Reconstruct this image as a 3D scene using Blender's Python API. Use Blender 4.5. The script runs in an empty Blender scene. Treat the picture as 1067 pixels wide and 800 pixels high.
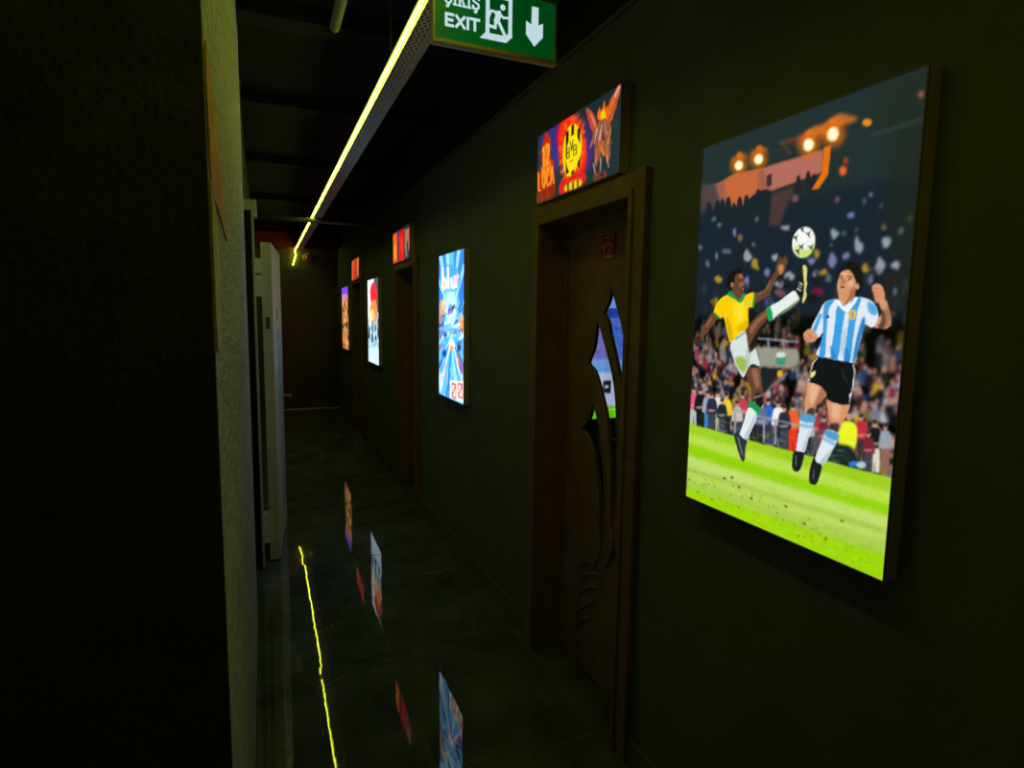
import bpy, bmesh, math, random, json
import numpy as np
from mathutils import Matrix, Vector, geometry

scene = bpy.context.scene
COL = scene.collection
random.seed(4)

# ------------------------------------------------------------------ camera, world, exposure
cam_data = bpy.data.cameras.new('camera')
cam_data.sensor_width = 36.0
cam_data.lens = 20.92
cam_data.clip_start = 0.02
cam = bpy.data.objects.new('camera', cam_data)
COL.objects.link(cam)
R = Matrix(((0.92331, 0.02996, -0.38288), (-0.38377, 0.10944, -0.91692), (0.01443, 0.99354, 0.11254)))
cam.matrix_world = Matrix.Translation((0, 0, 1.6)) @ R.to_4x4()
scene.camera = cam

world = bpy.data.worlds.new('world')
scene.world = world
world.use_nodes = True
world.node_tree.nodes['Background'].inputs['Color'].default_value = (0.5, 0.6, 0.4, 1)
world.node_tree.nodes['Background'].inputs['Strength'].default_value = 0.0005

scene.view_settings.view_transform = 'Standard'
scene.view_settings.look = 'None'
scene.view_settings.gamma = 1.0
scene.view_settings.use_curve_mapping = False
scene.view_settings.exposure = 0.0
scene.cycles.use_denoising = True
scene.cycles.max_bounces = 8

STRIP_POWER = 14.5

# ------------------------------------------------------------------ materials
def lin(c):
    return tuple(((v / 255) / 12.92 if v / 255 <= 0.04045 else ((v / 255 + 0.055) / 1.055) ** 2.4) for v in c[:3])

MATS = {}
def mat(name, rgb, rough=0.6, metal=0.0, ior=1.45, emit=None, strength=0.0, noise=None, bump=None, spec=None, stretch=None):
    """noise = (scale, amount) varies the colour, bump = (scale, strength, distance) is fine relief"""
    m = bpy.data.materials.new(name); m.use_nodes = True
    nt = m.node_tree; b = nt.nodes['Principled BSDF']
    b.inputs['Base Color'].default_value = (*rgb, 1); b.inputs['Roughness'].default_value = rough
    b.inputs['Metallic'].default_value = metal; b.inputs['IOR'].default_value = ior
    if spec is not None: b.inputs['Specular IOR Level'].default_value = spec
    if emit:
        b.inputs['Emission Color'].default_value = (*emit, 1); b.inputs['Emission Strength'].default_value = strength
    if noise or bump:
        geo = nt.nodes.new('ShaderNodeVectorMath'); geo.operation = 'MULTIPLY'; geo.inputs[1].default_value = stretch or (1, 1, 1)
        nt.links.new(nt.nodes.new('ShaderNodeNewGeometry').outputs['Position'], geo.inputs[0])
    if noise:
        n = nt.nodes.new('ShaderNodeTexNoise'); n.inputs['Scale'].default_value = noise[0]; n.inputs['Detail'].default_value = 6
        nt.links.new(geo.outputs['Vector'], n.inputs['Vector'])
        r = nt.nodes.new('ShaderNodeValToRGB')
        k = noise[1]
        r.color_ramp.elements[0].position = 0.3; r.color_ramp.elements[1].position = 0.7
        r.color_ramp.elements[0].color = (*[v * (1 - k) for v in rgb], 1); r.color_ramp.elements[1].color = (*[min(1, v * (1 + k)) for v in rgb], 1)
        nt.links.new(n.outputs['Fac'], r.inputs['Fac']); nt.links.new(r.outputs['Color'], b.inputs['Base Color'])
    if bump:
        n2 = nt.nodes.new('ShaderNodeTexNoise'); n2.inputs['Scale'].default_value = bump[0]; n2.inputs['Detail'].default_value = 4
        nt.links.new(geo.outputs['Vector'], n2.inputs['Vector'])
        bp = nt.nodes.new('ShaderNodeBump'); bp.inputs['Strength'].default_value = bump[1]; bp.inputs['Distance'].default_value = bump[2]
        nt.links.new(n2.outputs['Fac'], bp.inputs['Height']); nt.links.new(bp.outputs['Normal'], b.inputs['Normal'])
    MATS[name] = m
    return m

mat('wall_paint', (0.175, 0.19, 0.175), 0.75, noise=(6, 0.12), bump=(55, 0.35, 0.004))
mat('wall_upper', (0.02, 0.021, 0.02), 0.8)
mat('concrete', (0.60, 0.615, 0.59), 0.8, noise=(130, 0.45), bump=(170, 0.9, 0.006), stretch=(1, 0.12, 1))
mat('shade_toned_wall', (0.13, 0.098, 0.065), 0.85, noise=(9, 0.2), bump=(70, 0.5, 0.006))  # dark tone holds the shade of the pillar's front; near walls share it
mat('ceiling_black', (0.007, 0.012, 0.0115), 0.8, noise=(2, 0.2))
mat('end_wall', (0.11, 0.09, 0.065), 0.7, noise=(1.5, 0.2))
mat('grout', (0.10, 0.12, 0.11), 0.5)
mat('baseboard', (0.17, 0.18, 0.15), 0.3)
mat('brown_wood', (0.31, 0.16, 0.068), 0.42, noise=(14, 0.25), bump=(60, 0.1, 0.001))
mat('brown_leaf', (0.30, 0.165, 0.085), 0.38, noise=(11, 0.25), bump=(60, 0.1, 0.001))
mat('cream_steel', (0.88, 0.82, 0.58), 0.4, noise=(3, 0.06))
mat('dark_gap', (0.012, 0.012, 0.009), 0.6)
mat('lock_metal', (0.16, 0.16, 0.10), 0.4, 0.6)
mat('brass', (0.75, 0.62, 0.30), 0.25, 1.0)
mat('steel', (0.86, 0.88, 0.88), 0.42, 0.0, noise=(30, 0.12))
mat('grey_pipe', (0.20, 0.23, 0.25), 0.5)
mat('dark_pipe', (0.16, 0.15, 0.13), 0.45)
mat('red_beam', (0.20, 0.002, 0.003), 0.6, noise=(5, 0.2))
mat('housing', (0.80, 0.56, 0.34), 0.5)
mat('frame_dark', (0.34, 0.28, 0.18), 0.35)
mat('sign_frame', (0.62, 0.52, 0.22), 0.45)
mat('sign_under', (0.75, 0.74, 0.70), 0.5)
mat('sign_green', (0.0, 0.14, 0.04), 0.5, emit=lin((0, 62, 18)), strength=1.0)
mat('sign_white', (0.03, 0.03, 0.03), 0.9, emit=lin((190, 217, 224)), strength=1.0)
mat('strip_tube', (0.5, 0.5, 0.1), 0.5, emit=(0.84, 1.0, 0.06), strength=STRIP_POWER)
mat('plate_red', (0.42, 0.020, 0.020), 0.45)
mat('plate_text', (0.8, 0.60, 0.44), 0.5)
mat('patch_orange', (0.80, 0.34, 0.10), 0.6, noise=(18, 0.3))
mat('patch_olive', (0.80, 0.66, 0.10), 0.6, noise=(18, 0.3))
mat('sticker', (0.62, 0.74, 0.85), 0.5, noise=(70, 0.6))
mat('sensor', (0.50, 0.28, 0.28), 0.5)
mat('black_plastic', (0.012, 0.012, 0.013), 0.35)
mat('room_wall', (0.10, 0.11, 0.11), 0.8)
mat('cable', (0.03, 0.03, 0.03), 0.6)

def marble():
    m = bpy.data.materials.new('dark_marble'); m.use_nodes = True
    nt = m.node_tree; N = nt.nodes; Lk = nt.links; b = N['Principled BSDF']
    tc = N.new('ShaderNodeNewGeometry')
    info = N.new('ShaderNodeObjectInfo')
    add = N.new('ShaderNodeVectorMath'); add.operation = 'MULTIPLY_ADD'
    cmb = N.new('ShaderNodeCombineXYZ'); Lk.new(info.outputs['Random'], cmb.inputs[0]); Lk.new(info.outputs['Random'], cmb.inputs[1])
    add.inputs[1].default_value = (40, 23, 0)
    Lk.new(cmb.outputs[0], add.inputs[0]); Lk.new(tc.outputs['Position'], add.inputs[2])
    base = N.new('ShaderNodeTexNoise'); base.inputs['Scale'].default_value = 3.2; base.inputs['Detail'].default_value = 9; base.inputs['Roughness'].default_value = 0.62
    Lk.new(add.outputs[0], base.inputs['Vector'])
    ramp = N.new('ShaderNodeValToRGB')
    ramp.color_ramp.elements[0].position = 0.33; ramp.color_ramp.elements[0].color = (0.05, 0.064, 0.056, 1)
    ramp.color_ramp.elements[1].position = 0.72; ramp.color_ramp.elements[1].color = (0.17, 0.205, 0.185, 1)
    Lk.new(base.outputs['Fac'], ramp.inputs['Fac'])
    warp = N.new('ShaderNodeTexNoise'); warp.inputs['Scale'].default_value = 1.7; warp.inputs['Detail'].default_value = 5
    Lk.new(add.outputs[0], warp.inputs['Vector'])
    wadd = N.new('ShaderNodeVectorMath'); wadd.operation = 'MULTIPLY_ADD'; wadd.inputs[1].default_value = (0.55, 0.55, 0)
    Lk.new(warp.outputs['Color'], wadd.inputs[0]); Lk.new(add.outputs[0], wadd.inputs[2])
    vor = N.new('ShaderNodeTexVoronoi'); vor.feature = 'DISTANCE_TO_EDGE'; vor.inputs['Scale'].default_value = 1.25
    Lk.new(wadd.outputs[0], vor.inputs['Vector'])
    vr = N.new('ShaderNodeValToRGB'); vr.color_ramp.elements[0].position = 0.0; vr.color_ramp.elements[0].color = (1, 1, 1, 1)
    vr.color_ramp.elements[1].position = 0.006; vr.color_ramp.elements[1].color = (0, 0, 0, 1)
    Lk.new(vor.outputs['Distance'], vr.inputs['Fac'])
    gate = N.new('ShaderNodeTexNoise'); gate.inputs['Scale'].default_value = 2.3
    Lk.new(add.outputs[0], gate.inputs['Vector'])
    gr = N.new('ShaderNodeMapRange'); gr.inputs[1].default_value = 0.48; gr.inputs[2].default_value = 0.66
    Lk.new(gate.outputs['Fac'], gr.inputs[0])
    mul = N.new('ShaderNodeMath'); mul.operation = 'MULTIPLY'
    Lk.new(vr.outputs['Color'], mul.inputs[0]); Lk.new(gr.outputs[0], mul.inputs[1])
    mix = N.new('ShaderNodeMix'); mix.data_type = 'RGBA'
    Lk.new(mul.outputs[0], mix.inputs[0]); Lk.new(ramp.outputs['Color'], mix.inputs[6]); mix.inputs[7].default_value = (0.32, 0.34, 0.29, 1)
    Lk.new(mix.outputs[2], b.inputs['Base Color'])
    b.inputs['Roughness'].default_value = 0.02; b.inputs['IOR'].default_value = 1.64
    bn = N.new('ShaderNodeTexNoise'); bn.inputs['Scale'].default_value = 7; bn.inputs['Detail'].default_value = 3
    Lk.new(tc.outputs['Position'], bn.inputs['Vector'])
    bp = N.new('ShaderNodeBump'); bp.inputs['Strength'].default_value = 0.10; bp.inputs['Distance'].default_value = 0.002
    Lk.new(bn.outputs['Fac'], bp.inputs['Height']); Lk.new(bp.outputs['Normal'], b.inputs['Normal'])
    MATS['dark_marble'] = m
marble()

def glass():
    m = bpy.data.materials.new('door_glass'); m.use_nodes = True
    nt = m.node_tree; nt.nodes.remove(nt.nodes['Principled BSDF'])
    t = nt.nodes.new('ShaderNodeBsdfTransparent'); t.inputs[0].default_value = (0.86, 0.90, 0.90, 1)
    g = nt.nodes.new('ShaderNodeBsdfGlossy'); g.inputs['Roughness'].default_value = 0.08; g.inputs[0].default_value = (0.9, 0.9, 0.9, 1)
    lw = nt.nodes.new('ShaderNodeLayerWeight')
    pw = nt.nodes.new('ShaderNodeMath'); pw.operation = 'POWER'; pw.inputs[1].default_value = 5.0
    f = nt.nodes.new('ShaderNodeMath'); f.operation = 'MULTIPLY_ADD'; f.inputs[1].default_value = 0.9; f.inputs[2].default_value = 0.03
    nt.links.new(lw.outputs['Facing'], pw.inputs[0]); nt.links.new(pw.outputs[0], f.inputs[0])
    mx = nt.nodes.new('ShaderNodeMixShader')
    nt.links.new(f.outputs[0], mx.inputs[0]); nt.links.new(t.outputs[0], mx.inputs[1]); nt.links.new(g.outputs[0], mx.inputs[2])
    nt.links.new(mx.outputs[0], nt.nodes['Material Output'].inputs['Surface'])
    MATS['door_glass'] = m
glass()

def print_material(name, strength):
    m = bpy.data.materials.new(name); m.use_nodes = True
    nt = m.node_tree; b = nt.nodes['Principled BSDF']
    b.inputs['Base Color'].default_value = (0.02, 0.02, 0.02, 1); b.inputs['Roughness'].default_value = 0.35
    a = nt.nodes.new('ShaderNodeAttribute'); a.attribute_name = 'ink'
    nt.links.new(a.outputs['Color'], b.inputs['Emission Color']); b.inputs['Emission Strength'].default_value = strength
    MATS[name] = m
print_material('backlit_print', 1.0)
print_material('backlit_bright', 1.5)
print_material('backlit_far', 1.25)
print_material('screen_glow', 1.1)

# ------------------------------------------------------------------ mesh helpers
def link(name, me, m, parent=None):
    o = bpy.data.objects.new(name, me); COL.objects.link(o)
    if m: me.materials.append(MATS[m])
    if parent: o.parent = parent; o.matrix_parent_inverse = Matrix.Identity(4)
    return o

class MB:
    def __init__(s): s.bm = bmesh.new()
    def box(s, x0, x1, y0, y1, z0, z1, bev=0.0, rot=None):
        r = bmesh.ops.create_cube(s.bm, size=1)
        M = Matrix.Translation(((x0 + x1) / 2, (y0 + y1) / 2, (z0 + z1) / 2)) @ Matrix.Diagonal((x1 - x0, y1 - y0, z1 - z0, 1))
        if rot: M = rot @ M
        bmesh.ops.transform(s.bm, matrix=M, verts=r['verts'])
        if bev:
            es = list({e for v in r['verts'] for e in v.link_edges})
            bmesh.ops.bevel(s.bm, geom=es, offset=bev, segments=2, affect='EDGES', profile=0.6)
        return s
    def tube(s, pts, rad, n=10, cap=True):
        pts = [Vector(p) for p in pts]; rings = []; prev = None
        for i, p in enumerate(pts):
            d = (pts[min(i + 1, len(pts) - 1)] - pts[max(i - 1, 0)]).normalized()
            up = Vector((0, 0, 1)) if abs(d.z) < 0.9 else Vector((1, 0, 0))
            a = d.cross(up).normalized(); b = a.cross(d).normalized()
            if prev is not None and a.dot(prev) < 0: a, b = -a, -b
            prev = a
            rr = rad[i] if isinstance(rad, (list, tuple)) else rad
            rings.append([s.bm.verts.new(p + (a * math.cos(2 * math.pi * k / n) + b * math.sin(2 * math.pi * k / n)) * rr) for k in range(n)])
        for i in range(len(rings) - 1):
            for k in range(n):
                f = s.bm.faces.new((rings[i][k], rings[i][(k + 1) % n], rings[i + 1][(k + 1) % n], rings[i + 1][k])); f.smooth = True
        if cap:
            s.bm.faces.new(rings[0]); s.bm.faces.new(list(reversed(rings[-1])))
        return s
    def plate(s, outer, holes, to3, t):
        """flat board with holes: outer/holes are 2d loops, to3(u, v, w) places them, w runs 0..t"""
        loops = [outer] + list(holes)
        vs = []
        for w in (0, t):
            vs.append([[s.bm.verts.new(to3(u, v, w)) for u, v in lp] for lp in loops])
        flat = [[v for lp in layer for v in lp] for layer in vs]
        tris = geometry.tessellate_polygon([[Vector((u, v, 0)) for u, v in lp] for lp in loops])
        for k in (0, 1):
            for t3 in tris:
                try: s.bm.faces.new([flat[k][i] for i in t3])
                except ValueError: pass
        for li, lp in enumerate(loops):
            n = len(lp)
            for i in range(n):
                j = (i + 1) % n
                s.bm.faces.new((vs[0][li][i], vs[0][li][j], vs[1][li][j], vs[1][li][i]))
        return s
    def build(s, name, m, parent=None):
        bmesh.ops.recalc_face_normals(s.bm, faces=s.bm.faces)
        me = bpy.data.meshes.new(name); s.bm.to_mesh(me); s.bm.free()
        return link(name, me, m, parent)

def tag(o, label=None, cat=None, group=None, kind=None):
    if label: o['label'] = label
    if cat: o['category'] = cat
    if group: o['group'] = group
    if kind: o['kind'] = kind
    return o
def empty(name, loc=(0, 0, 0)):
    o = bpy.data.objects.new(name, None); COL.objects.link(o); o.location = loc; o.empty_display_size = 0.1
    return o
def under(o, root):
    """parent a mesh built in world coordinates to a root that stands at its own base"""
    for v in o.data.vertices: v.co -= root.location
    o.parent = root
    return o
def struct(mb, name, m):
    return tag(mb.build(name, m), kind='structure')

# stroke lettering: each glyph is a set of bars in a unit box
def bars(mb, strokes, u0, v0, w, h, t, to3):
    for st in strokes:
        for a, b in zip(st, st[1:]):
            pa = Vector((u0 + a[0] * w, v0 + a[1] * h)); pb = Vector((u0 + b[0] * w, v0 + b[1] * h))
            d = (pb - pa).normalized(); nrm = Vector((-d.y, d.x)) * t / 2
            pa = pa - d * t * 0.35; pb = pb + d * t * 0.35
            vs = [mb.bm.verts.new(to3(*p)) for p in (pa + nrm, pb + nrm, pb - nrm, pa - nrm)]
            mb.bm.faces.new(vs)

GLYPH = {
 'E': [[(0, 0), (0, 1)], [(0, 0), (1, 0)], [(0, .5), (.9, .5)], [(0, 1), (1, 1)]],
 'X': [[(0, 0), (1, 1)], [(0, 1), (1, 0)]],
 'I': [[(.5, 0), (.5, 1)]],
 'T': [[(.5, 0), (.5, 1)], [(0, 1), (1, 1)]],
 '1': [[(.1, .75), (.5, 1), (.5, 0)]],
 '2': [[(.02, .78), (.25, 1), (.7, 1), (.95, .78), (.85, .52), (.02, 0), (1, 0)]],
 'Is': [[(.5, 0), (.5, 1)], [(.15, 0), (.85, 0)], [(.15, 1), (.85, 1)]],
 'K': [[(.15, 0), (.15, 1)], [(-.05, 0), (.35, 0)], [(-.05, 1), (.35, 1)], [(.2, .42), (.85, 1)], [(.4, .6), (.9, 0)], [(.65, 0), (1.08, 0)], [(.65, 1), (1.05, 1)]],
 'Cc': [[(.95, .75), (.75, .95), (.4, 1), (.1, .78), (.0, .5), (.1, .22), (.4, 0), (.75, .03), (1, .25)], [(.95, 1), (.95, .72)], [(.5, 0), (.62, -.14), (.5, -.26), (.3, -.24)]],
 'Ss': [[(.9, .78), (.7, .98), (.35, 1), (.08, .82), (.12, .6), (.5, .5), (.88, .38), (.92, .16), (.65, 0), (.3, .02), (.06, .22)], [(.92, 1), (.92, .76)], [(.06, 0), (.06, .24)], [(.5, 0), (.62, -.14), (.5, -.26), (.3, -.24)]],
}

# ------------------------------------------------------------------ the shell of the corridor
XW = 1.18            # face of the right wall
END = 10.50          # face of the end wall
CEIL = 3.02
DOORS = [(1.755, 2.465), (4.895, 5.605), (7.795, 8.505)]      # clear openings in the right wall
DOOR_H = 2.005

fl = struct(MB().box(-2.2, 1.35, -2.0, END + 0.15, -0.12, -0.012), 'floor', 'grout')
rnd = random.Random(8)
cols = [(-2.2, -1.2712), (-1.270, -0.6712), (-0.670, -0.0712), (-0.070, 0.5288), (0.530, 1.1288), (1.130, 1.332)]
rows = []
y = -2.0 + 0.0
edges = [-2.12 + 1.2 * k for k in range(12)]
tile_mesh = {}
for ci, (x0, x1) in enumerate(cols):
    for y0 in edges:
        y1 = min(y0 + 1.1988, END + 0.1)
        if x1 < -0.08 and y0 > 1.1: continue
        yy0 = max(y0, -2.0)
        w, d = x1 - x0, y1 - yy0
        if d < 0.05: continue
        key = (round(w, 3), round(d, 3))
        if key not in tile_mesh:
            mb = MB().box(-w / 2, w / 2, -d / 2, d / 2, -0.012, 0.0, 0.0006)
            bmesh.ops.recalc_face_normals(mb.bm, faces=mb.bm.faces)
            me = bpy.data.meshes.new('floor_tile'); mb.bm.to_mesh(me); mb.bm.free(); me.materials.append(MATS['dark_marble'])
            tile_mesh[key] = me
        o = bpy.data.objects.new('floor_tile', tile_mesh[key]); COL.objects.link(o); o.parent = fl
        o.location = ((x0 + x1) / 2, (yy0 + y1) / 2, 0)
        o.rotation_euler = (math.radians(rnd.uniform(-0.10, 0.10)), math.radians(rnd.uniform(-0.22, 0.22)), 0)

cl = struct(MB().box(-2.2, 1.35, -2.0, END + 0.15, CEIL, CEIL + 0.12), 'ceiling', 'ceiling_black')
for yb in (3.1, 4.35, 6.0, 7.9):
    MB().box(-0.10, 1.175, yb, yb + 0.14, CEIL - 0.07, CEIL - 0.001, 0.004).build('ceiling_beam', 'ceiling_black', cl)

mb = MB()
ys = [-2.0] + [v for d in DOORS for v in (d[0] - 0.03, d[1] + 0.03)] + [END + 0.15]
for i in range(0, len(ys), 2):
    mb.box(XW, XW + 0.15, ys[i], ys[i + 1], 0, 2.645)
for d in DOORS:
    mb.box(XW, XW + 0.15, d[0] - 0.03, d[1] + 0.03, DOOR_H + 0.03, 2.645)
struct(mb, 'wall_right', 'wall_paint')
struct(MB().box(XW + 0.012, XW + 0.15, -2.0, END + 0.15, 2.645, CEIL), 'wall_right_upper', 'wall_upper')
struct(MB().box(XW - 0.010, XW + 0.011, -2.0, END, 2.646, 2.664, 0.003), 'trim_1', 'wall_paint')

mb = MB()
ys = [-2.0] + [v for d in DOORS for v in (d[0] - 0.09, d[1] + 0.09)] + [END]
for i in range(0, len(ys), 2):
    mb.box(XW - 0.014, XW - 0.0005, ys[i] + 0.001, ys[i + 1] - 0.001, 0.002, 0.100, 0.003)
struct(mb, 'baseboard_right', 'baseboard')

struct(MB().box(-0.25, XW, END, END + 0.15, 0, CEIL), 'wall_end', 'end_wall')
struct(MB().box(0.05, XW - 0.02, END - 0.012, END - 0.0005, 0.001, 0.016, 0.003), 'baseboard_end', 'steel')
# pillar of wall by the camera: rough concrete side to the corridor, shade of the front put into a darker colour
struct(MB().box(-1.75, -0.0722, 1.070, 3.262, 0, CEIL), 'wall_left_pillar', 'concrete')
struct(MB().box(-2.05, -0.0724, 1.050, 1.0695, 0, CEIL), 'wall_left_front', 'shade_toned_wall')
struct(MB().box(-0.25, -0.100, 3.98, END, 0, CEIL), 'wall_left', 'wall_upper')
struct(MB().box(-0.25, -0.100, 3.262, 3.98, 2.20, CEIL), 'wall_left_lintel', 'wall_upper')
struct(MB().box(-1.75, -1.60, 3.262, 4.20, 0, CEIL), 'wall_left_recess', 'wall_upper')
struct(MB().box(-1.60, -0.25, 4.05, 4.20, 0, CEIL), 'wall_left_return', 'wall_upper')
struct(MB().box(-2.2, -2.05, -2.0, 1.05, 0, CEIL), 'wall_left_near', 'shade_toned_wall')
struct(MB().box(-2.2, 1.35, -2.15, -2.0, 0, CEIL), 'wall_back', 'shade_toned_wall')

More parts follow.
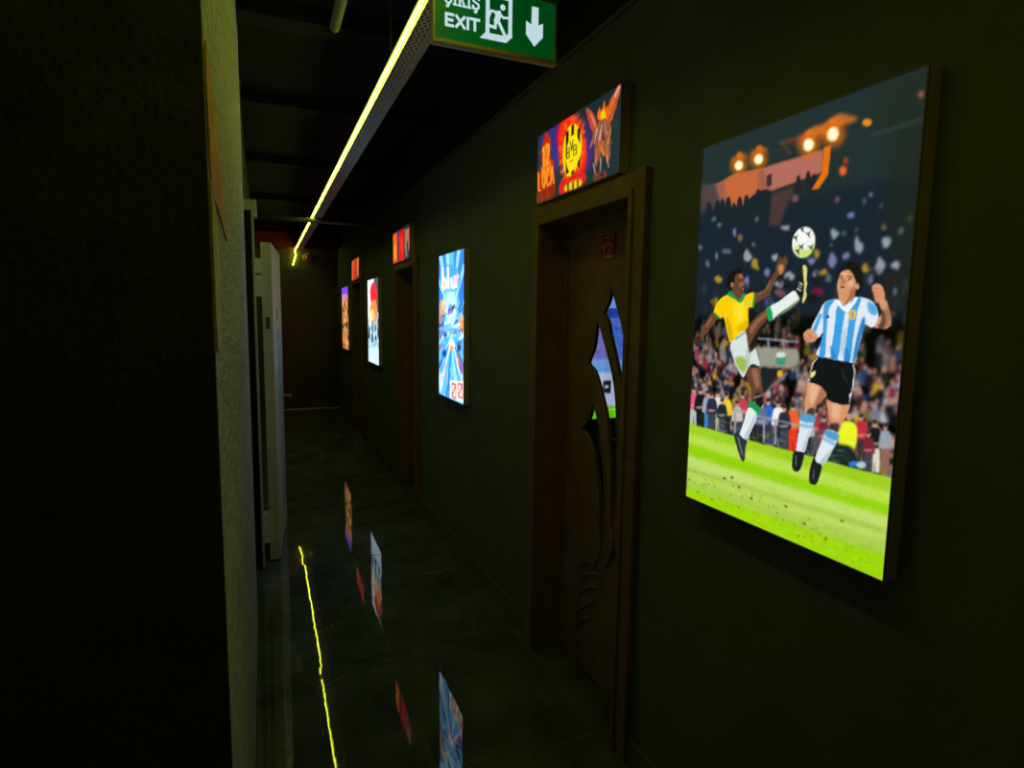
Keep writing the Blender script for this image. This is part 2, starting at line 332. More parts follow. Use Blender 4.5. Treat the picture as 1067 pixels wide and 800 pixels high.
# ------------------------------------------------------------------ printed pictures (flat prints, one coloured sheet each)
DATA = json.loads(r'''{"football":[[610,990],[["p",[26,44,48],1,0,[[-20,1008],[617,997],[617,762],[-15,717]]],
["p",[19,33,46],1,6,[[-6,809],[623,796],[611,531],[-26,527]]],
["p",[30,36,28],0.6,10,[[493,973],[622,998],[620,531],[573,530],[543,867]]],
["p",[160,92,70],1,1,[[-3,882],[73,886],[125,897],[223,891],[323,892],[392,893],[396,843],[343,839],[255,830],[231,832],[192,813],[122,805],[7,849]]],
["p",[205,105,55],0.8,3,[[91,887],[129,894],[208,889],[212,840],[192,813],[125,812],[102,836]]],
["p",[185,110,98],0.8,2,[[223,888],[392,891],[394,846],[255,832]]],
["p",[70,60,66],0.9,4,[[-12,897],[55,887],[85,821],[-6,817]]],
["s",[20,32,42],1,0.6,[[27,802],[26,830],[35,842],[46,827],[50,798]]],
["s",[20,32,42],1,0.6,[[61,797],[61,830],[69,841],[79,827],[84,794]]],
["s",[20,32,42],1,0.6,[[80,794],[79,829],[87,841],[98,826],[102,791]]],
["s",[20,32,42],1,0.6,[[102,791],[101,831],[109,842],[119,828],[124,788]]],
["s",[20,32,42],1,0.6,[[124,788],[123,812],[131,823],[141,810],[144,785]]],
["s",[20,32,42],1,0.6,[[144,785],[143,824],[151,835],[160,821],[165,782]]],
["s",[20,32,42],1,0.6,[[168,781],[166,825],[174,835],[183,822],[188,779]]],
["s",[20,32,42],1,0.6,[[188,779],[186,819],[194,829],[203,816],[207,776]]],
["s",[20,32,42],1,0.6,[[207,776],[205,832],[212,842],[220,829],[226,773]]],
["s",[20,32,42],1,0.6,[[220,774],[218,816],[225,826],[234,813],[239,771]]],
["s",[20,32,44],1,1,[[163,809],[212,835],[255,825],[259,746],[118,764]]],
["p",[78,54,56],0.9,2.5,[[256,821],[323,828],[309,796],[285,744],[253,749]]],
["p",[60,42,42],1,0.6,[[237,869],[252,871],[254,844],[239,842]]],
["s",[30,30,40],1,0.8,[[327,812],[327,842],[332,852],[338,840],[343,810]]],
["s",[30,30,40],1,0.8,[[353,816],[353,846],[358,855],[364,844],[369,813]]],
["s",[30,30,40],1,0.8,[[369,807],[369,836],[374,846],[380,834],[385,804]]],
["p",[120,66,40],0.8,3,[[271,932],[323,927],[395,928],[471,928],[467,938],[386,947],[316,940],[268,939]]],
["s",[205,110,40],0.9,2.5,[[341,926],[360,948],[390,946],[422,958],[450,948],[471,933],[429,931],[392,921]]],
["p",[70,66,60],0.8,1,[[275,937],[303,900],[309,902],[282,939]]],
["p",[60,50,46],0.7,1,[[252,920],[398,922],[396,926],[249,925]]],
["p",[230,112,14],1,1.2,[[394,896],[413,897],[411,836],[389,810],[369,811],[394,843]]],
["s",[236,96,40],1,1.5,[[455,834],[455,830],[452,827],[447,826],[442,829],[439,833],[437,838],[438,843],[441,846],[445,846],[450,844],[454,840]]],
["s",[150,60,50],1,1.5,[[458,853],[458,850],[456,847],[452,847],[449,849],[446,852],[445,856],[445,860],[447,863],[451,863],[454,861],[457,858]]],
["s",[225,110,20],0.75,6,[[171,908],[168,897],[158,892],[143,892],[127,898],[115,909],[110,921],[114,931],[124,937],[139,937],[155,930],[166,920]]],
["s",[230,112,24],0.9,2,[[155,935],[154,930],[150,927],[143,927],[137,930],[132,935],[130,941],[131,945],[135,948],[142,948],[148,945],[153,940]]],
["p",[200,96,30],0.7,2.5,[[115,926],[172,925],[167,938],[109,939]]],
["s",[255,220,120],1,1.2,[[156,908],[152,903],[145,901],[137,903],[130,907],[126,914],[126,920],[130,925],[137,927],[145,925],[152,921],[156,915]]],
["s",[255,252,225],1,0.6,[[151,910],[148,906],[144,905],[138,906],[134,909],[131,913],[131,918],[134,922],[138,924],[144,923],[149,920],[151,915]]],
["s",[225,110,20],0.75,6,[[237,908],[234,897],[224,891],[209,891],[194,897],[181,909],[176,922],[179,933],[190,939],[205,938],[221,931],[232,920]]],
["s",[230,112,24],0.9,2,[[222,934],[220,929],[216,926],[209,926],[203,929],[198,934],[195,940],[197,945],[201,948],[208,948],[214,945],[219,940]]],
["p",[200,96,30],0.7,2.5,[[183,926],[236,925],[231,937],[178,938]]],
["s",[255,220,120],1,1.2,[[222,908],[218,903],[212,901],[204,903],[197,907],[192,914],[192,921],[196,926],[203,928],[211,926],[218,922],[222,915]]],
["s",[255,252,225],1,0.6,[[218,910],[215,906],[210,905],[205,906],[200,909],[197,914],[197,919],[200,923],[205,925],[210,924],[215,920],[218,915]]],
["s",[225,110,20],0.75,6,[[384,905],[381,893],[371,886],[356,886],[340,893],[328,906],[322,920],[326,932],[336,939],[352,938],[367,931],[379,919]]],
["s",[230,112,24],0.9,2,[[368,929],[367,924],[362,921],[356,921],[349,924],[344,930],[341,936],[343,942],[347,945],[354,945],[360,941],[366,936]]],
["p",[200,96,30],0.7,2.5,[[334,923],[378,922],[373,933],[329,934]]],
["s",[255,220,120],1,1.2,[[369,905],[365,900],[358,897],[350,899],[343,904],[339,912],[339,919],[342,925],[349,927],[357,925],[364,920],[369,913]]],
["s",[255,252,225],1,0.6,[[364,908],[362,903],[357,901],[351,902],[346,906],[343,911],[343,917],[346,921],[351,923],[357,922],[361,919],[364,913]]],
["s",[225,110,20],0.75,6,[[446,911],[443,898],[433,891],[418,891],[401,899],[389,912],[383,927],[386,940],[397,947],[413,946],[429,938],[441,925]]],
["s",[230,112,24],0.9,2,[[429,935],[428,929],[423,926],[417,926],[410,929],[405,935],[402,942],[404,948],[408,951],[415,951],[422,947],[427,941]]],
["p",[200,96,30],0.7,2.5,[[397,929],[437,928],[433,938],[393,940]]],
["s",[255,220,120],1,1.2,[[430,912],[427,906],[420,903],[412,905],[404,910],[400,918],[400,926],[404,932],[411,935],[419,933],[426,927],[430,919]]],
["s",[255,252,225],1,0.6,[[426,914],[423,909],[418,907],[412,908],[408,912],[405,918],[405,924],[407,929],[412,931],[418,929],[423,925],[426,920]]],
["s",[240,130,20],1,1,[[504,918],[503,914],[499,912],[494,913],[489,915],[485,919],[483,924],[484,927],[488,929],[493,928],[498,926],[502,922]]],
["s",[150,90,60],1,1.5,[[605,939],[604,936],[603,934],[600,934],[597,935],[595,939],[594,942],[594,946],[596,948],[599,948],[601,946],[604,943]]],
["p",[60,66,64],0.6,2,[[503,889],[571,890],[606,893],[604,899],[567,898],[501,895]]],
["s",[171.0,175.5,184.5],0.85,1.8,[[206,678],[198,669],[187,668],[176,676],[176,687],[185,700],[197,688]]],
["s",[192.6,148.5,45.0],0.85,1.8,[[226,657],[230,643],[215,649],[205,653],[204,667],[213,675],[224,667]]],
["s",[192.6,148.5,45.0],0.85,1.8,[[105,627],[97,619],[85,619],[77,625],[71,633],[85,639],[97,634]]],
["s",[192.6,148.5,45.0],0.85,1.8,[[90,569],[88,559],[78,555],[62,566],[63,573],[76,576],[87,581]]],
["s",[135.0,135.0,184.5],0.85,1.8,[[144,746],[146,734],[137,738],[135,742],[131,755],[136,755],[143,758]]],
["s",[135.0,108.0,63.0],0.85,1.8,[[171,728],[165,723],[158,719],[153,727],[150,737],[156,738],[162,740]]],
["s",[90.0,112.5,117.0],0.85,1.8,[[67,791],[66,786],[56,786],[47,792],[53,795],[55,798],[65,797]]],
["s",[90.0,112.5,117.0],0.85,1.8,[[94,772],[89,769],[80,766],[73,773],[74,779],[79,780],[86,777]]],
["s",[90.0,112.5,117.0],0.85,1.8,[[220,769],[219,766],[213,763],[207,768],[208,774],[211,776],[217,775]]],
["s",[171.0,175.5,184.5],0.85,1.8,[[315,736],[317,732],[304,731],[292,737],[290,742],[302,742],[314,741]]],
["s",[135.0,135.0,184.5],0.85,1.8,[[81,693],[81,683],[76,682],[72,691],[72,699],[74,702],[80,699]]],
["s",[90.0,112.5,117.0],0.85,1.8,[[20,719],[17,715],[7,713],[0,719],[-5,725],[6,730],[13,726]]],
["s",[135.0,135.0,184.5],0.85,1.8,[[200,615],[196,600],[190,604],[180,610],[183,624],[188,628],[196,630]]],
["s",[135.0,81.0,99.0],0.85,1.8,[[318,585],[315,576],[300,576],[287,583],[283,591],[297,597],[307,592]]],
["s",[54.0,81.0,171.0],0.85,1.8,[[287,561],[277,550],[265,551],[256,557],[254,567],[264,574],[276,569]]],
["s",[135.0,135.0,184.5],0.85,1.8,[[520,774],[518,771],[514,771],[511,774],[510,778],[513,780],[517,778]]],
["s",[135.0,135.0,184.5],0.85,1.8,[[481,740],[479,734],[473,735],[465,739],[465,745],[472,747],[480,746]]],
["s",[90.0,112.5,117.0],0.85,1.8,[[505,763],[503,757],[500,758],[498,762],[497,767],[500,771],[504,768]]],
["s",[171.0,175.5,184.5],0.85,1.8,[[450,707],[442,699],[436,695],[430,703],[427,715],[433,719],[441,713]]],
["s",[171.0,175.5,184.5],0.85,1.8,[[507,675],[503,660],[493,664],[489,669],[487,682],[489,698],[497,686]]],
["s",[171.0,175.5,184.5],0.85,1.8,[[565,676],[562,668],[554,665],[548,673],[546,684],[552,687],[563,684]]],
["s",[192.6,148.5,45.0],0.85,1.8,[[404,669],[402,661],[395,658],[390,666],[388,673],[394,680],[400,675]]],
["s",[135.0,135.0,184.5],0.85,1.8,[[448,651],[443,638],[436,634],[426,647],[428,658],[433,669],[439,664]]],
["s",[135.0,135.0,184.5],0.85,1.8,[[478,656],[473,652],[467,650],[460,655],[461,660],[466,664],[474,665]]],
["s",[171.0,175.5,184.5],0.85,1.8,[[408,624],[402,620],[396,617],[388,623],[392,630],[395,634],[400,634]]],
["s",[192.6,148.5,45.0],0.85,1.8,[[426,625],[423,621],[415,621],[403,624],[409,629],[413,633],[423,634]]],
["s",[192.6,148.5,45.0],0.85,1.8,[[528,629],[526,624],[515,619],[505,627],[509,633],[513,641],[522,633]]],
["s",[171.0,175.5,184.5],0.85,1.8,[[558,631],[552,618],[545,613],[536,627],[540,641],[542,650],[553,641]]],
["s",[171.0,175.5,184.5],0.85,1.8,[[587,630],[582,620],[576,624],[568,629],[572,635],[575,638],[582,638]]],
["s",[135.0,135.0,184.5],0.85,1.8,[[535,605],[533,601],[529,594],[524,603],[523,609],[527,612],[532,615]]],
["s",[135.0,27.0,72.0],0.85,1.8,[[421,584],[414,575],[400,579],[387,582],[388,589],[400,595],[411,594]]],
["s",[135.0,135.0,184.5],0.85,1.8,[[585,581],[585,576],[582,571],[579,577],[579,584],[580,590],[582,587]]],
["s",[135.0,108.0,63.0],0.85,1.8,[[555,705],[550,702],[547,701],[543,704],[544,709],[545,715],[549,711]]],
["s",[72.0,81.0,36.0],0.85,1.8,[[603,715],[602,711],[597,712],[594,713],[594,719],[597,721],[600,722]]],
["s",[135.0,81.0,99.0],0.85,1.8,[[337,798],[334,794],[326,791],[316,799],[317,805],[325,810],[335,804]]],
["s",[135.0,135.0,184.5],0.85,1.8,[[394,655],[389,647],[381,646],[374,654],[371,660],[380,660],[387,661]]],
["s",[90.0,112.5,117.0],0.85,1.8,[[438,612],[437,605],[429,605],[422,610],[423,616],[428,625],[437,617]]],
["s",[90.0,112.5,117.0],0.85,1.8,[[589,696],[587,691],[582,688],[578,693],[580,699],[581,704],[587,699]]],
["s",[90.0,112.5,117.0],0.85,1.8,[[465,705],[462,701],[460,700],[455,704],[457,709],[458,712],[462,710]]],
["s",[90.0,112.5,117.0],0.85,1.8,[[435,684],[434,681],[431,681],[427,682],[428,687],[430,689],[433,688]]],
["s",[171.0,175.5,184.5],0.85,1.8,[[287,670],[285,665],[278,661],[269,669],[267,676],[277,677],[284,680]]],
["s",[135.0,135.0,184.5],0.85,1.8,[[267,633],[264,626],[257,626],[250,631],[246,638],[256,647],[265,640]]],
["s",[90.0,112.5,117.0],0.85,1.8,[[131,698],[129,693],[121,694],[113,697],[111,703],[121,707],[128,702]]],
["s",[90.0,112.5,117.0],0.85,1.8,[[51,672],[50,662],[43,664],[36,669],[31,677],[41,684],[48,677]]],
["s",[171.0,175.5,184.5],0.85,1.8,[[341,622],[332,613],[323,616],[311,620],[311,629],[323,635],[331,631]]],
["s",[90.0,112.5,117.0],0.85,1.8,[[492,708],[491,705],[488,704],[486,706],[486,711],[487,714],[491,712]]],
["s",[135.0,81.0,99.0],0.85,1.8,[[444,778],[442,774],[437,772],[432,778],[431,782],[436,785],[441,783]]],
["s",[90.0,112.5,117.0],0.85,1.8,[[542,750],[541,748],[539,744],[536,749],[536,752],[538,754],[540,755]]],
["s",[135.0,135.0,184.5],0.85,1.8,[[375,594],[371,584],[362,587],[358,590],[358,599],[360,605],[370,599]]],
["s",[90.0,112.5,117.0],0.85,1.8,[[114,700],[113,694],[103,696],[95,698],[98,704],[102,708],[111,707]]],
["s",[90.0,112.5,117.0],0.85,1.8,[[214,707],[211,701],[206,704],[203,706],[200,711],[205,715],[210,711]]],
["s",[171.0,175.5,184.5],0.85,1.8,[[307,606],[306,597],[295,599],[285,604],[280,611],[294,613],[307,613]]],["crowd"],
["p",[24,34,40],1,1.5,[[256,405],[322,406],[298,371],[276,342],[252,339]]],
["p",[150,152,132],1,1.5,[[236,454],[362,456],[370,423],[341,407],[253,407]]],
["s",[60,150,112],1,1,[[330,425],[329,419],[324,415],[317,413],[309,414],[304,418],[301,423],[303,428],[308,432],[315,434],[322,433],[328,430]]],
["s",[210,225,215],1,1,[[329,439],[327,436],[322,433],[315,432],[308,432],[302,434],[300,438],[302,441],[307,444],[314,445],[321,445],[327,443]]],
["p",[150,165,175],0.8,1,[[234,473],[363,469],[363,474],[235,478]]],
["p",[150,165,175],0.8,0.8,[[269,477],[274,453],[279,454],[274,477]]],
["p",[150,165,175],0.8,0.8,[[317,474],[321,454],[325,454],[321,475]]],
["p",[130,130,130],0.8,1.5,[[303,359],[341,395],[332,401],[295,364]]],
["s",[240,170,40],1,1,[[324,394],[323,390],[320,387],[316,386],[312,386],[308,389],[307,393],[308,397],[310,400],[315,402],[319,401],[322,398]]],
["p",[180,190,190],1,0.8,[[-3,268],[30,273],[34,210],[20,207],[16,243],[16,206],[3,204]]],
["s",[225,90,130],1,0.8,[[-8,300],[3,308],[18,310],[30,304],[39,274],[32,266],[-4,260],[-13,266]]],
["s",[205,160,135],0.7,0.8,[[-10,269],[9,276],[32,277],[14,268]]],
["s",[205,160,135],1,0.6,[[19,319],[18,314],[15,310],[11,309],[6,309],[3,312],[1,317],[2,322],[5,325],[10,327],[14,326],[17,323]]],
["s",[50,38,34],1,0.6,[[19,324],[18,321],[15,318],[10,317],[6,317],[2,319],[1,322],[2,325],[5,327],[9,328],[14,328],[17,326]]],
["p",[24,24,30],1,0.8,[[25,267],[59,272],[63,207],[50,204],[45,241],[45,203],[31,201]]],
["s",[24,24,30],1,0.8,[[21,299],[32,308],[47,310],[59,304],[69,273],[61,264],[25,259],[16,265]]],
["s",[205,160,135],0.7,0.8,[[19,268],[38,275],[61,276],[43,267]]],
["s",[205,160,135],1,0.6,[[48,319],[47,314],[44,310],[40,309],[35,309],[32,312],[30,317],[31,322],[34,326],[38,327],[43,327],[46,324]]],
["s",[50,38,34],1,0.6,[[47,324],[46,321],[43,319],[39,317],[34,318],[31,319],[30,322],[31,325],[34,327],[38,329],[43,328],[46,327]]],
["p",[60,130,190],1,0.8,[[59,266],[90,271],[94,209],[81,207],[76,242],[77,206],[64,204]]],
["s",[150,165,190],1,0.8,[[54,297],[65,305],[78,307],[90,301],[99,272],[92,264],[58,259],[50,265]]],
["s",[205,160,135],0.7,0.8,[[53,267],[70,274],[92,274],[75,266]]],
["s",[205,160,135],1,0.6,[[79,315],[78,311],[76,307],[72,305],[67,306],[64,309],[63,313],[64,318],[66,321],[70,323],[75,322],[78,320]]],
["s",[50,38,34],1,0.6,[[79,320],[78,317],[75,315],[71,314],[67,314],[64,315],[62,318],[63,321],[66,323],[70,324],[74,324],[78,323]]],
["p",[190,180,140],1,0.8,[[97,269],[128,274],[132,211],[119,209],[115,245],[115,208],[103,206]]],
["s",[225,225,215],1,0.8,[[92,300],[103,309],[116,311],[128,305],[137,275],[130,267],[96,262],[88,268]]],
["s",[205,160,135],0.7,0.8,[[91,271],[108,277],[130,278],[113,269]]],
["s",[205,160,135],1,0.6,[[117,320],[116,315],[114,311],[110,310],[105,310],[102,313],[101,318],[101,322],[104,326],[108,328],[112,327],[116,324]]],
["s",[50,38,34],1,0.6,[[117,324],[116,322],[113,319],[109,318],[105,318],[102,320],[100,322],[101,325],[104,328],[108,329],[112,329],[115,327]]],
["p",[30,34,44],1,0.8,[[130,269],[161,274],[164,212],[152,210],[148,245],[149,209],[136,207]]],
["s",[245,205,40],1,0.8,[[126,300],[136,308],[149,310],[160,304],[169,275],[162,267],[130,262],[122,268]]],
["s",[205,160,135],0.7,0.8,[[124,270],[141,277],[162,277],[146,269]]],
["s",[205,160,135],1,0.6,[[150,319],[149,314],[147,310],[143,309],[139,309],[136,312],[134,316],[135,321],[138,325],[141,326],[145,326],[149,323]]],
["s",[50,38,34],1,0.6,[[150,323],[149,320],[146,318],[142,317],[138,317],[135,319],[134,321],[135,324],[137,326],[141,328],[145,327],[148,326]]],
["p",[60,70,90],1,0.8,[[190,281],[217,285],[221,228],[210,226],[206,259],[207,225],[196,223]]],
["s",[200,60,80],1,0.8,[[187,309],[195,317],[207,319],[217,313],[225,286],[219,278],[190,274],[183,280]]],
["s",[205,160,135],0.7,0.8,[[185,282],[200,288],[219,288],[204,281]]],
["s",[205,160,135],1,0.6,[[208,326],[207,322],[205,319],[201,317],[198,318],[195,321],[194,325],[194,329],[197,332],[200,334],[204,333],[206,330]]],
["s",[50,38,34],1,0.6,[[207,331],[207,328],[204,326],[201,325],[197,325],[194,327],[193,329],[194,332],[196,334],[200,335],[204,335],[206,333]]],
["p",[50,60,80],1,0.8,[[276,275],[302,279],[306,220],[296,218],[291,252],[292,218],[282,215]]],
["s",[40,100,200],1,0.8,[[272,304],[281,312],[292,314],[302,309],[310,280],[304,273],[276,268],[268,274]]],
["s",[205,160,135],0.7,0.8,[[271,276],[285,282],[304,283],[289,275]]],
["s",[205,160,135],1,0.6,[[293,322],[292,318],[290,314],[286,313],[283,313],[280,316],[279,320],[279,325],[282,328],[285,330],[289,329],[291,326]]],
["s",[50,38,34],1,0.6,[[292,327],[292,324],[289,322],[286,321],[282,321],[279,322],[278,325],[279,328],[281,330],[285,331],[288,331],[291,329]]],
["p",[30,40,60],1,0.8,[[307,273],[334,278],[338,217],[327,215],[323,250],[324,215],[313,212]]],
["s",[240,240,240],1,0.8,[[303,303],[312,312],[323,313],[333,308],[341,279],[335,271],[307,266],[300,272]]],
["s",[205,160,135],0.7,0.8,[[302,274],[317,281],[335,281],[321,273]]],
["s",[205,160,135],1,0.6,[[324,321],[323,317],[321,313],[318,312],[314,312],[311,315],[310,319],[311,324],[313,327],[316,329],[320,328],[323,326]]],
["s",[50,38,34],1,0.6,[[324,326],[323,323],[320,321],[317,320],[313,320],[311,322],[310,324],[310,327],[313,329],[316,330],[320,330],[322,329]]],
["p",[240,50,24],1,0.8,[[351,271],[376,276],[380,217],[370,215],[366,249],[367,214],[356,212]]],
["s",[245,90,40],1,0.8,[[347,301],[355,309],[366,310],[375,305],[383,277],[377,269],[351,264],[344,270]]],
["s",[205,160,135],0.7,0.8,[[346,273],[360,279],[377,279],[364,271]]],
["s",[205,160,135],1,0.6,[[366,318],[366,314],[364,311],[361,309],[357,310],[354,312],[353,316],[354,321],[356,324],[359,326],[362,325],[365,322]]],
["s",[50,38,34],1,0.6,[[366,323],[365,320],[363,318],[360,317],[357,317],[354,319],[353,321],[354,324],[356,326],[359,327],[362,327],[365,325]]],
["p",[60,60,70],1,0.8,[[416,276],[437,280],[440,230],[432,229],[428,257],[430,228],[421,226]]],
["s",[170,60,60],1,0.8,[[413,301],[420,307],[429,309],[436,304],[442,281],[438,274],[416,270],[411,275]]],
["s",[205,160,135],0.7,0.8,[[412,277],[424,282],[438,283],[427,276]]],
["s",[205,160,135],1,0.6,[[429,316],[428,312],[427,309],[424,308],[421,308],[419,311],[418,314],[419,318],[420,321],[423,322],[426,321],[428,319]]],
["s",[50,38,34],1,0.6,[[429,319],[428,317],[426,315],[424,314],[421,315],[419,316],[418,318],[418,320],[420,322],[423,323],[426,323],[428,321]]],
["p",[70,80,90],1,0.8,[[466,279],[485,282],[489,232],[481,231],[477,259],[479,230],[470,228]]],
["s",[210,210,220],1,0.8,[[462,303],[469,310],[477,312],[484,307],[491,283],[486,277],[465,273],[460,277]]],
["s",[205,160,135],0.7,0.8,[[462,280],[473,285],[486,285],[476,278]]],
["s",[205,160,135],1,0.6,[[477,319],[477,315],[475,312],[473,311],[470,311],[468,314],[467,317],[467,321],[469,324],[472,325],[474,324],[476,322]]],
["s",[50,38,34],1,0.6,[[477,322],[477,320],[475,318],[472,317],[470,318],[468,319],[467,321],[467,323],[469,325],[472,326],[474,326],[476,325]]],
["p",[50,50,50],1,0.8,[[527,282],[546,286],[550,234],[542,232],[538,262],[540,231],[532,230]]],
["s",[200,40,60],1,0.8,[[523,308],[529,315],[538,316],[545,312],[552,287],[547,280],[526,276],[521,281]]],
["s",[205,160,135],0.7,0.8,[[523,283],[534,288],[547,289],[537,282]]],
["s",[205,160,135],1,0.6,[[538,324],[538,320],[536,317],[534,315],[531,316],[529,318],[528,322],[528,326],[530,329],[532,330],[535,330],[537,327]]],
["s",[50,38,34],1,0.6,[[538,328],[537,325],[536,323],[533,322],[530,322],[528,324],[527,326],[528,328],[530,330],[532,331],[535,331],[537,330]]],
["p",[225,215,195],1,0.8,[[557,270],[578,274],[582,217],[573,215],[569,248],[571,215],[562,213]]],
["s",[20,24,28],1,0.8,[[553,298],[559,306],[569,308],[576,303],[583,275],[579,268],[556,263],[551,269]]],
["s",[205,160,135],0.7,0.8,[[552,271],[564,277],[579,278],[567,270]]],
["s",[205,160,135],1,0.6,[[569,316],[569,311],[567,308],[564,307],[561,307],[559,310],[558,314],[558,318],[560,321],[563,323],[566,322],[568,320]]],
["s",[50,38,34],1,0.6,[[569,320],[568,317],[566,315],[563,314],[561,314],[558,316],[557,318],[558,321],[560,323],[563,324],[565,324],[568,322]]],
["p",[150,100,90],1,0.8,[[580,273],[598,276],[602,227],[595,225],[591,253],[593,224],[585,222]]],
["s",[150,160,175],1,0.8,[[577,297],[583,304],[591,306],[597,301],[603,277],[599,271],[580,267],[575,271]]],
["s",[205,160,135],0.7,0.8,[[577,274],[587,279],[599,279],[590,273]]],
["s",[205,160,135],1,0.6,[[591,313],[590,309],[589,306],[587,305],[584,305],[582,308],[581,311],[582,315],[583,318],[585,319],[588,319],[590,316]]],
["s",[50,38,34],1,0.6,[[590,317],[590,314],[588,312],[586,311],[584,312],[582,313],[581,315],[581,317],[583,319],[585,320],[588,320],[590,319]]],
["p",[60,64,80],1,0.8,[[75,265],[105,270],[108,211],[96,209],[92,243],[93,208],[81,206]]],
["s",[40,44,60],1,0.8,[[71,295],[81,303],[94,305],[104,299],[113,271],[106,263],[75,258],[67,264]]],
["s",[205,160,135],0.7,0.8,[[69,267],[86,273],[106,273],[90,265]]],
["s",[205,160,135],1,0.6,[[95,313],[94,308],[91,305],[87,303],[83,304],[80,306],[79,311],[80,315],[82,318],[86,320],[90,319],[93,317]]],
["s",[50,38,34],1,0.6,[[94,317],[93,314],[91,312],[87,311],[83,311],[80,313],[79,315],[79,318],[82,320],[86,321],[90,321],[93,319]]],
["p",[60,64,80],1,0.8,[[118,259],[143,263],[146,211],[136,209],[132,239],[133,209],[122,207]]],
["s",[30,40,50],1,0.8,[[114,285],[122,292],[134,294],[143,289],[150,264],[145,257],[117,253],[110,258]]],
["s",[205,160,135],0.7,0.8,[[113,260],[127,266],[145,267],[131,259]]],
["s",[205,160,135],1,0.6,[[134,301],[134,297],[131,294],[128,293],[125,293],[122,296],[121,299],[121,303],[124,306],[127,308],[130,307],[133,305]]],
["s",[50,38,34],1,0.6,[[134,305],[133,303],[131,301],[128,300],[124,300],[122,301],[120,303],[121,306],[124,308],[127,309],[130,309],[133,307]]],
["p",[60,64,80],1,0.8,[[173,260],[199,264],[202,211],[192,209],[188,239],[189,209],[178,207]]],
["s",[200,190,180],1,0.8,[[170,286],[178,293],[189,295],[198,290],[206,265],[200,258],[173,253],[166,258]]],
["s",[205,160,135],0.7,0.8,[[169,261],[183,266],[200,267],[186,260]]],
["s",[205,160,135],1,0.6,[[190,302],[189,298],[187,295],[184,294],[180,294],[178,297],[176,300],[177,304],[179,307],[183,309],[186,308],[189,306]]],
["s",[50,38,34],1,0.6,[[189,306],[189,304],[186,302],[183,301],[180,301],[177,302],[176,304],[177,307],[179,309],[182,310],[186,310],[188,308]]],
["p",[30,34,44],1,0.8,[[228,267],[256,272],[260,212],[249,209],[244,244],[246,209],[234,206]]],
["s",[200,190,180],1,0.8,[[224,297],[233,305],[246,307],[256,302],[264,273],[258,265],[228,260],[220,266]]],
["s",[205,160,135],0.7,0.8,[[223,268],[238,275],[258,275],[243,267]]],
["s",[205,160,135],1,0.6,[[246,315],[246,311],[243,307],[240,306],[236,306],[233,309],[232,313],[232,318],[235,321],[238,323],[242,322],[245,320]]],
["s",[50,38,34],1,0.6,[[246,320],[245,317],[242,315],[239,314],[235,314],[232,316],[231,318],[232,321],[234,323],[238,324],[242,324],[245,323]]],
["p",[30,34,44],1,0.8,[[257,265],[283,270],[287,212],[276,210],[272,243],[273,210],[262,207]]],
["s",[90,110,150],1,0.8,[[253,294],[261,302],[273,304],[282,299],[290,271],[284,263],[256,259],[249,264]]],
["s",[205,160,135],0.7,0.8,[[251,267],[266,273],[284,273],[270,265]]],
["s",[205,160,135],1,0.6,[[273,312],[273,308],[270,304],[267,303],[263,303],[261,306],[259,310],[260,314],[262,318],[266,319],[269,319],[272,316]]],
["s",[50,38,34],1,0.6,[[273,316],[272,314],[270,311],[266,310],[263,311],[260,312],[259,314],[260,317],[262,319],[266,320],[269,320],[272,319]]],
["p",[60,64,80],1,0.8,[[326,266],[352,270],[356,212],[346,209],[341,243],[343,209],[332,206]]],
["s",[40,44,60],1,0.8,[[322,295],[331,303],[342,305],[351,300],[359,272],[353,264],[326,259],[319,264]]],
["s",[205,160,135],0.7,0.8,[[321,267],[336,273],[353,274],[340,266]]],
["s",[205,160,135],1,0.6,[[342,313],[342,309],[340,305],[336,304],[333,304],[330,307],[329,311],[330,316],[332,319],[335,321],[339,320],[341,317]]],
["s",[50,38,34],1,0.6,[[342,318],[341,315],[339,313],[336,312],[332,312],[330,313],[329,316],[329,319],[332,321],[335,322],[338,322],[341,320]]],
["p",[30,34,44],1,0.8,[[396,262],[418,266],[422,212],[413,210],[409,241],[410,210],[401,207]]],
["s",[200,190,180],1,0.8,[[392,289],[399,297],[409,298],[417,293],[424,267],[419,260],[395,256],[389,261]]],
["s",[205,160,135],0.7,0.8,[[391,263],[404,269],[419,270],[407,262]]],
["s",[205,160,135],1,0.6,[[409,306],[409,302],[407,299],[404,297],[401,298],[399,300],[398,304],[398,308],[400,311],[403,313],[406,312],[408,310]]],
["s",[50,38,34],1,0.6,[[409,310],[408,307],[406,305],[404,304],[401,304],[398,306],[397,308],[398,311],[400,313],[403,314],[406,314],[408,312]]],
["p",[60,64,80],1,0.8,[[437,262],[459,267],[463,212],[455,210],[450,241],[452,209],[443,207]]],
["s",[120,40,50],1,0.8,[[434,290],[441,297],[450,299],[459,294],[466,268],[461,260],[437,256],[431,261]]],
["s",[205,160,135],0.7,0.8,[[433,264],[445,269],[461,270],[449,262]]],
["s",[205,160,135],1,0.6,[[451,306],[450,302],[448,299],[446,298],[443,298],[440,301],[439,305],[440,309],[442,312],[444,313],[447,313],[450,310]]],
["s",[50,38,34],1,0.6,[[450,311],[450,308],[448,306],[445,305],[442,305],[440,307],[439,309],[439,311],[441,313],[444,314],[447,314],[449,313]]],
["p",[60,64,80],1,0.8,[[547,255],[564,258],[567,212],[560,210],[557,237],[558,209],[551,208]]],
["s",[120,40,50],1,0.8,[[543,278],[549,284],[557,286],[563,282],[569,259],[565,253],[546,249],[542,253]]],
["s",[205,160,135],0.7,0.8,[[543,256],[553,260],[565,261],[555,255]]],
["s",[205,160,135],1,0.6,[[557,292],[556,289],[555,286],[553,285],[550,285],[549,287],[548,290],[548,294],[549,297],[552,298],[554,298],[556,295]]],
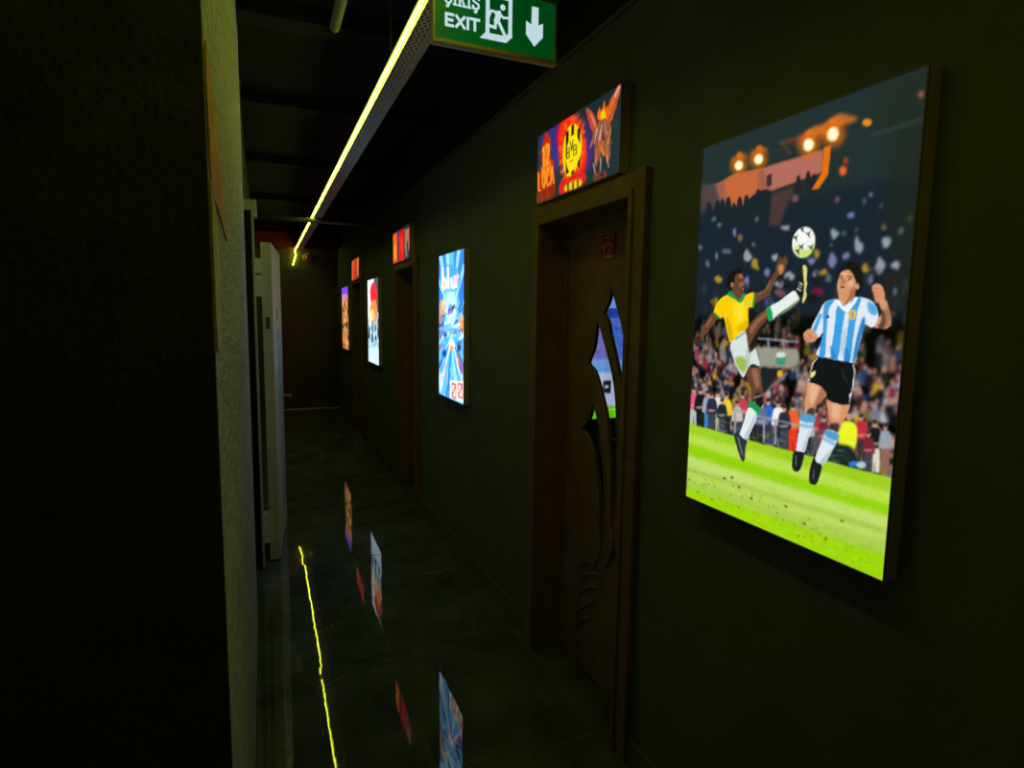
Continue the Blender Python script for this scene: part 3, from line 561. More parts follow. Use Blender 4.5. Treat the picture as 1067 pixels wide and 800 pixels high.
["s",[50,38,34],1,0.6,[[556,296],[556,294],[554,292],[552,291],[550,291],[548,292],[547,294],[548,296],[549,298],[552,299],[554,299],[556,298]]],
["s",[232,245,40],1,1.2,[[486,299],[496,309],[517,309],[527,292],[522,252],[487,253]]],
["s",[24,36,44],1,1.5,[[469,249],[487,257],[521,254],[522,219],[462,218]]],
["s",[195,150,125],1,1,[[511,320],[511,316],[509,313],[505,311],[502,312],[499,314],[498,318],[498,322],[501,326],[504,327],[507,327],[510,324]]],
["s",[40,120,230],1,1,[[535,224],[534,221],[530,218],[525,216],[519,215],[515,216],[513,219],[514,222],[518,226],[524,228],[529,228],[533,227]]],
["s",[180,200,220],1,1,[[552,226],[551,222],[548,218],[542,216],[537,216],[533,218],[531,221],[532,226],[536,229],[541,232],[546,232],[550,230]]],
["p",[150,160,170],0.9,0.8,[[169,283],[305,278],[395,277],[396,281],[306,282],[170,288]]],
["p",[150,160,170],0.9,0.8,[[173,281],[178,217],[185,219],[181,282]]],
["p",[150,160,170],0.9,0.8,[[272,277],[277,217],[284,218],[279,278]]],
["p",[150,160,170],0.9,0.8,[[308,278],[313,219],[320,221],[315,279]]],
["p",[130,140,150],0.7,0.6,[[415,278],[418,217],[420,217],[418,279]]],
["p",[130,140,150],0.7,0.6,[[423,280],[425,218],[428,219],[425,280]]],
["p",[130,140,150],0.7,0.6,[[430,281],[433,220],[435,220],[433,281]]],
["p",[130,140,150],0.7,0.6,[[438,282],[440,222],[443,222],[440,283]]],
["p",[130,140,150],0.7,0.6,[[445,284],[448,223],[450,224],[447,284]]],
["p",[130,140,150],0.7,0.6,[[452,285],[455,225],[457,225],[455,285]]],
["p",[158,208,30],1,1.2,[[-29,215],[1,218],[277,214],[323,215],[599,213],[618,213],[615,-12],[-30,-19]]],
["p",[196,228,96],0.75,4,[[-28,190],[613,186],[608,155],[-34,157]]],
["p",[200,224,120],0.85,4,[[-23,124],[618,137],[614,88],[-28,76]]],
["p",[214,226,150],0.5,4,[[-20,78],[622,91],[616,63],[-26,47]]],
["p",[140,212,0],0.6,4,[[-25,158],[616,158],[610,136],[-32,125]]],
["p",[170,205,80],0.8,4,[[-18,52],[622,83],[617,53],[-24,24]]],
["p",[160,220,4],0.7,4,[[-16,23],[625,52],[621,3],[-22,-17]]],
["p",[120,165,30],0.5,4,[[-20,87],[620,108],[613,98],[-28,76]]],["streak",[[-10,620],[5,250],[6,26],[0.6,1.6],-6,0.35],420,[[210,228,130],[130,180,20],[190,215,90],[150,190,40],[225,232,160]]],
["s",[110,135,40],0.8,0.5,[[186,27],[186,26],[184,25],[183,24],[182,25],[182,25],[182,26],[182,28],[183,28],[185,29],[186,28],[186,28]]],
["s",[70,95,30],0.8,0.5,[[356,44],[356,43],[354,42],[353,42],[351,42],[350,43],[350,43],[351,44],[352,45],[354,45],[355,45],[356,44]]],
["s",[130,110,50],0.8,0.5,[[234,71],[233,71],[232,70],[231,70],[231,70],[230,70],[230,71],[231,72],[232,73],[233,73],[233,73],[234,72]]],
["s",[110,135,40],0.8,0.5,[[327,72],[326,71],[325,71],[323,70],[321,71],[320,71],[320,71],[320,72],[322,72],[324,73],[325,72],[327,72]]],
["s",[70,95,30],0.8,0.5,[[311,63],[310,63],[309,62],[307,62],[306,62],[305,62],[305,63],[305,64],[306,65],[308,65],[310,65],[310,64]]],
["s",[130,110,50],0.8,0.5,[[415,64],[415,63],[414,63],[413,62],[412,63],[412,63],[412,63],[412,64],[413,64],[414,65],[415,64],[415,64]]],
["s",[110,135,40],0.8,0.5,[[254,74],[253,73],[252,72],[251,72],[250,72],[250,73],[250,74],[251,75],[252,76],[253,76],[254,76],[254,75]]],
["s",[70,95,30],0.8,0.5,[[584,65],[584,64],[584,64],[583,64],[583,64],[582,64],[582,65],[583,65],[583,66],[584,66],[584,66],[584,65]]],
["s",[130,110,50],0.8,0.5,[[469,34],[468,33],[468,33],[467,33],[466,33],[466,33],[466,34],[466,35],[467,35],[468,35],[468,35],[469,35]]],
["s",[110,135,40],0.8,0.5,[[14,51],[13,50],[11,49],[9,49],[7,49],[6,50],[6,51],[7,53],[9,53],[11,54],[13,54],[14,53]]],
["s",[70,95,30],0.8,0.5,[[214,31],[213,30],[211,30],[209,29],[207,29],[206,30],[205,31],[206,32],[208,33],[210,33],[212,33],[213,32]]],
["s",[130,110,50],0.8,0.5,[[16,55],[15,54],[12,54],[10,53],[7,53],[5,54],[5,55],[6,55],[8,56],[11,56],[14,56],[15,56]]],
["s",[110,135,40],0.8,0.5,[[523,47],[523,46],[522,46],[520,45],[519,46],[518,46],[518,47],[519,47],[520,48],[521,48],[522,48],[523,47]]],
["s",[70,95,30],0.8,0.5,[[33,82],[33,82],[32,81],[30,81],[29,81],[29,82],[29,82],[29,83],[30,84],[31,84],[33,84],[33,83]]],
["s",[130,110,50],0.8,0.5,[[590,42],[589,41],[588,41],[587,41],[586,41],[585,41],[585,42],[585,43],[586,43],[588,43],[589,43],[590,43]]],
["s",[110,135,40],0.8,0.5,[[438,32],[437,31],[436,30],[434,30],[433,30],[432,31],[431,32],[432,33],[434,33],[435,34],[437,34],[438,33]]],
["s",[70,95,30],0.8,0.5,[[525,71],[525,71],[524,70],[523,70],[523,70],[522,71],[522,71],[522,71],[523,72],[524,72],[525,72],[525,71]]],
["s",[130,110,50],0.8,0.5,[[388,33],[388,32],[387,32],[387,32],[386,32],[386,32],[385,33],[386,33],[386,33],[387,34],[388,33],[388,33]]],
["s",[110,135,40],0.8,0.5,[[281,67],[280,66],[278,66],[277,66],[275,66],[274,66],[273,67],[274,68],[276,68],[277,68],[279,68],[280,68]]],
["s",[70,95,30],0.8,0.5,[[437,50],[437,49],[436,49],[434,48],[433,49],[433,49],[433,50],[433,51],[434,52],[436,52],[437,52],[437,51]]],
["s",[130,110,50],0.8,0.5,[[579,69],[578,68],[577,68],[576,68],[575,68],[574,68],[574,69],[574,69],[575,70],[576,70],[577,70],[578,69]]],
["s",[110,135,40],0.8,0.5,[[94,60],[93,59],[92,58],[90,58],[88,58],[87,59],[87,60],[88,61],[90,62],[92,63],[93,62],[94,61]]],
["s",[70,95,30],0.8,0.5,[[283,82],[283,81],[281,81],[279,81],[277,81],[276,81],[276,82],[277,82],[278,82],[280,82],[282,82],[283,82]]],
["s",[130,110,50],0.8,0.5,[[351,29],[351,29],[350,28],[348,28],[347,28],[346,28],[346,29],[347,30],[348,30],[349,30],[350,30],[351,30]]],
["s",[110,135,40],0.8,0.5,[[514,75],[514,75],[513,74],[512,74],[511,74],[510,75],[510,75],[510,76],[511,76],[512,76],[513,76],[514,76]]],
["s",[70,95,30],0.8,0.5,[[598,33],[597,33],[597,33],[596,32],[596,33],[596,33],[595,33],[596,34],[596,34],[597,34],[597,34],[598,34]]],
["s",[130,110,50],0.8,0.5,[[335,38],[334,37],[333,37],[332,37],[331,37],[330,37],[330,38],[331,39],[332,39],[333,39],[334,39],[335,39]]],
["s",[110,135,40],0.8,0.5,[[572,25],[572,24],[571,24],[570,24],[569,24],[569,24],[569,25],[569,26],[570,27],[571,27],[572,27],[572,26]]],
["s",[70,95,30],0.8,0.5,[[256,78],[256,77],[255,76],[253,76],[252,76],[251,77],[251,78],[251,79],[253,79],[254,79],[255,79],[256,79]]],
["s",[130,110,50],0.8,0.5,[[561,25],[560,24],[559,23],[558,23],[557,23],[556,24],[556,24],[556,25],[557,26],[559,26],[560,26],[560,25]]],
["s",[110,135,40],0.8,0.5,[[475,38],[474,37],[473,37],[471,36],[470,37],[469,37],[469,38],[470,39],[471,40],[473,40],[474,40],[475,39]]],
["s",[70,95,30],0.8,0.5,[[283,77],[283,77],[282,76],[281,76],[280,76],[279,77],[279,77],[280,78],[281,78],[282,78],[283,78],[283,78]]],
["s",[130,110,50],0.8,0.5,[[280,31],[280,30],[279,30],[278,30],[277,30],[277,30],[277,31],[277,32],[278,32],[279,33],[280,32],[280,32]]],
["s",[110,135,40],0.8,0.5,[[520,62],[520,61],[519,61],[519,61],[518,61],[518,61],[518,62],[518,62],[519,63],[519,63],[520,63],[520,62]]],
["s",[70,95,30],0.8,0.5,[[83,30],[82,30],[81,29],[80,29],[79,29],[78,30],[78,30],[79,31],[80,31],[81,31],[82,31],[83,31]]],
["s",[130,110,50],0.8,0.5,[[525,33],[524,32],[523,31],[522,31],[521,31],[520,32],[520,32],[521,33],[522,34],[523,34],[524,34],[524,33]]],
["s",[110,135,40],0.8,0.5,[[65,19],[64,18],[63,18],[61,17],[59,18],[57,18],[57,19],[58,19],[60,20],[62,20],[63,20],[65,20]]],
["s",[70,95,30],0.8,0.5,[[530,41],[529,40],[528,40],[526,40],[525,40],[524,40],[524,41],[524,41],[525,41],[527,41],[528,41],[529,41]]],
["s",[130,110,50],0.8,0.5,[[407,52],[406,51],[405,51],[404,51],[403,51],[402,51],[401,52],[402,52],[403,52],[405,53],[406,52],[407,52]]],
["s",[110,135,40],0.8,0.5,[[38,49],[37,48],[36,47],[34,47],[33,47],[32,48],[32,49],[33,50],[34,51],[36,51],[37,51],[38,50]]],
["s",[70,95,30],0.8,0.5,[[338,55],[338,55],[336,54],[335,54],[333,54],[333,55],[332,55],[333,56],[334,57],[336,57],[337,57],[338,56]]],
["s",[130,110,50],0.8,0.5,[[588,34],[588,34],[587,33],[586,33],[585,33],[585,33],[585,34],[585,34],[586,35],[587,35],[588,35],[588,34]]],
["s",[110,135,40],0.8,0.5,[[421,36],[420,35],[419,34],[417,34],[416,34],[415,34],[415,35],[416,36],[417,37],[418,37],[420,37],[421,37]]],
["s",[70,95,30],0.8,0.5,[[182,56],[181,56],[180,55],[179,55],[177,55],[176,56],[176,56],[177,57],[178,58],[180,58],[181,58],[182,57]]],
["s",[130,110,50],0.8,0.5,[[281,52],[280,52],[279,51],[278,51],[276,51],[275,52],[275,52],[276,53],[277,53],[278,53],[280,53],[281,53]]],
["s",[110,135,40],0.8,0.5,[[119,66],[118,65],[117,65],[116,64],[115,64],[114,65],[114,66],[115,66],[116,67],[117,67],[118,67],[119,66]]],
["s",[70,95,30],0.8,0.5,[[459,44],[459,43],[457,43],[456,43],[454,43],[453,43],[453,44],[453,45],[455,45],[457,45],[458,45],[459,45]]],
["s",[130,110,50],0.8,0.5,[[390,42],[390,41],[389,40],[387,40],[386,40],[385,41],[384,42],[385,42],[386,43],[388,43],[389,43],[390,42]]],
["s",[110,135,40],0.8,0.5,[[411,44],[410,43],[410,42],[408,42],[407,42],[407,43],[407,44],[407,45],[408,45],[409,45],[410,45],[411,45]]],
["s",[70,95,30],0.8,0.5,[[418,61],[418,61],[417,60],[416,60],[415,60],[414,61],[414,61],[415,61],[415,62],[416,62],[417,62],[418,61]]],
["s",[130,110,50],0.8,0.5,[[266,82],[266,82],[265,81],[264,81],[263,81],[263,81],[263,82],[263,82],[264,83],[265,83],[266,83],[266,82]]],
["s",[110,135,40],0.8,0.5,[[223,61],[223,60],[221,60],[220,59],[218,59],[217,60],[217,61],[218,62],[219,63],[221,63],[222,63],[223,62]]],
["s",[70,95,30],0.8,0.5,[[429,69],[429,69],[427,68],[426,68],[424,68],[423,69],[423,69],[423,70],[425,71],[426,71],[428,71],[429,70]]],
["s",[130,110,50],0.8,0.5,[[361,42],[361,41],[360,41],[358,41],[357,41],[356,41],[356,42],[357,42],[358,42],[359,43],[360,42],[361,42]]],
["s",[110,135,40],0.8,0.5,[[442,22],[441,21],[440,21],[438,21],[437,21],[436,21],[436,22],[436,22],[438,23],[439,23],[440,23],[441,22]]],
["s",[70,95,30],0.8,0.5,[[113,22],[112,21],[110,20],[108,20],[105,20],[104,21],[104,22],[105,23],[107,23],[109,24],[111,24],[113,23]]],
["s",[130,110,50],0.8,0.5,[[497,69],[496,69],[495,68],[494,68],[492,68],[491,69],[491,69],[492,69],[493,70],[494,70],[495,70],[496,69]]],
["s",[110,135,40],0.8,0.5,[[134,58],[133,57],[133,56],[132,56],[131,56],[130,57],[131,58],[131,59],[132,60],[133,60],[134,60],[134,59]]],
["s",[70,95,30],0.8,0.5,[[142,35],[142,34],[140,34],[138,33],[136,34],[135,34],[135,35],[136,36],[138,37],[140,37],[141,37],[142,36]]],
["s",[130,110,50],0.8,0.5,[[419,23],[418,22],[418,22],[416,22],[415,22],[415,22],[415,23],[415,24],[416,24],[417,24],[418,24],[419,24]]],
["s",[110,135,40],0.8,0.5,[[264,35],[264,34],[263,34],[262,34],[260,34],[260,34],[260,35],[260,36],[262,37],[263,37],[264,37],[264,36]]],
["s",[70,95,30],0.8,0.5,[[82,71],[81,70],[80,70],[78,70],[76,70],[75,70],[75,71],[76,71],[77,72],[79,72],[80,72],[81,71]]],
["s",[130,110,50],0.8,0.5,[[173,29],[172,28],[171,27],[170,27],[168,27],[168,28],[167,28],[168,29],[169,29],[171,30],[172,29],[173,29]]],
["s",[110,135,40],0.8,0.5,[[538,45],[537,44],[536,44],[535,43],[534,44],[533,44],[533,45],[534,46],[535,46],[536,47],[537,47],[538,46]]],
["s",[70,95,30],0.8,0.5,[[473,63],[473,62],[472,62],[471,61],[471,61],[471,62],[471,63],[471,63],[472,64],[472,64],[473,64],[473,63]]],
["s",[130,110,50],0.8,0.5,[[473,32],[472,32],[472,31],[471,31],[470,31],[470,32],[470,32],[470,33],[471,34],[472,34],[472,34],[473,33]]],
["s",[110,135,40],0.8,0.5,[[576,61],[576,61],[575,60],[574,60],[574,60],[573,61],[573,61],[573,62],[574,62],[575,62],[576,62],[576,62]]],
["s",[70,95,30],0.8,0.5,[[404,21],[403,20],[402,20],[401,19],[400,20],[399,20],[399,21],[399,22],[401,23],[402,23],[403,23],[404,22]]],
["s",[130,110,50],0.8,0.5,[[446,51],[445,51],[444,50],[444,50],[443,50],[442,51],[442,51],[442,52],[443,52],[444,52],[445,52],[446,52]]],
["s",[110,135,40],0.8,0.5,[[503,67],[503,67],[502,66],[502,66],[501,66],[501,66],[501,67],[501,67],[501,68],[502,68],[503,68],[503,67]]],
["s",[70,95,30],0.8,0.5,[[451,57],[451,56],[450,56],[450,56],[449,56],[448,56],[448,57],[449,57],[449,58],[450,58],[451,58],[451,58]]],
["s",[130,110,50],0.8,0.5,[[80,57],[80,56],[78,55],[75,55],[73,55],[72,56],[71,57],[72,57],[74,58],[76,58],[79,58],[80,57]]],
["s",[110,135,40],0.8,0.5,[[328,79],[328,79],[327,79],[326,79],[325,79],[324,79],[324,79],[325,80],[325,80],[326,80],[327,80],[328,80]]],
["s",[70,95,30],0.8,0.5,[[55,26],[54,25],[52,24],[50,24],[48,24],[46,25],[46,26],[47,27],[49,28],[51,28],[54,28],[55,27]]],
["s",[130,110,50],0.8,0.5,[[120,61],[119,61],[117,60],[115,60],[113,60],[111,60],[111,61],[112,62],[114,62],[116,63],[118,63],[120,62]]],
["s",[110,135,40],0.8,0.5,[[573,25],[573,24],[573,24],[572,24],[572,24],[571,24],[571,25],[572,25],[572,26],[573,26],[573,26],[573,25]]],
["s",[70,95,30],0.8,0.5,[[407,59],[406,58],[406,58],[404,58],[403,58],[403,58],[403,59],[403,59],[404,60],[405,60],[406,60],[407,59]]],
["s",[130,110,50],0.8,0.5,[[190,83],[189,82],[187,81],[185,81],[183,81],[182,82],[182,83],[183,84],[185,85],[187,85],[189,85],[190,84]]],
["s",[110,135,40],0.8,0.5,[[47,26],[46,26],[44,26],[42,25],[41,25],[39,26],[39,26],[40,27],[41,27],[43,27],[45,27],[46,27]]],
["s",[70,95,30],0.8,0.5,[[68,50],[68,50],[67,49],[65,49],[64,49],[64,50],[64,50],[64,51],[65,51],[67,52],[68,52],[68,51]]],
["s",[70,75,25],0.9,0.6,[[158,93],[157,92],[154,91],[151,90],[148,91],[146,92],[146,94],[148,95],[150,96],[154,97],[156,96],[158,95]]],
["s",[70,75,25],0.9,0.6,[[186,103],[184,101],[182,101],[179,100],[176,101],[174,102],[174,104],[176,105],[178,106],[181,106],[184,106],[186,104]]],
["s",[70,75,25],0.9,0.6,[[212,84],[210,82],[208,81],[205,81],[202,82],[200,83],[200,85],[202,86],[204,87],[207,87],[210,87],[212,85]]],
["s",[70,75,25],0.9,0.6,[[364,79],[363,78],[361,77],[359,77],[357,77],[355,78],[355,80],[356,81],[358,82],[361,82],[363,82],[364,80]]],
["s",[70,75,25],0.9,0.6,[[419,55],[417,53],[415,52],[413,52],[411,53],[410,54],[410,55],[411,56],[413,57],[415,57],[417,57],[418,56]]],
["s",[70,75,25],0.9,0.6,[[256,66],[255,65],[253,64],[250,63],[247,64],[246,65],[246,67],[247,68],[249,69],[252,69],[255,69],[256,67]]],
["s",[70,75,25],0.9,0.6,[[476,41],[475,39],[473,39],[471,38],[469,39],[468,40],[468,41],[469,42],[471,43],[473,43],[475,43],[476,42]]],
["s",[70,75,25],0.9,0.6,[[512,92],[511,91],[509,90],[507,90],[505,91],[504,92],[504,93],[505,94],[507,95],[509,95],[511,95],[512,94]]],
["s",[104,66,48],1,0.3,[[72,541],[38,500],[25,482],[12,462],[28,457],[45,475],[61,490],[98,530]]],
["p",[168,112,84],0.7,0.6,[[67,526],[46,502],[53,499],[74,523]]],
["s",[62,38,30],1,0,[[3,467],[23,473],[36,460],[29,446],[13,442],[4,453]]],
["s",[104,66,48],1,0,[[145,603],[176,592],[188,572],[140,573]]],
["s",[104,66,48],1,0.2,[[148,635],[162,642],[174,640],[180,626],[188,612],[182,609],[184,599],[180,589],[170,582],[156,588],[142,601],[137,616]]],
["s",[168,112,84],0.8,0.7,[[163,637],[175,635],[179,624],[167,627]]],
["s",[168,112,84],0.6,0.8,[[165,614],[178,619],[182,609],[169,604]]],
["s",[20,14,12],1,0,[[177,623],[176,622],[175,622],[172,621],[170,622],[169,623],[168,624],[168,625],[170,625],[172,625],[174,625],[176,624]]],
["s",[40,20,18],1,0,[[183,596],[182,595],[180,594],[178,594],[175,594],[173,595],[172,596],[173,598],[175,599],[177,599],[180,599],[182,597]]],
["s",[235,220,210],1,0,[[182,598],[182,598],[181,597],[179,597],[178,597],[177,598],[176,598],[177,599],[178,599],[179,599],[181,599],[182,599]]],
["s",[16,15,14],1,0.3,[[119,622],[126,640],[141,650],[155,653],[172,651],[176,640],[159,639],[149,632],[149,618],[141,613],[142,598],[127,604]]],
["s",[168,112,84],1,0.3,[[146,612],[145,608],[144,606],[141,605],[138,606],[136,609],[135,612],[136,615],[138,618],[140,618],[143,617],[145,615]]],
["s",[104,66,48],1,0.3,[[219,564],[245,570],[269,582],[278,604],[292,629],[280,635],[262,611],[251,594],[233,589],[209,584]]],
["p",[168,112,84],0.7,0.6,[[234,581],[258,593],[272,613],[267,615],[254,595],[231,585]]],
["s",[104,66,48],1,0.2,[[285,630],[283,650],[292,665],[298,671],[301,662],[308,674],[311,664],[316,669],[316,659],[320,659],[313,648],[310,633],[298,627]]],
["s",[222,150,80],0.8,0.8,[[290,647],[298,653],[306,648],[304,633],[295,631]]],
["s",[250,208,6],1,0.3,[[129,586],[93,571],[77,540],[101,522],[117,525],[137,474],[149,460],[176,473],[199,490],[206,506],[203,550],[219,553],[222,587],[194,585],[168,572]]],
["s",[206,160,0],0.7,1.2,[[126,528],[146,503],[156,465],[141,472]]],
["s",[255,232,70],0.7,2.5,[[148,558],[182,567],[191,528],[166,513]]],
["s",[214,170,0],0.6,1.5,[[167,498],[205,521],[201,489]]],
["p",[20,140,70],1,0.3,[[75,536],[100,520],[105,524],[80,540]]],
["p",[20,140,70],1,0.3,[[222,552],[226,586],[219,587],[215,553]]],
["s",[20,150,75],1,0.3,[[125,586],[135,595],[150,585],[168,572],[183,589],[190,583],[175,564],[154,573]]],
["s",[200,215,80],1,0.6,[[201,562],[201,559],[199,557],[196,556],[193,557],[190,559],[189,562],[190,565],[192,568],[195,569],[198,568],[200,565]]],
["s",[38,24,22],1,0.4,[[215,438],[235,466],[260,505],[274,524],[255,538],[227,492],[207,462]]],
["s",[104,66,48],1,0.3,[[195,489],[212,511],[236,533],[263,547],[268,526],[245,502],[225,475],[211,453],[200,462]]],
["s",[168,112,84],0.7,1,[[213,502],[240,526],[260,540],[261,531],[238,512],[218,485]]],
["s",[104,66,48],1,0.3,[[209,391],[227,407],[249,409],[258,381],[265,353],[268,334],[260,318],[238,318],[229,344],[217,367]]],
["s",[168,112,84],0.75,1.4,[[225,393],[244,399],[255,361],[245,351]]],
["s",[26,22,24],1,0.8,[[243,336],[268,336],[264,304],[248,309]]],
["p",[210,210,215],0.8,0.6,[[241,324],[268,335],[267,338],[239,327]]],
["s",[34,28,30],1,0.6,[[224,407],[246,411],[247,403],[224,402]]],
["s",[214,228,222],1,0.3,[[159,470],[194,493],[207,460],[215,436],[233,449],[244,430],[251,407],[227,410],[212,396],[199,373],[178,393],[161,417],[146,452]]],
["s",[150,185,60],0.9,1.8,[[166,420],[193,425],[211,411],[199,385],[182,394]]],
["p",[90,150,120],0.8,0.5,[[164,468],[198,487],[195,490],[160,471]]],
["s",[170,190,180],0.7,1.5,[[207,455],[219,434],[215,401],[201,405]]],
["s",[232,240,236],1,0.3,[[272,552],[300,566],[327,583],[343,589],[358,571],[335,555],[302,537],[280,522]]],
["s",[150,190,130],0.7,1,[[286,526],[319,547],[353,569],[356,564],[325,542]]],
["s",[28,160,80],1,0.3,[[261,547],[274,553],[284,525],[271,519]]],
["s",[24,24,26],1,0.3,[[346,589],[351,615],[360,640],[368,642],[373,594],[372,564],[360,571]]],
["s",[222,214,120],1,0.3,[[361,642],[367,645],[373,637],[373,616],[376,603],[373,590],[377,577],[369,560],[366,568],[369,594]]],
["p",[235,235,235],1,0.2,[[348,594],[360,587],[361,589],[350,596]]],
["p",[235,235,235],1,0.2,[[351,601],[361,594],[363,595],[352,602]]],
["p",[235,235,235],1,0.2,[[353,607],[363,600],[365,602],[354,609]]],
["s",[28,150,76],1,0.3,[[228,317],[261,302],[253,282],[223,298]]],
["s",[226,236,238],1,0.3,[[223,298],[253,283],[240,247],[221,213],[197,216],[209,256]]],
["s",[170,185,195],0.7,0.8,[[244,277],[253,283],[223,216],[213,216]]],
["s",[44,50,58],1,0.3,[[178,217],[191,226],[209,216],[225,211],[221,193],[220,160],[209,157],[193,184]]],
["p",[190,195,205],0.7,0.5,[[191,214],[211,170],[214,171],[194,216]]],
["s",[214,150,110],1,0.3,[[559,507],[573,508],[580,519],[573,545],[564,564],[550,563],[558,538],[545,524],[542,511]]],
["s",[40,34,34],0.7,1,[[555,545],[566,538],[567,509],[552,509],[559,524]]],
["s",[150,88,60],0.7,1,[[567,553],[577,527],[573,509],[568,519]]],
["s",[214,150,110],1,0.2,[[533,590],[539,596],[547,596],[554,591],[560,580],[562,564],[554,557],[544,561],[538,575]]],
["p",[150,88,60],0.7,0.3,[[535,587],[548,586],[548,587],[535,589]]],
["p",[150,88,60],0.7,0.3,[[536,580],[548,578],[548,579],[536,581]]],
["p",[150,88,60],0.7,0.3,[[537,572],[549,570],[549,572],[537,573]]],
["s",[22,18,18],1,0.5,[[452,610],[455,630],[468,640],[483,644],[499,637],[510,620],[513,599],[508,583],[496,574],[486,590],[469,623]]],
["s",[214,150,110],1,0.3,[[461,625],[478,628],[491,614],[498,595],[496,578],[493,560],[466,554],[457,579],[453,597],[456,613]]],
["s",[150,88,60],0.7,1.2,[[486,586],[497,590],[495,558],[475,554],[483,572]]],
["s",[240,190,152],0.7,0.8,[[458,619],[474,623],[477,616],[461,613]]],
["s",[240,190,152],0.7,1,[[490,600],[490,597],[488,595],[485,594],[482,595],[480,597],[479,600],[480,603],[482,605],[484,606],[487,605],[489,603]]],
["p",[40,24,20],1,0.2,[[457,614],[467,616],[466,618],[456,616]]],
["p",[40,24,20],1,0.2,[[473,616],[487,611],[487,613],[473,617]]],
["s",[40,30,28],1,0,[[466,611],[466,611],[465,610],[463,610],[462,610],[460,611],[460,612],[460,612],[461,613],[463,613],[464,613],[465,612]]],
["s",[40,30,28],1,0,[[484,608],[484,607],[483,607],[481,607],[479,607],[478,608],[478,608],[478,609],[479,609],[481,610],[482,609],[484,609]]],
["s",[150,88,60],0.6,0.5,[[466,613],[472,601],[463,599],[462,603]]],
["s",[150,60,56],1,0.3,[[472,591],[471,590],[469,590],[466,590],[464,591],[462,592],[461,593],[462,594],[464,595],[467,595],[469,594],[471,593]]],
["s",[80,30,30],1,0.2,[[470,592],[470,592],[468,592],[466,592],[464,592],[463,593],[463,593],[463,594],[465,594],[466,594],[468,593],[470,593]]],
["s",[214,150,110],1,0.3,[[505,592],[505,589],[503,587],[501,586],[499,587],[498,589],[497,592],[497,596],[498,598],[500,599],[502,598],[504,595]]],
["s",[226,234,244],1,0.3,[[458,567],[427,562],[412,538],[395,501],[414,483],[426,494],[423,470],[414,445],[457,440],[505,433],[512,458],[519,487],[523,514],[542,509],[552,530],[544,553],[529,565],[498,571],[475,554]]],
["s",[60,160,226],1,0.4,[[428,561],[449,565],[437,546],[435,498],[436,444],[421,446],[426,498],[423,540]]],
["s",[60,160,226],1,0.4,[[457,552],[476,550],[473,499],[468,441],[450,442],[454,499]]],
["s",[60,160,226],1,0.4,[[490,566],[511,569],[505,540],[501,490],[497,435],[482,437],[485,489],[488,540]]],
["s",[40,130,200],1,0.5,[[519,530],[525,516],[517,482],[510,442],[503,436],[508,486]]],
["p",[60,160,226],1,0.6,[[414,537],[398,499],[408,496],[421,535]]],
["s",[60,160,226],0.85,0.8,[[529,561],[545,551],[548,534],[533,538],[526,553]]],
["s",[20,100,180],0.5,1,[[445,467],[455,442],[464,443],[455,459]]],
["s",[170,190,215],0.6,1.4,[[479,509],[486,477],[478,444],[471,468]]],
["s",[30,110,190],0.5,1,[[485,465],[495,453],[495,435],[485,440]]],
["s",[240,244,250],1,0.3,[[456,567],[466,558],[478,550],[490,560],[498,571],[503,566],[481,540],[454,560]]],
["s",[236,190,40],1,0.3,[[486,542],[501,543],[502,530],[496,523],[488,528]]],
["p",[90,140,220],1,0.3,[[492,540],[493,528],[496,528],[496,540]]],
["p",[30,60,110],1,0.2,[[430,527],[436,536],[441,527]]],
["s",[214,150,110],1,0.2,[[375,488],[385,501],[400,500],[414,487],[405,474],[385,473]]],
["p",[150,88,60],0.7,0.5,[[382,494],[398,481],[400,483],[384,495]]],
["p",[150,88,60],0.7,0.4,[[378,485],[391,474],[393,476],[379,486]]],
["s",[214,150,110],1,0.3,[[399,388],[433,385],[449,366],[438,347],[422,330],[419,305],[397,306],[392,325],[394,359]]],
["s",[240,190,152],0.7,1.8,[[403,378],[423,376],[425,354],[407,334]]],
["s",[150,88,60],0.6,1.2,[[434,375],[447,365],[427,333],[417,327]]],
["s",[214,150,110],1,0.3,[[452,353],[502,352],[501,327],[494,311],[482,282],[460,284],[454,320]]],
["s",[240,190,152],0.7,1.8,[[463,342],[484,341],[480,311],[466,313]]],
["s",[150,88,60],0.6,1.2,[[453,324],[464,300],[480,288],[461,286]]],
["s",[36,30,30],0.8,1,[[402,320],[418,325],[418,305],[401,305]]],
["s",[36,30,30],0.8,1,[[462,297],[483,301],[480,281],[461,284]]],
["s",[15,19,22],1,0.3,[[418,440],[462,437],[505,433],[511,418],[508,381],[503,346],[454,347],[445,365],[426,378],[398,385],[403,413],[410,431]]],
["p",[225,225,235],1,0.2,[[417,440],[405,426],[400,404],[398,386],[401,386],[402,404],[408,426],[419,439]]],
["p",[225,225,235],1,0.2,[[504,431],[509,416],[507,383],[503,350],[505,350],[509,383],[512,416],[506,432]]],
["p",[50,60,66],1,0.4,[[479,419],[485,403],[498,388],[499,389],[487,404],[481,420]]],
["s",[235,225,120],1,0.2,[[403,404],[414,409],[414,401],[407,393],[403,395]]],
["p",[240,240,245],1,0.2,[[501,366],[507,373],[505,356]]],
["s",[222,232,240],1,0.3,[[385,304],[419,305],[418,285],[408,250],[400,219],[379,219],[382,268]]],
["s",[80,160,205],1,0.5,[[385,307],[420,308],[420,292],[384,291]]],
["s",[120,180,210],0.8,0.5,[[384,284],[420,286],[419,279],[384,277]]],
["s",[160,180,190],0.6,1,[[411,277],[402,222],[392,220]]],
["s",[222,232,240],1,0.3,[[455,283],[484,276],[474,244],[453,204],[430,206],[441,248]]],
["s",[80,160,205],1,0.5,[[454,283],[484,278],[479,262],[450,269]]],
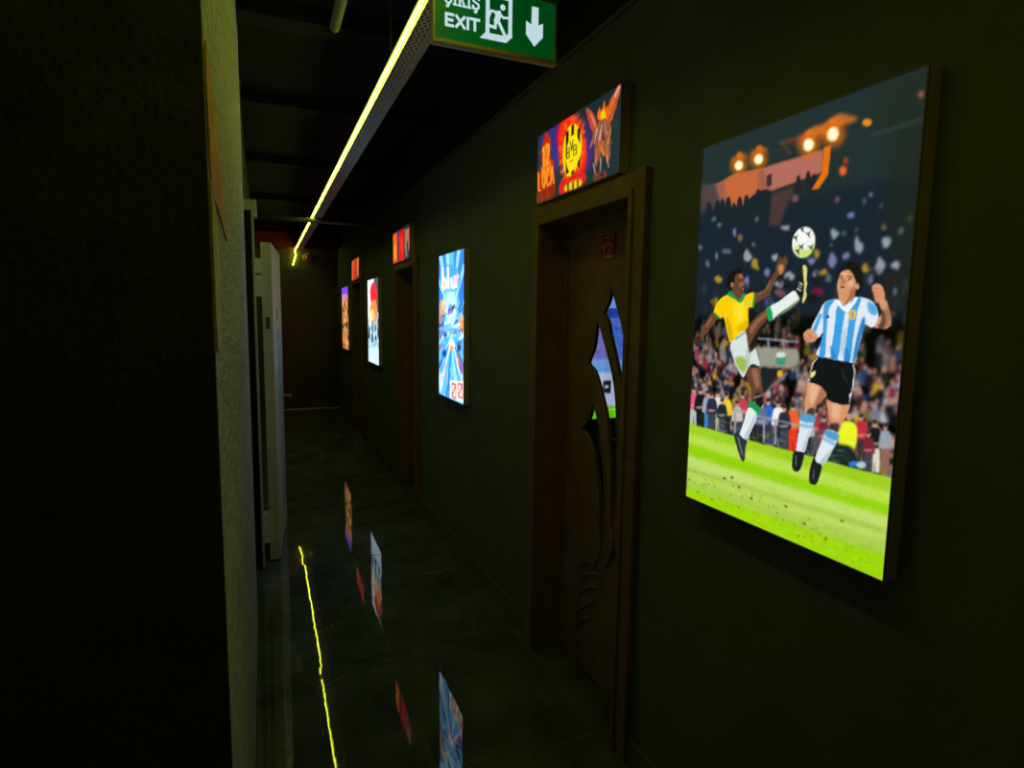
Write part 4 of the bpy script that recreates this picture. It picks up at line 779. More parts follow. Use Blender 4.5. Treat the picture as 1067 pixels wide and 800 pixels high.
["s",[120,180,210],0.8,0.5,[[449,265],[477,258],[476,251],[447,258]]],
["s",[150,180,170],0.7,1,[[474,246],[453,205],[443,205]]],
["s",[26,28,34],1,0.3,[[374,218],[399,219],[398,199],[392,177],[380,169],[370,176],[368,199]]],
["p",[150,155,165],0.7,0.5,[[376,207],[378,182],[381,183],[379,208]]],
["p",[225,230,235],1,0.3,[[376,218],[397,220],[398,222],[376,221]]],
["s",[26,28,34],1,0.3,[[426,214],[435,205],[448,201],[446,179],[437,154],[420,154],[418,181]]],
["p",[120,125,135],0.7,0.5,[[428,188],[427,163],[430,164],[431,188]]],
["s",[238,244,236],1,0.4,[[389,689],[382,674],[369,665],[352,664],[337,673],[328,688],[327,707],[334,722],[348,731],[364,731],[379,722],[388,707]]],
["s",[200,226,110],0.9,2,[[334,692],[362,679],[387,691],[383,671],[361,662],[338,675]]],
["s",[250,252,246],0.9,2,[[370,708],[367,700],[360,695],[352,695],[344,699],[339,707],[338,716],[341,724],[348,728],[356,728],[364,724],[369,717]]],
["s",[44,52,50],0.9,0.3,[[344,694],[353,691],[360,696],[357,688],[359,680],[351,686]]],
["s",[44,52,50],0.9,0.3,[[361,720],[369,717],[376,722],[373,714],[375,706],[367,713]]],
["s",[44,52,50],0.9,0.3,[[326,716],[335,713],[342,718],[339,709],[341,701],[333,708]]],
["s",[44,52,50],0.9,0.3,[[334,684],[343,682],[350,686],[347,678],[349,670],[341,677]]],
["s",[44,52,50],0.9,0.3,[[371,689],[379,687],[386,691],[383,683],[385,675],[377,682]]],
["s",[44,52,50],0.9,0.3,[[344,733],[353,730],[359,735],[356,726],[358,719],[350,725]]]]],"door_sign":[[672,288],[["p",[22,44,52],1,0,[[-45,292],[680,307],[700,-9],[-32,-7]]],
["s",[64,40,130],0.9,12,[[440,185],[475,119],[458,71],[393,52],[292,70],[176,123],[80,200],[35,278],[59,331],[141,344],[253,314],[361,256]]],
["s",[40,60,130],0.6,10,[[206,170],[197,115],[167,79],[121,72],[73,98],[35,150],[19,215],[29,273],[63,308],[110,311],[157,282],[191,231]]],
["s",[60,40,120],0.6,10,[[501,134],[497,88],[478,57],[450,50],[420,70],[395,111],[384,164],[390,212],[410,242],[439,247],[468,226],[491,185]]],
["s",[196,36,8],1,1.2,[[26,58],[14,101],[2,145],[33,130],[51,159],[39,210],[56,254],[74,281],[92,288],[112,263],[132,239],[129,197],[145,154],[163,158],[170,109],[172,54]]],
["s",[255,140,24],0.75,2.5,[[50,103],[43,130],[36,157],[54,148],[65,165],[58,197],[69,224],[80,241],[91,245],[103,230],[116,215],[114,189],[124,162],[135,164],[140,134],[141,100]]],
["s",[150,34,14],0.9,3,[[6,53],[167,63],[170,8],[8,16]]],
["p",[255,170,50],1,0.3,[[61,211],[71,231],[55,236],[46,216]]],
["p",[255,170,50],1,0.3,[[55,235],[59,154],[75,151],[71,231]]],
["p",[255,170,50],1,0.3,[[61,148],[81,149],[73,156],[52,156]]],
["p",[255,170,50],1,0.3,[[98,213],[106,231],[91,236],[83,218]]],
["p",[255,170,50],1,0.3,[[102,230],[114,230],[106,237],[94,237]]],
["p",[255,170,50],1,0.3,[[102,235],[109,217],[123,214],[117,232]]],
["p",[255,170,50],1,0.3,[[109,218],[106,196],[121,192],[124,214]]],
["p",[255,170,50],1,0.3,[[106,196],[86,155],[101,151],[121,191]]],
["p",[255,170,50],1,0.3,[[98,149],[126,150],[118,157],[90,157]]],
["p",[255,160,44],1,0.3,[[10,137],[14,58],[26,56],[22,134]]],
["p",[255,160,44],1,0.3,[[23,54],[47,54],[42,60],[17,59]]],
["p",[255,160,44],1,0.3,[[64,138],[53,118],[65,115],[76,134]]],
["p",[255,160,44],1,0.3,[[53,118],[55,78],[67,76],[65,115]]],
["p",[255,160,44],1,0.3,[[55,77],[68,58],[79,57],[66,77]]],
["p",[255,160,44],1,0.3,[[79,56],[90,76],[79,79],[68,59]]],
["p",[255,160,44],1,0.3,[[90,76],[88,115],[77,118],[79,78]]],
["p",[255,160,44],1,0.3,[[88,116],[75,136],[64,137],[77,117]]],
["p",[255,160,44],1,0.3,[[129,121],[117,136],[106,137],[119,121]]],
["p",[255,160,44],1,0.3,[[106,138],[94,118],[105,115],[117,135]]],
["p",[255,160,44],1,0.3,[[94,118],[96,78],[107,76],[105,116]]],
["p",[255,160,44],1,0.3,[[96,78],[110,58],[121,58],[107,77]]],
["p",[255,160,44],1,0.3,[[121,56],[132,72],[121,75],[110,59]]],
["p",[255,160,44],1,0.3,[[144,57],[155,135],[144,138],[133,59]]],
["p",[255,160,44],1,0.3,[[144,138],[162,59],[173,58],[155,136]]],
["p",[255,160,44],1,0.3,[[146,83],[162,83],[157,88],[141,88]]],
["s",[206,10,70],0.9,5,[[440,147],[446,84],[420,42],[368,33],[300,59],[236,117],[193,192],[186,261],[217,303],[276,307],[344,275],[403,216]]],
["s",[240,40,10],1,2,[[426,150],[432,92],[410,53],[364,44],[305,68],[248,121],[210,189],[203,252],[229,291],[280,295],[340,266],[392,213]]],
["s",[255,90,20],0.8,1.5,[[426,152],[423,147],[417,144],[411,145],[405,148],[402,154],[403,160],[406,165],[412,168],[419,168],[424,164],[427,158]]],
["s",[255,90,20],0.8,1.5,[[420,109],[417,103],[411,101],[404,101],[399,104],[396,110],[396,116],[400,122],[406,124],[412,124],[418,121],[421,115]]],
["s",[255,90,20],0.8,1.5,[[397,75],[394,70],[388,67],[381,67],[376,70],[373,76],[373,83],[377,88],[383,91],[389,91],[395,87],[398,82]]],
["s",[255,90,20],0.8,1.5,[[362,58],[358,53],[352,50],[345,50],[339,53],[336,59],[337,66],[340,71],[346,74],[353,74],[359,71],[362,65]]],
["s",[255,90,20],0.8,1.5,[[319,62],[315,57],[309,54],[302,54],[296,57],[293,63],[293,70],[297,75],[304,78],[311,78],[317,75],[320,69]]],
["s",[255,90,20],0.8,1.5,[[279,87],[275,81],[268,78],[261,79],[255,82],[252,88],[252,95],[256,100],[263,103],[270,103],[276,100],[279,94]]],
["s",[255,90,20],0.8,1.5,[[249,128],[245,123],[238,120],[231,120],[225,124],[221,130],[222,136],[226,142],[233,145],[240,145],[246,141],[249,135]]],
["s",[255,90,20],0.8,1.5,[[236,177],[232,172],[226,169],[218,169],[212,173],[208,179],[209,186],[213,192],[220,194],[227,194],[234,190],[237,184]]],
["s",[255,90,20],0.8,1.5,[[244,224],[240,218],[233,215],[226,216],[220,220],[216,226],[217,233],[221,238],[228,241],[235,240],[241,236],[245,230]]],
["s",[255,90,20],0.8,1.5,[[270,257],[266,252],[259,249],[252,250],[246,254],[243,260],[243,267],[247,272],[254,274],[261,274],[267,270],[270,264]]],
["s",[255,90,20],0.8,1.5,[[308,271],[304,266],[298,264],[291,264],[285,268],[282,274],[282,281],[286,286],[293,288],[300,288],[305,284],[308,278]]],
["s",[255,90,20],0.8,1.5,[[350,264],[346,259],[340,256],[334,257],[328,261],[325,267],[325,273],[329,278],[335,281],[342,280],[348,276],[351,270]]],
["s",[255,90,20],0.8,1.5,[[388,238],[385,233],[379,230],[372,231],[366,235],[363,240],[364,247],[368,252],[374,254],[380,254],[386,250],[389,244]]],
["s",[255,90,20],0.8,1.5,[[415,198],[412,193],[406,190],[399,191],[394,194],[391,200],[391,206],[395,212],[401,214],[407,214],[413,210],[416,204]]],
["s",[250,214,10],1,0.5,[[337,251],[373,227],[398,181],[398,125],[373,88],[336,63],[296,62],[266,85],[248,130],[248,191],[270,237],[302,254]]],
["p",[34,28,10],1,0.4,[[267,240],[291,238],[300,76],[275,76]]],
["p",[34,28,10],1,0.4,[[313,251],[335,250],[345,63],[323,62]]],
["p",[34,28,10],1,0.4,[[363,224],[384,224],[392,82],[371,81]]],
["s",[255,228,20],1,0.4,[[336,212],[368,189],[390,152],[386,114],[358,88],[323,77],[294,90],[276,124],[276,165],[293,198]]],
["p",[40,36,10],1,0,[[283,133],[281,172],[274,173],[276,135]]],
["p",[40,36,10],1,0,[[279,171],[295,170],[292,174],[276,174]]],
["p",[40,36,10],1,0,[[290,172],[296,166],[302,167],[297,172]]],
["p",[40,36,10],1,0,[[296,167],[296,160],[303,158],[303,166]]],
["p",[40,36,10],1,0,[[296,160],[291,155],[298,153],[303,157]]],
["p",[40,36,10],1,0,[[293,156],[277,156],[280,152],[296,152]]],
["p",[40,36,10],1,0,[[292,154],[299,148],[304,149],[297,154]]],
["p",[40,36,10],1,0,[[298,150],[298,140],[306,138],[305,148]]],
["p",[40,36,10],1,0,[[299,140],[292,136],[299,133],[305,137]]],
["p",[40,36,10],1,0,[[294,136],[278,136],[281,132],[297,132]]],
["p",[40,36,10],1,0,[[300,194],[315,154],[322,152],[307,193]]],
["p",[40,36,10],1,0,[[322,152],[333,192],[325,194],[315,154]]],
["p",[40,36,10],1,0,[[339,131],[337,170],[330,172],[332,133]]],
["p",[40,36,10],1,0,[[335,169],[352,168],[349,172],[332,173]]],
["p",[40,36,10],1,0,[[347,170],[353,164],[359,164],[353,170]]],
["p",[40,36,10],1,0,[[352,165],[353,158],[360,156],[359,164]]],
["p",[40,36,10],1,0,[[353,158],[348,153],[355,150],[360,155]]],
["p",[40,36,10],1,0,[[350,154],[333,154],[336,150],[353,150]]],
["p",[40,36,10],1,0,[[349,152],[356,146],[361,147],[354,152]]],
["p",[40,36,10],1,0,[[355,147],[355,137],[362,136],[362,146]]],
["p",[40,36,10],1,0,[[356,138],[349,133],[355,130],[362,135]]],
["p",[40,36,10],1,0,[[351,134],[334,134],[338,130],[354,130]]],
["p",[120,100,10],1,0.4,[[303,115],[339,114],[335,118],[299,119]]],
["s",[220,24,40],1,2,[[246,63],[405,63],[430,12],[232,5]]],
["s",[240,200,10],1,0.8,[[281,34],[392,34],[401,7],[274,9]]],
["p",[40,30,10],1,0.4,[[291,38],[292,4],[306,1],[304,35]]],
["p",[40,30,10],1,0.4,[[331,36],[333,3],[346,1],[344,34]]],
["p",[40,30,10],1,0.4,[[370,35],[372,2],[384,0],[383,32]]],
["s",[200,74,44],1,0.5,[[514,155],[478,185],[447,231],[426,278],[452,269],[481,245],[507,207]]],
["s",[236,130,90],0.8,0.8,[[491,198],[449,258],[474,243],[501,206]]],
["s",[214,88,40],1,0.5,[[578,181],[579,219],[593,254],[623,273],[657,294],[657,259],[646,244],[638,221],[627,208],[610,185]]],
["s",[244,180,150],0.85,0.8,[[623,267],[655,289],[650,264],[630,249]]],
["s",[240,130,40],0.8,0.8,[[589,210],[612,248],[631,242],[614,209]]],
["p",[120,40,24],0.7,0.3,[[591,202],[645,243],[640,246],[588,204]]],
["p",[120,40,24],0.7,0.3,[[586,191],[635,221],[629,224],[582,193]]],
["p",[120,40,24],0.7,0.3,[[493,191],[448,262],[441,263],[489,191]]],
["p",[120,40,24],0.7,0.3,[[603,218],[656,271],[650,274],[599,220]]],
["s",[240,110,8],1,0.6,[[510,226],[525,255],[539,234],[557,268],[568,235],[581,245],[584,199],[545,196]]],
["s",[255,196,30],1,0.7,[[530,224],[549,241],[570,212],[544,207]]],
["s",[150,84,60],1,0.6,[[504,198],[537,208],[577,197],[611,162],[601,123],[610,75],[586,48],[574,83],[541,91],[513,50],[496,102],[501,148],[474,135],[485,179]]],
["p",[206,170,160],0.95,0.3,[[497,135],[517,184],[507,188],[492,137]]],
["p",[240,140,40],0.95,0.3,[[603,161],[584,114],[594,111],[607,160]]],
["p",[220,190,185],0.95,0.3,[[543,191],[523,136],[534,133],[547,189]]],
["p",[190,150,140],0.95,0.3,[[563,191],[576,148],[585,147],[567,191]]],
["p",[230,140,70],0.95,0.3,[[515,111],[501,67],[510,64],[518,110]]],
["p",[245,130,20],0.95,0.3,[[539,125],[555,80],[575,78],[546,124]]],
["p",[230,90,20],0.95,0.3,[[525,142],[530,100],[545,97],[531,141]]],
["p",[235,120,40],0.95,0.3,[[581,108],[587,60],[597,59],[585,107]]],
["p",[30,22,26],0.95,0.3,[[551,162],[556,134],[568,131],[556,161]]],
["p",[190,70,30],0.95,0.3,[[592,144],[611,107],[618,106],[595,144]]],
["p",[220,150,120],0.95,0.3,[[478,154],[463,131],[470,128],[481,153]]],
["p",[205,150,130],0.9,0.4,[[486,69],[512,16],[518,16],[497,68]]],
["p",[205,150,130],0.9,0.4,[[540,78],[539,25],[545,23],[551,75]]],
["p",[205,150,130],0.9,0.4,[[580,75],[598,32],[603,31],[590,74]]],
["s",[150,60,40],0.7,1.2,[[494,24],[535,32],[575,27],[588,14],[583,-5],[510,-7]]],
["s",[40,36,40],0.8,1,[[542,24],[568,22],[557,1]]],["streak",[[494,606],[70,190],[6,16],[1,2.5],80,0.6],40,[[60,40,40],[235,110,30],[210,170,160],[250,150,40],[120,60,50],[190,60,40]]],["streak",[[219,421],[56,276],[-8,26],[2,4],0,0.75],90,[[255,110,10],[240,30,10],[255,150,30],[220,10,50]]],
["s",[250,214,10],1,0.5,[[337,251],[373,227],[398,181],[398,125],[373,88],[336,63],[296,62],[266,85],[248,130],[248,191],[270,237],[302,254]]],
["p",[34,28,10],1,0.4,[[267,240],[291,238],[300,76],[275,76]]],
["p",[34,28,10],1,0.4,[[313,251],[335,250],[345,63],[323,62]]],
["p",[34,28,10],1,0.4,[[363,224],[384,224],[392,82],[371,81]]],
["s",[255,228,20],1,0.4,[[336,212],[368,189],[390,152],[386,114],[358,88],[323,77],[294,90],[276,124],[276,165],[293,198]]],
["p",[40,36,10],1,0,[[285,133],[283,171],[275,173],[277,135]]],
["p",[40,36,10],1,0,[[281,170],[297,170],[293,174],[277,174]]],
["p",[40,36,10],1,0,[[292,172],[298,166],[304,166],[298,172]]],
["p",[40,36,10],1,0,[[297,167],[298,159],[305,158],[305,165]]],
["p",[40,36,10],1,0,[[298,160],[293,155],[300,152],[305,157]]],
["p",[40,36,10],1,0,[[294,155],[278,156],[282,152],[298,152]]],
["p",[40,36,10],1,0,[[293,153],[300,148],[306,149],[299,154]]],
["p",[40,36,10],1,0,[[299,149],[300,139],[307,138],[307,147]]],
["p",[40,36,10],1,0,[[300,140],[294,135],[301,132],[307,137]]],
["p",[40,36,10],1,0,[[295,136],[279,136],[283,132],[299,132]]],
["p",[40,36,10],1,0,[[303,195],[317,155],[324,154],[310,194]]],
["p",[40,36,10],1,0,[[324,153],[334,193],[327,195],[317,155]]],
["p",[40,36,10],1,0,[[341,131],[339,170],[332,171],[334,133]]],
["p",[40,36,10],1,0,[[337,169],[353,168],[350,172],[334,172]]],
["p",[40,36,10],1,0,[[349,170],[354,164],[361,164],[355,170]]],
["p",[40,36,10],1,0,[[354,165],[354,157],[361,156],[361,163]]],
["p",[40,36,10],1,0,[[355,158],[349,153],[356,150],[361,155]]],
["p",[40,36,10],1,0,[[351,153],[335,154],[338,150],[354,150]]],
["p",[40,36,10],1,0,[[350,151],[357,146],[362,146],[355,152]]],
["p",[40,36,10],1,0,[[356,147],[357,137],[364,135],[363,145]]],
["p",[40,36,10],1,0,[[357,138],[351,133],[357,130],[364,135]]],
["p",[40,36,10],1,0,[[352,133],[336,134],[339,130],[355,130]]],
["p",[120,100,10],1,0.4,[[303,115],[339,114],[335,118],[299,119]]],["streak",[[0,140],[0,250],[8,24],[2,4],88,0.5],40,[[255,120,20],[200,30,10],[255,170,40],[120,30,20]]],
["p",[255,160,44],1,0.3,[[60,211],[69,231],[57,235],[47,215]]],
["p",[255,160,44],1,0.3,[[57,235],[60,154],[73,151],[69,232]]],
["p",[255,160,44],1,0.3,[[60,149],[80,150],[74,156],[53,155]]],
["p",[255,160,44],1,0.3,[[97,214],[104,231],[92,235],[85,218]]],
["p",[255,160,44],1,0.3,[[101,230],[113,230],[106,236],[95,236]]],
["p",[255,160,44],1,0.3,[[104,234],[110,217],[122,215],[116,232]]],
["p",[255,160,44],1,0.3,[[110,217],[107,195],[119,192],[122,214]]],
["p",[255,160,44],1,0.3,[[107,195],[88,155],[100,151],[119,192]]],
["p",[255,160,44],1,0.3,[[97,150],[125,151],[119,157],[90,156]]],
["p",[255,160,44],1,0.3,[[10,137],[13,58],[26,56],[23,134]]],
["p",[255,160,44],1,0.3,[[23,54],[47,54],[42,60],[17,60]]],
["p",[255,160,44],1,0.3,[[64,138],[53,118],[65,114],[76,134]]],
["p",[255,160,44],1,0.3,[[53,118],[54,78],[67,76],[65,115]]],
["p",[255,160,44],1,0.3,[[55,77],[68,58],[80,57],[67,76]]],
["p",[255,160,44],1,0.3,[[80,56],[91,75],[78,79],[67,59]]],
["p",[255,160,44],1,0.3,[[91,76],[89,115],[76,118],[78,78]]],
["p",[255,160,44],1,0.3,[[89,116],[76,136],[64,137],[77,117]]],
["p",[255,160,44],1,0.3,[[130,121],[117,136],[106,137],[118,121]]],
["p",[255,160,44],1,0.3,[[106,138],[93,119],[105,115],[118,135]]],
["p",[255,160,44],1,0.3,[[93,118],[95,79],[108,76],[106,115]]],
["p",[255,160,44],1,0.3,[[96,78],[110,58],[121,58],[107,77]]],
["p",[255,160,44],1,0.3,[[121,56],[132,72],[120,76],[110,60]]],
["p",[255,160,44],1,0.3,[[144,57],[155,135],[143,138],[132,59]]],
["p",[255,160,44],1,0.3,[[143,138],[162,59],[173,57],[155,136]]],
["p",[255,160,44],1,0.3,[[146,83],[162,83],[157,89],[141,89]]]]],"racing":[[566,962],[["p",[84,180,238],1,0,[[-92,1019],[640,993],[660,-25],[-92,-69]]],
["s",[24,96,200],0.6,3,[[-42,961],[196,966],[152,740],[-16,612]]],
["s",[20,84,190],0.6,3,[[348,964],[567,961],[574,548],[413,730]]],
["p",[170,225,250],0.75,1.2,[[299,547],[73,966],[-9,969],[278,546]]],
["p",[170,225,250],0.75,1.2,[[300,547],[234,963],[158,969],[278,546]]],
["p",[170,225,250],0.75,1.2,[[299,546],[484,962],[417,971],[278,547]]],
["p",[170,225,250],0.75,1.2,[[299,546],[600,864],[537,874],[278,547]]],
["p",[170,225,250],0.75,1.2,[[299,548],[24,814],[-57,811],[278,546]]],
["s",[60,150,225],0.8,6,[[493,786],[464,746],[383,718],[265,710],[141,727],[45,764],[9,812],[44,856],[140,882],[263,885],[381,865],[463,829]]],
["s",[190,240,255],0.9,8,[[415,596],[399,541],[354,500],[289,484],[222,498],[172,540],[153,598],[171,656],[221,697],[287,710],[352,693],[398,651]]],
["s",[40,110,190],0.6,5,[[130,493],[121,441],[95,401],[59,385],[22,398],[-5,437],[-16,491],[-6,545],[21,584],[58,598],[94,584],[120,546]]],
["s",[40,110,190],0.6,5,[[575,501],[568,454],[548,418],[519,404],[489,416],[466,451],[457,499],[465,548],[486,583],[516,596],[545,583],[567,548]]],
["p",[255,252,240],1,0.3,[[62,879],[63,734],[111,732],[110,875]]],
["p",[255,252,240],1,0.3,[[90,726],[143,726],[138,739],[84,740]]],
["p",[255,252,240],1,0.3,[[163,731],[189,763],[144,768],[117,735]]],
["p",[255,252,240],1,0.3,[[189,766],[163,805],[117,804],[144,765]]],
["p",[255,252,240],1,0.3,[[137,811],[83,812],[90,799],[143,798]]],
["p",[255,252,240],1,0.3,[[191,876],[192,733],[237,731],[236,873]]],
["p",[255,252,240],1,0.3,[[275,804],[275,754],[319,753],[318,801]]],
["p",[255,252,240],1,0.3,[[276,753],[296,731],[337,732],[318,754]]],
["p",[255,252,240],1,0.3,[[319,725],[357,725],[353,738],[314,738]]],
["p",[255,252,240],1,0.3,[[376,730],[385,751],[343,755],[334,733]]],
["p",[255,252,240],1,0.3,[[343,808],[344,732],[386,730],[385,806]]],
["p",[255,252,240],1,0.3,[[378,808],[379,732],[420,730],[419,805]]],
["p",[255,252,240],1,0.3,[[419,777],[446,801],[407,807],[379,782]]],
["p",[255,252,240],1,0.3,[[423,798],[455,795],[462,806],[430,810]]],
["s",[255,240,200],0.4,4,[[330,758],[318,740],[287,727],[243,724],[198,730],[164,746],[152,766],[164,784],[197,797],[242,799],[286,792],[318,777]]],
["s",[255,160,235],0.6,3,[[453,782],[448,762],[434,747],[413,742],[393,749],[377,765],[371,786],[377,807],[392,822],[412,826],[433,820],[448,803]]],
["s",[250,160,90],0.9,3,[[153,611],[144,585],[118,566],[82,559],[46,566],[19,585],[9,612],[19,639],[46,658],[82,664],[118,656],[143,637]]],
["s",[252,150,80],0.95,3,[[579,501],[571,469],[549,444],[518,434],[486,442],[462,466],[453,499],[461,533],[485,557],[516,566],[547,557],[570,534]]],
["s",[220,130,90],0.8,2,[[82,532],[76,512],[58,498],[34,492],[9,497],[-9,511],[-16,531],[-9,552],[9,567],[34,572],[58,567],[76,552]]],
["s",[255,200,140],0.9,1.5,[[139,637],[134,624],[123,615],[106,611],[89,615],[77,625],[72,638],[77,651],[89,660],[106,663],[122,660],[134,650]]],
["s",[240,250,255],0.75,0.8,[[323,420],[284,418],[254,418],[242,420],[250,425],[277,429],[315,433],[353,436],[381,435],[393,433],[385,429],[359,424]]],
["s",[30,80,170],0.75,0.8,[[517,583],[502,578],[486,576],[475,577],[471,580],[475,585],[487,591],[502,595],[518,597],[529,596],[533,593],[529,588]]],
["s",[150,90,170],0.75,0.8,[[21,482],[-12,478],[-41,477],[-59,480],[-59,486],[-43,493],[-14,499],[19,503],[48,504],[65,501],[65,495],[49,489]]],
["s",[20,50,120],0.75,0.8,[[362,610],[341,604],[319,601],[303,602],[296,606],[301,613],[316,620],[337,626],[358,629],[374,628],[381,624],[376,617]]],
["s",[210,150,160],0.75,0.8,[[182,420],[158,415],[135,412],[119,414],[115,418],[124,424],[144,431],[168,436],[191,439],[206,438],[209,433],[201,427]]],
["s",[120,220,255],0.75,0.8,[[445,532],[412,532],[387,533],[377,536],[385,540],[408,543],[440,545],[472,545],[496,544],[505,541],[498,538],[476,535]]],
["s",[240,250,255],0.75,0.8,[[572,439],[544,428],[516,420],[495,420],[488,425],[496,436],[517,449],[545,460],[573,467],[593,467],[600,462],[592,452]]],
["s",[30,80,170],0.75,0.8,[[75,431],[58,421],[37,415],[18,413],[5,417],[4,425],[13,436],[30,445],[51,452],[70,454],[82,450],[84,442]]],
["s",[150,90,170],0.75,0.8,[[253,487],[230,480],[207,476],[193,477],[189,481],[198,488],[217,495],[241,502],[263,506],[277,506],[281,502],[272,495]]],
["s",[20,50,120],0.75,0.8,[[502,461],[481,455],[462,451],[448,451],[445,455],[453,461],[469,469],[490,475],[509,479],[522,479],[525,475],[518,468]]],
["s",[210,150,160],0.75,0.8,[[137,560],[115,556],[94,554],[77,555],[71,560],[76,566],[92,572],[113,577],[135,579],[151,577],[157,573],[152,567]]],
["s",[120,220,255],0.75,0.8,[[226,415],[183,408],[146,406],[126,408],[129,414],[154,423],[193,431],[236,438],[271,440],[290,438],[287,432],[264,424]]],
["s",[240,250,255],0.75,0.8,[[239,432],[215,421],[192,414],[175,412],[169,417],[176,426],[194,437],[218,448],[241,455],[257,457],[263,452],[256,443]]],
["s",[30,80,170],0.75,0.8,[[278,603],[256,589],[234,579],[218,576],[212,581],[218,593],[235,608],[257,622],[279,631],[295,634],[300,629],[294,618]]],
["s",[150,90,170],0.75,0.8,[[415,438],[384,432],[355,429],[338,431],[336,436],[351,444],[377,452],[408,458],[436,461],[453,459],[454,454],[441,446]]],
["s",[20,50,120],0.75,0.8,[[51,603],[44,595],[31,589],[18,588],[7,591],[1,597],[3,605],[11,613],[23,619],[37,620],[48,617],[53,611]]],
["s",[210,150,160],0.75,0.8,[[79,458],[25,450],[-18,445],[-38,445],[-30,450],[5,459],[56,469],[109,477],[149,481],[168,481],[161,476],[128,468]]],
["s",[120,220,255],0.75,0.8,[[319,420],[268,416],[227,414],[210,416],[221,420],[257,427],[307,433],[358,438],[395,439],[411,437],[401,433],[368,427]]],
["s",[240,250,255],0.75,0.8,[[432,483],[392,477],[357,474],[338,477],[339,483],[361,491],[397,500],[437,506],[470,508],[488,506],[487,500],[466,492]]],
["s",[30,80,170],0.75,0.8,[[535,452],[521,441],[505,434],[492,431],[483,435],[483,443],[491,455],[505,465],[521,472],[535,474],[543,471],[543,462]]],
["s",[150,90,170],0.75,0.8,[[116,405],[57,400],[11,399],[-10,402],[1,409],[41,417],[98,424],[156,429],[199,429],[218,426],[208,419],[171,412]]],
["s",[20,50,120],0.75,0.8,[[322,590],[272,586],[231,585],[213,588],[222,593],[255,599],[304,605],[353,608],[391,609],[408,606],[400,601],[369,595]]],
["s",[210,150,160],0.75,0.8,[[303,496],[297,488],[286,482],[274,480],[264,482],[258,488],[258,496],[264,504],[275,510],[287,512],[297,510],[303,504]]],
["s",[120,220,255],0.75,0.8,[[521,451],[516,441],[507,434],[497,431],[489,434],[484,441],[483,451],[488,461],[497,468],[507,471],[515,468],[521,461]]],
["s",[240,250,255],0.75,0.8,[[149,410],[128,400],[104,393],[83,391],[72,396],[73,405],[86,416],[107,427],[131,434],[151,435],[162,431],[161,422]]],
["s",[30,80,170],0.75,0.8,[[402,361],[396,354],[385,349],[372,347],[359,348],[351,353],[350,360],[355,367],[366,372],[380,375],[392,373],[400,368]]],
["s",[150,90,170],0.75,0.8,[[70,342],[51,327],[29,316],[9,312],[-3,316],[-4,328],[6,343],[25,359],[48,370],[67,373],[79,369],[80,357]]],
["s",[20,50,120],0.75,0.8,[[188,426],[179,416],[162,408],[142,406],[123,408],[111,415],[109,425],[118,435],[135,443],[156,445],[174,443],[186,436]]],
["s",[210,150,160],0.75,0.8,[[500,535],[477,532],[455,533],[442,536],[441,541],[452,547],[472,551],[496,554],[516,553],[529,550],[531,545],[520,540]]],
["s",[120,220,255],0.75,0.8,[[499,426],[487,414],[472,405],[458,401],[449,405],[447,415],[453,428],[465,440],[480,449],[494,452],[503,448],[504,439]]],
["s",[240,250,255],0.75,0.8,[[188,494],[159,493],[135,496],[124,500],[128,506],[146,512],[173,515],[202,515],[224,513],[235,508],[232,502],[214,497]]],
["s",[30,80,170],0.75,0.8,[[477,359],[464,351],[449,346],[435,345],[427,347],[426,354],[433,362],[445,370],[460,375],[474,376],[482,373],[483,367]]],
["s",[150,90,170],0.75,0.8,[[497,360],[479,351],[458,344],[440,342],[430,346],[431,355],[443,366],[461,376],[482,382],[500,383],[509,379],[508,371]]],
["s",[20,50,120],0.75,0.8,[[477,383],[451,380],[430,380],[421,382],[425,385],[443,389],[468,393],[494,396],[514,396],[523,395],[519,391],[502,387]]],
["s",[210,150,160],0.75,0.8,[[492,532],[466,526],[442,523],[428,523],[428,527],[441,534],[464,542],[490,548],[513,551],[527,550],[527,546],[515,539]]],
["s",[120,220,255],0.75,0.8,[[77,378],[54,363],[29,353],[9,350],[-2,355],[1,367],[16,381],[39,395],[63,405],[84,408],[94,403],[91,392]]],
["s",[240,250,255],0.75,0.8,[[550,417],[506,410],[471,406],[454,406],[461,412],[488,420],[530,429],[573,436],[606,440],[622,439],[616,434],[590,426]]],
["s",[30,80,170],0.75,0.8,[[488,605],[467,595],[447,587],[434,586],[431,590],[440,599],[458,610],[479,621],[499,628],[511,630],[514,626],[505,617]]],
["s",[150,90,170],0.75,0.8,[[308,568],[270,567],[239,568],[223,573],[228,579],[252,586],[287,590],[325,591],[355,589],[370,585],[366,579],[343,573]]],
["s",[20,50,120],0.75,0.8,[[48,481],[9,469],[-24,461],[-43,459],[-41,464],[-19,475],[16,488],[55,500],[87,508],[105,509],[103,504],[83,494]]],
["s",[210,150,160],0.75,0.8,[[60,600],[48,593],[31,589],[13,589],[-1,592],[-7,598],[-3,606],[9,612],[26,616],[44,617],[57,614],[63,607]]],
["s",[120,220,255],0.75,0.8,[[278,479],[251,469],[224,463],[205,462],[198,467],[206,476],[227,488],[254,498],[281,504],[300,505],[306,500],[298,490]]],
["s",[240,250,255],0.75,0.8,[[377,577],[363,564],[347,555],[333,552],[324,556],[324,567],[332,580],[346,593],[363,602],[376,605],[384,600],[385,590]]],
["s",[30,80,170],0.75,0.8,[[155,554],[150,548],[138,543],[123,541],[108,543],[98,548],[95,555],[100,561],[112,566],[128,567],[142,565],[152,561]]],
["s",[150,90,170],0.75,0.8,[[286,570],[246,562],[210,559],[189,560],[189,566],[210,575],[246,585],[287,592],[322,595],[341,594],[341,588],[321,579]]],
["s",[20,50,120],0.75,0.8,[[412,513],[391,504],[371,499],[359,498],[356,501],[365,509],[382,518],[403,526],[422,532],[434,533],[437,529],[428,522]]],
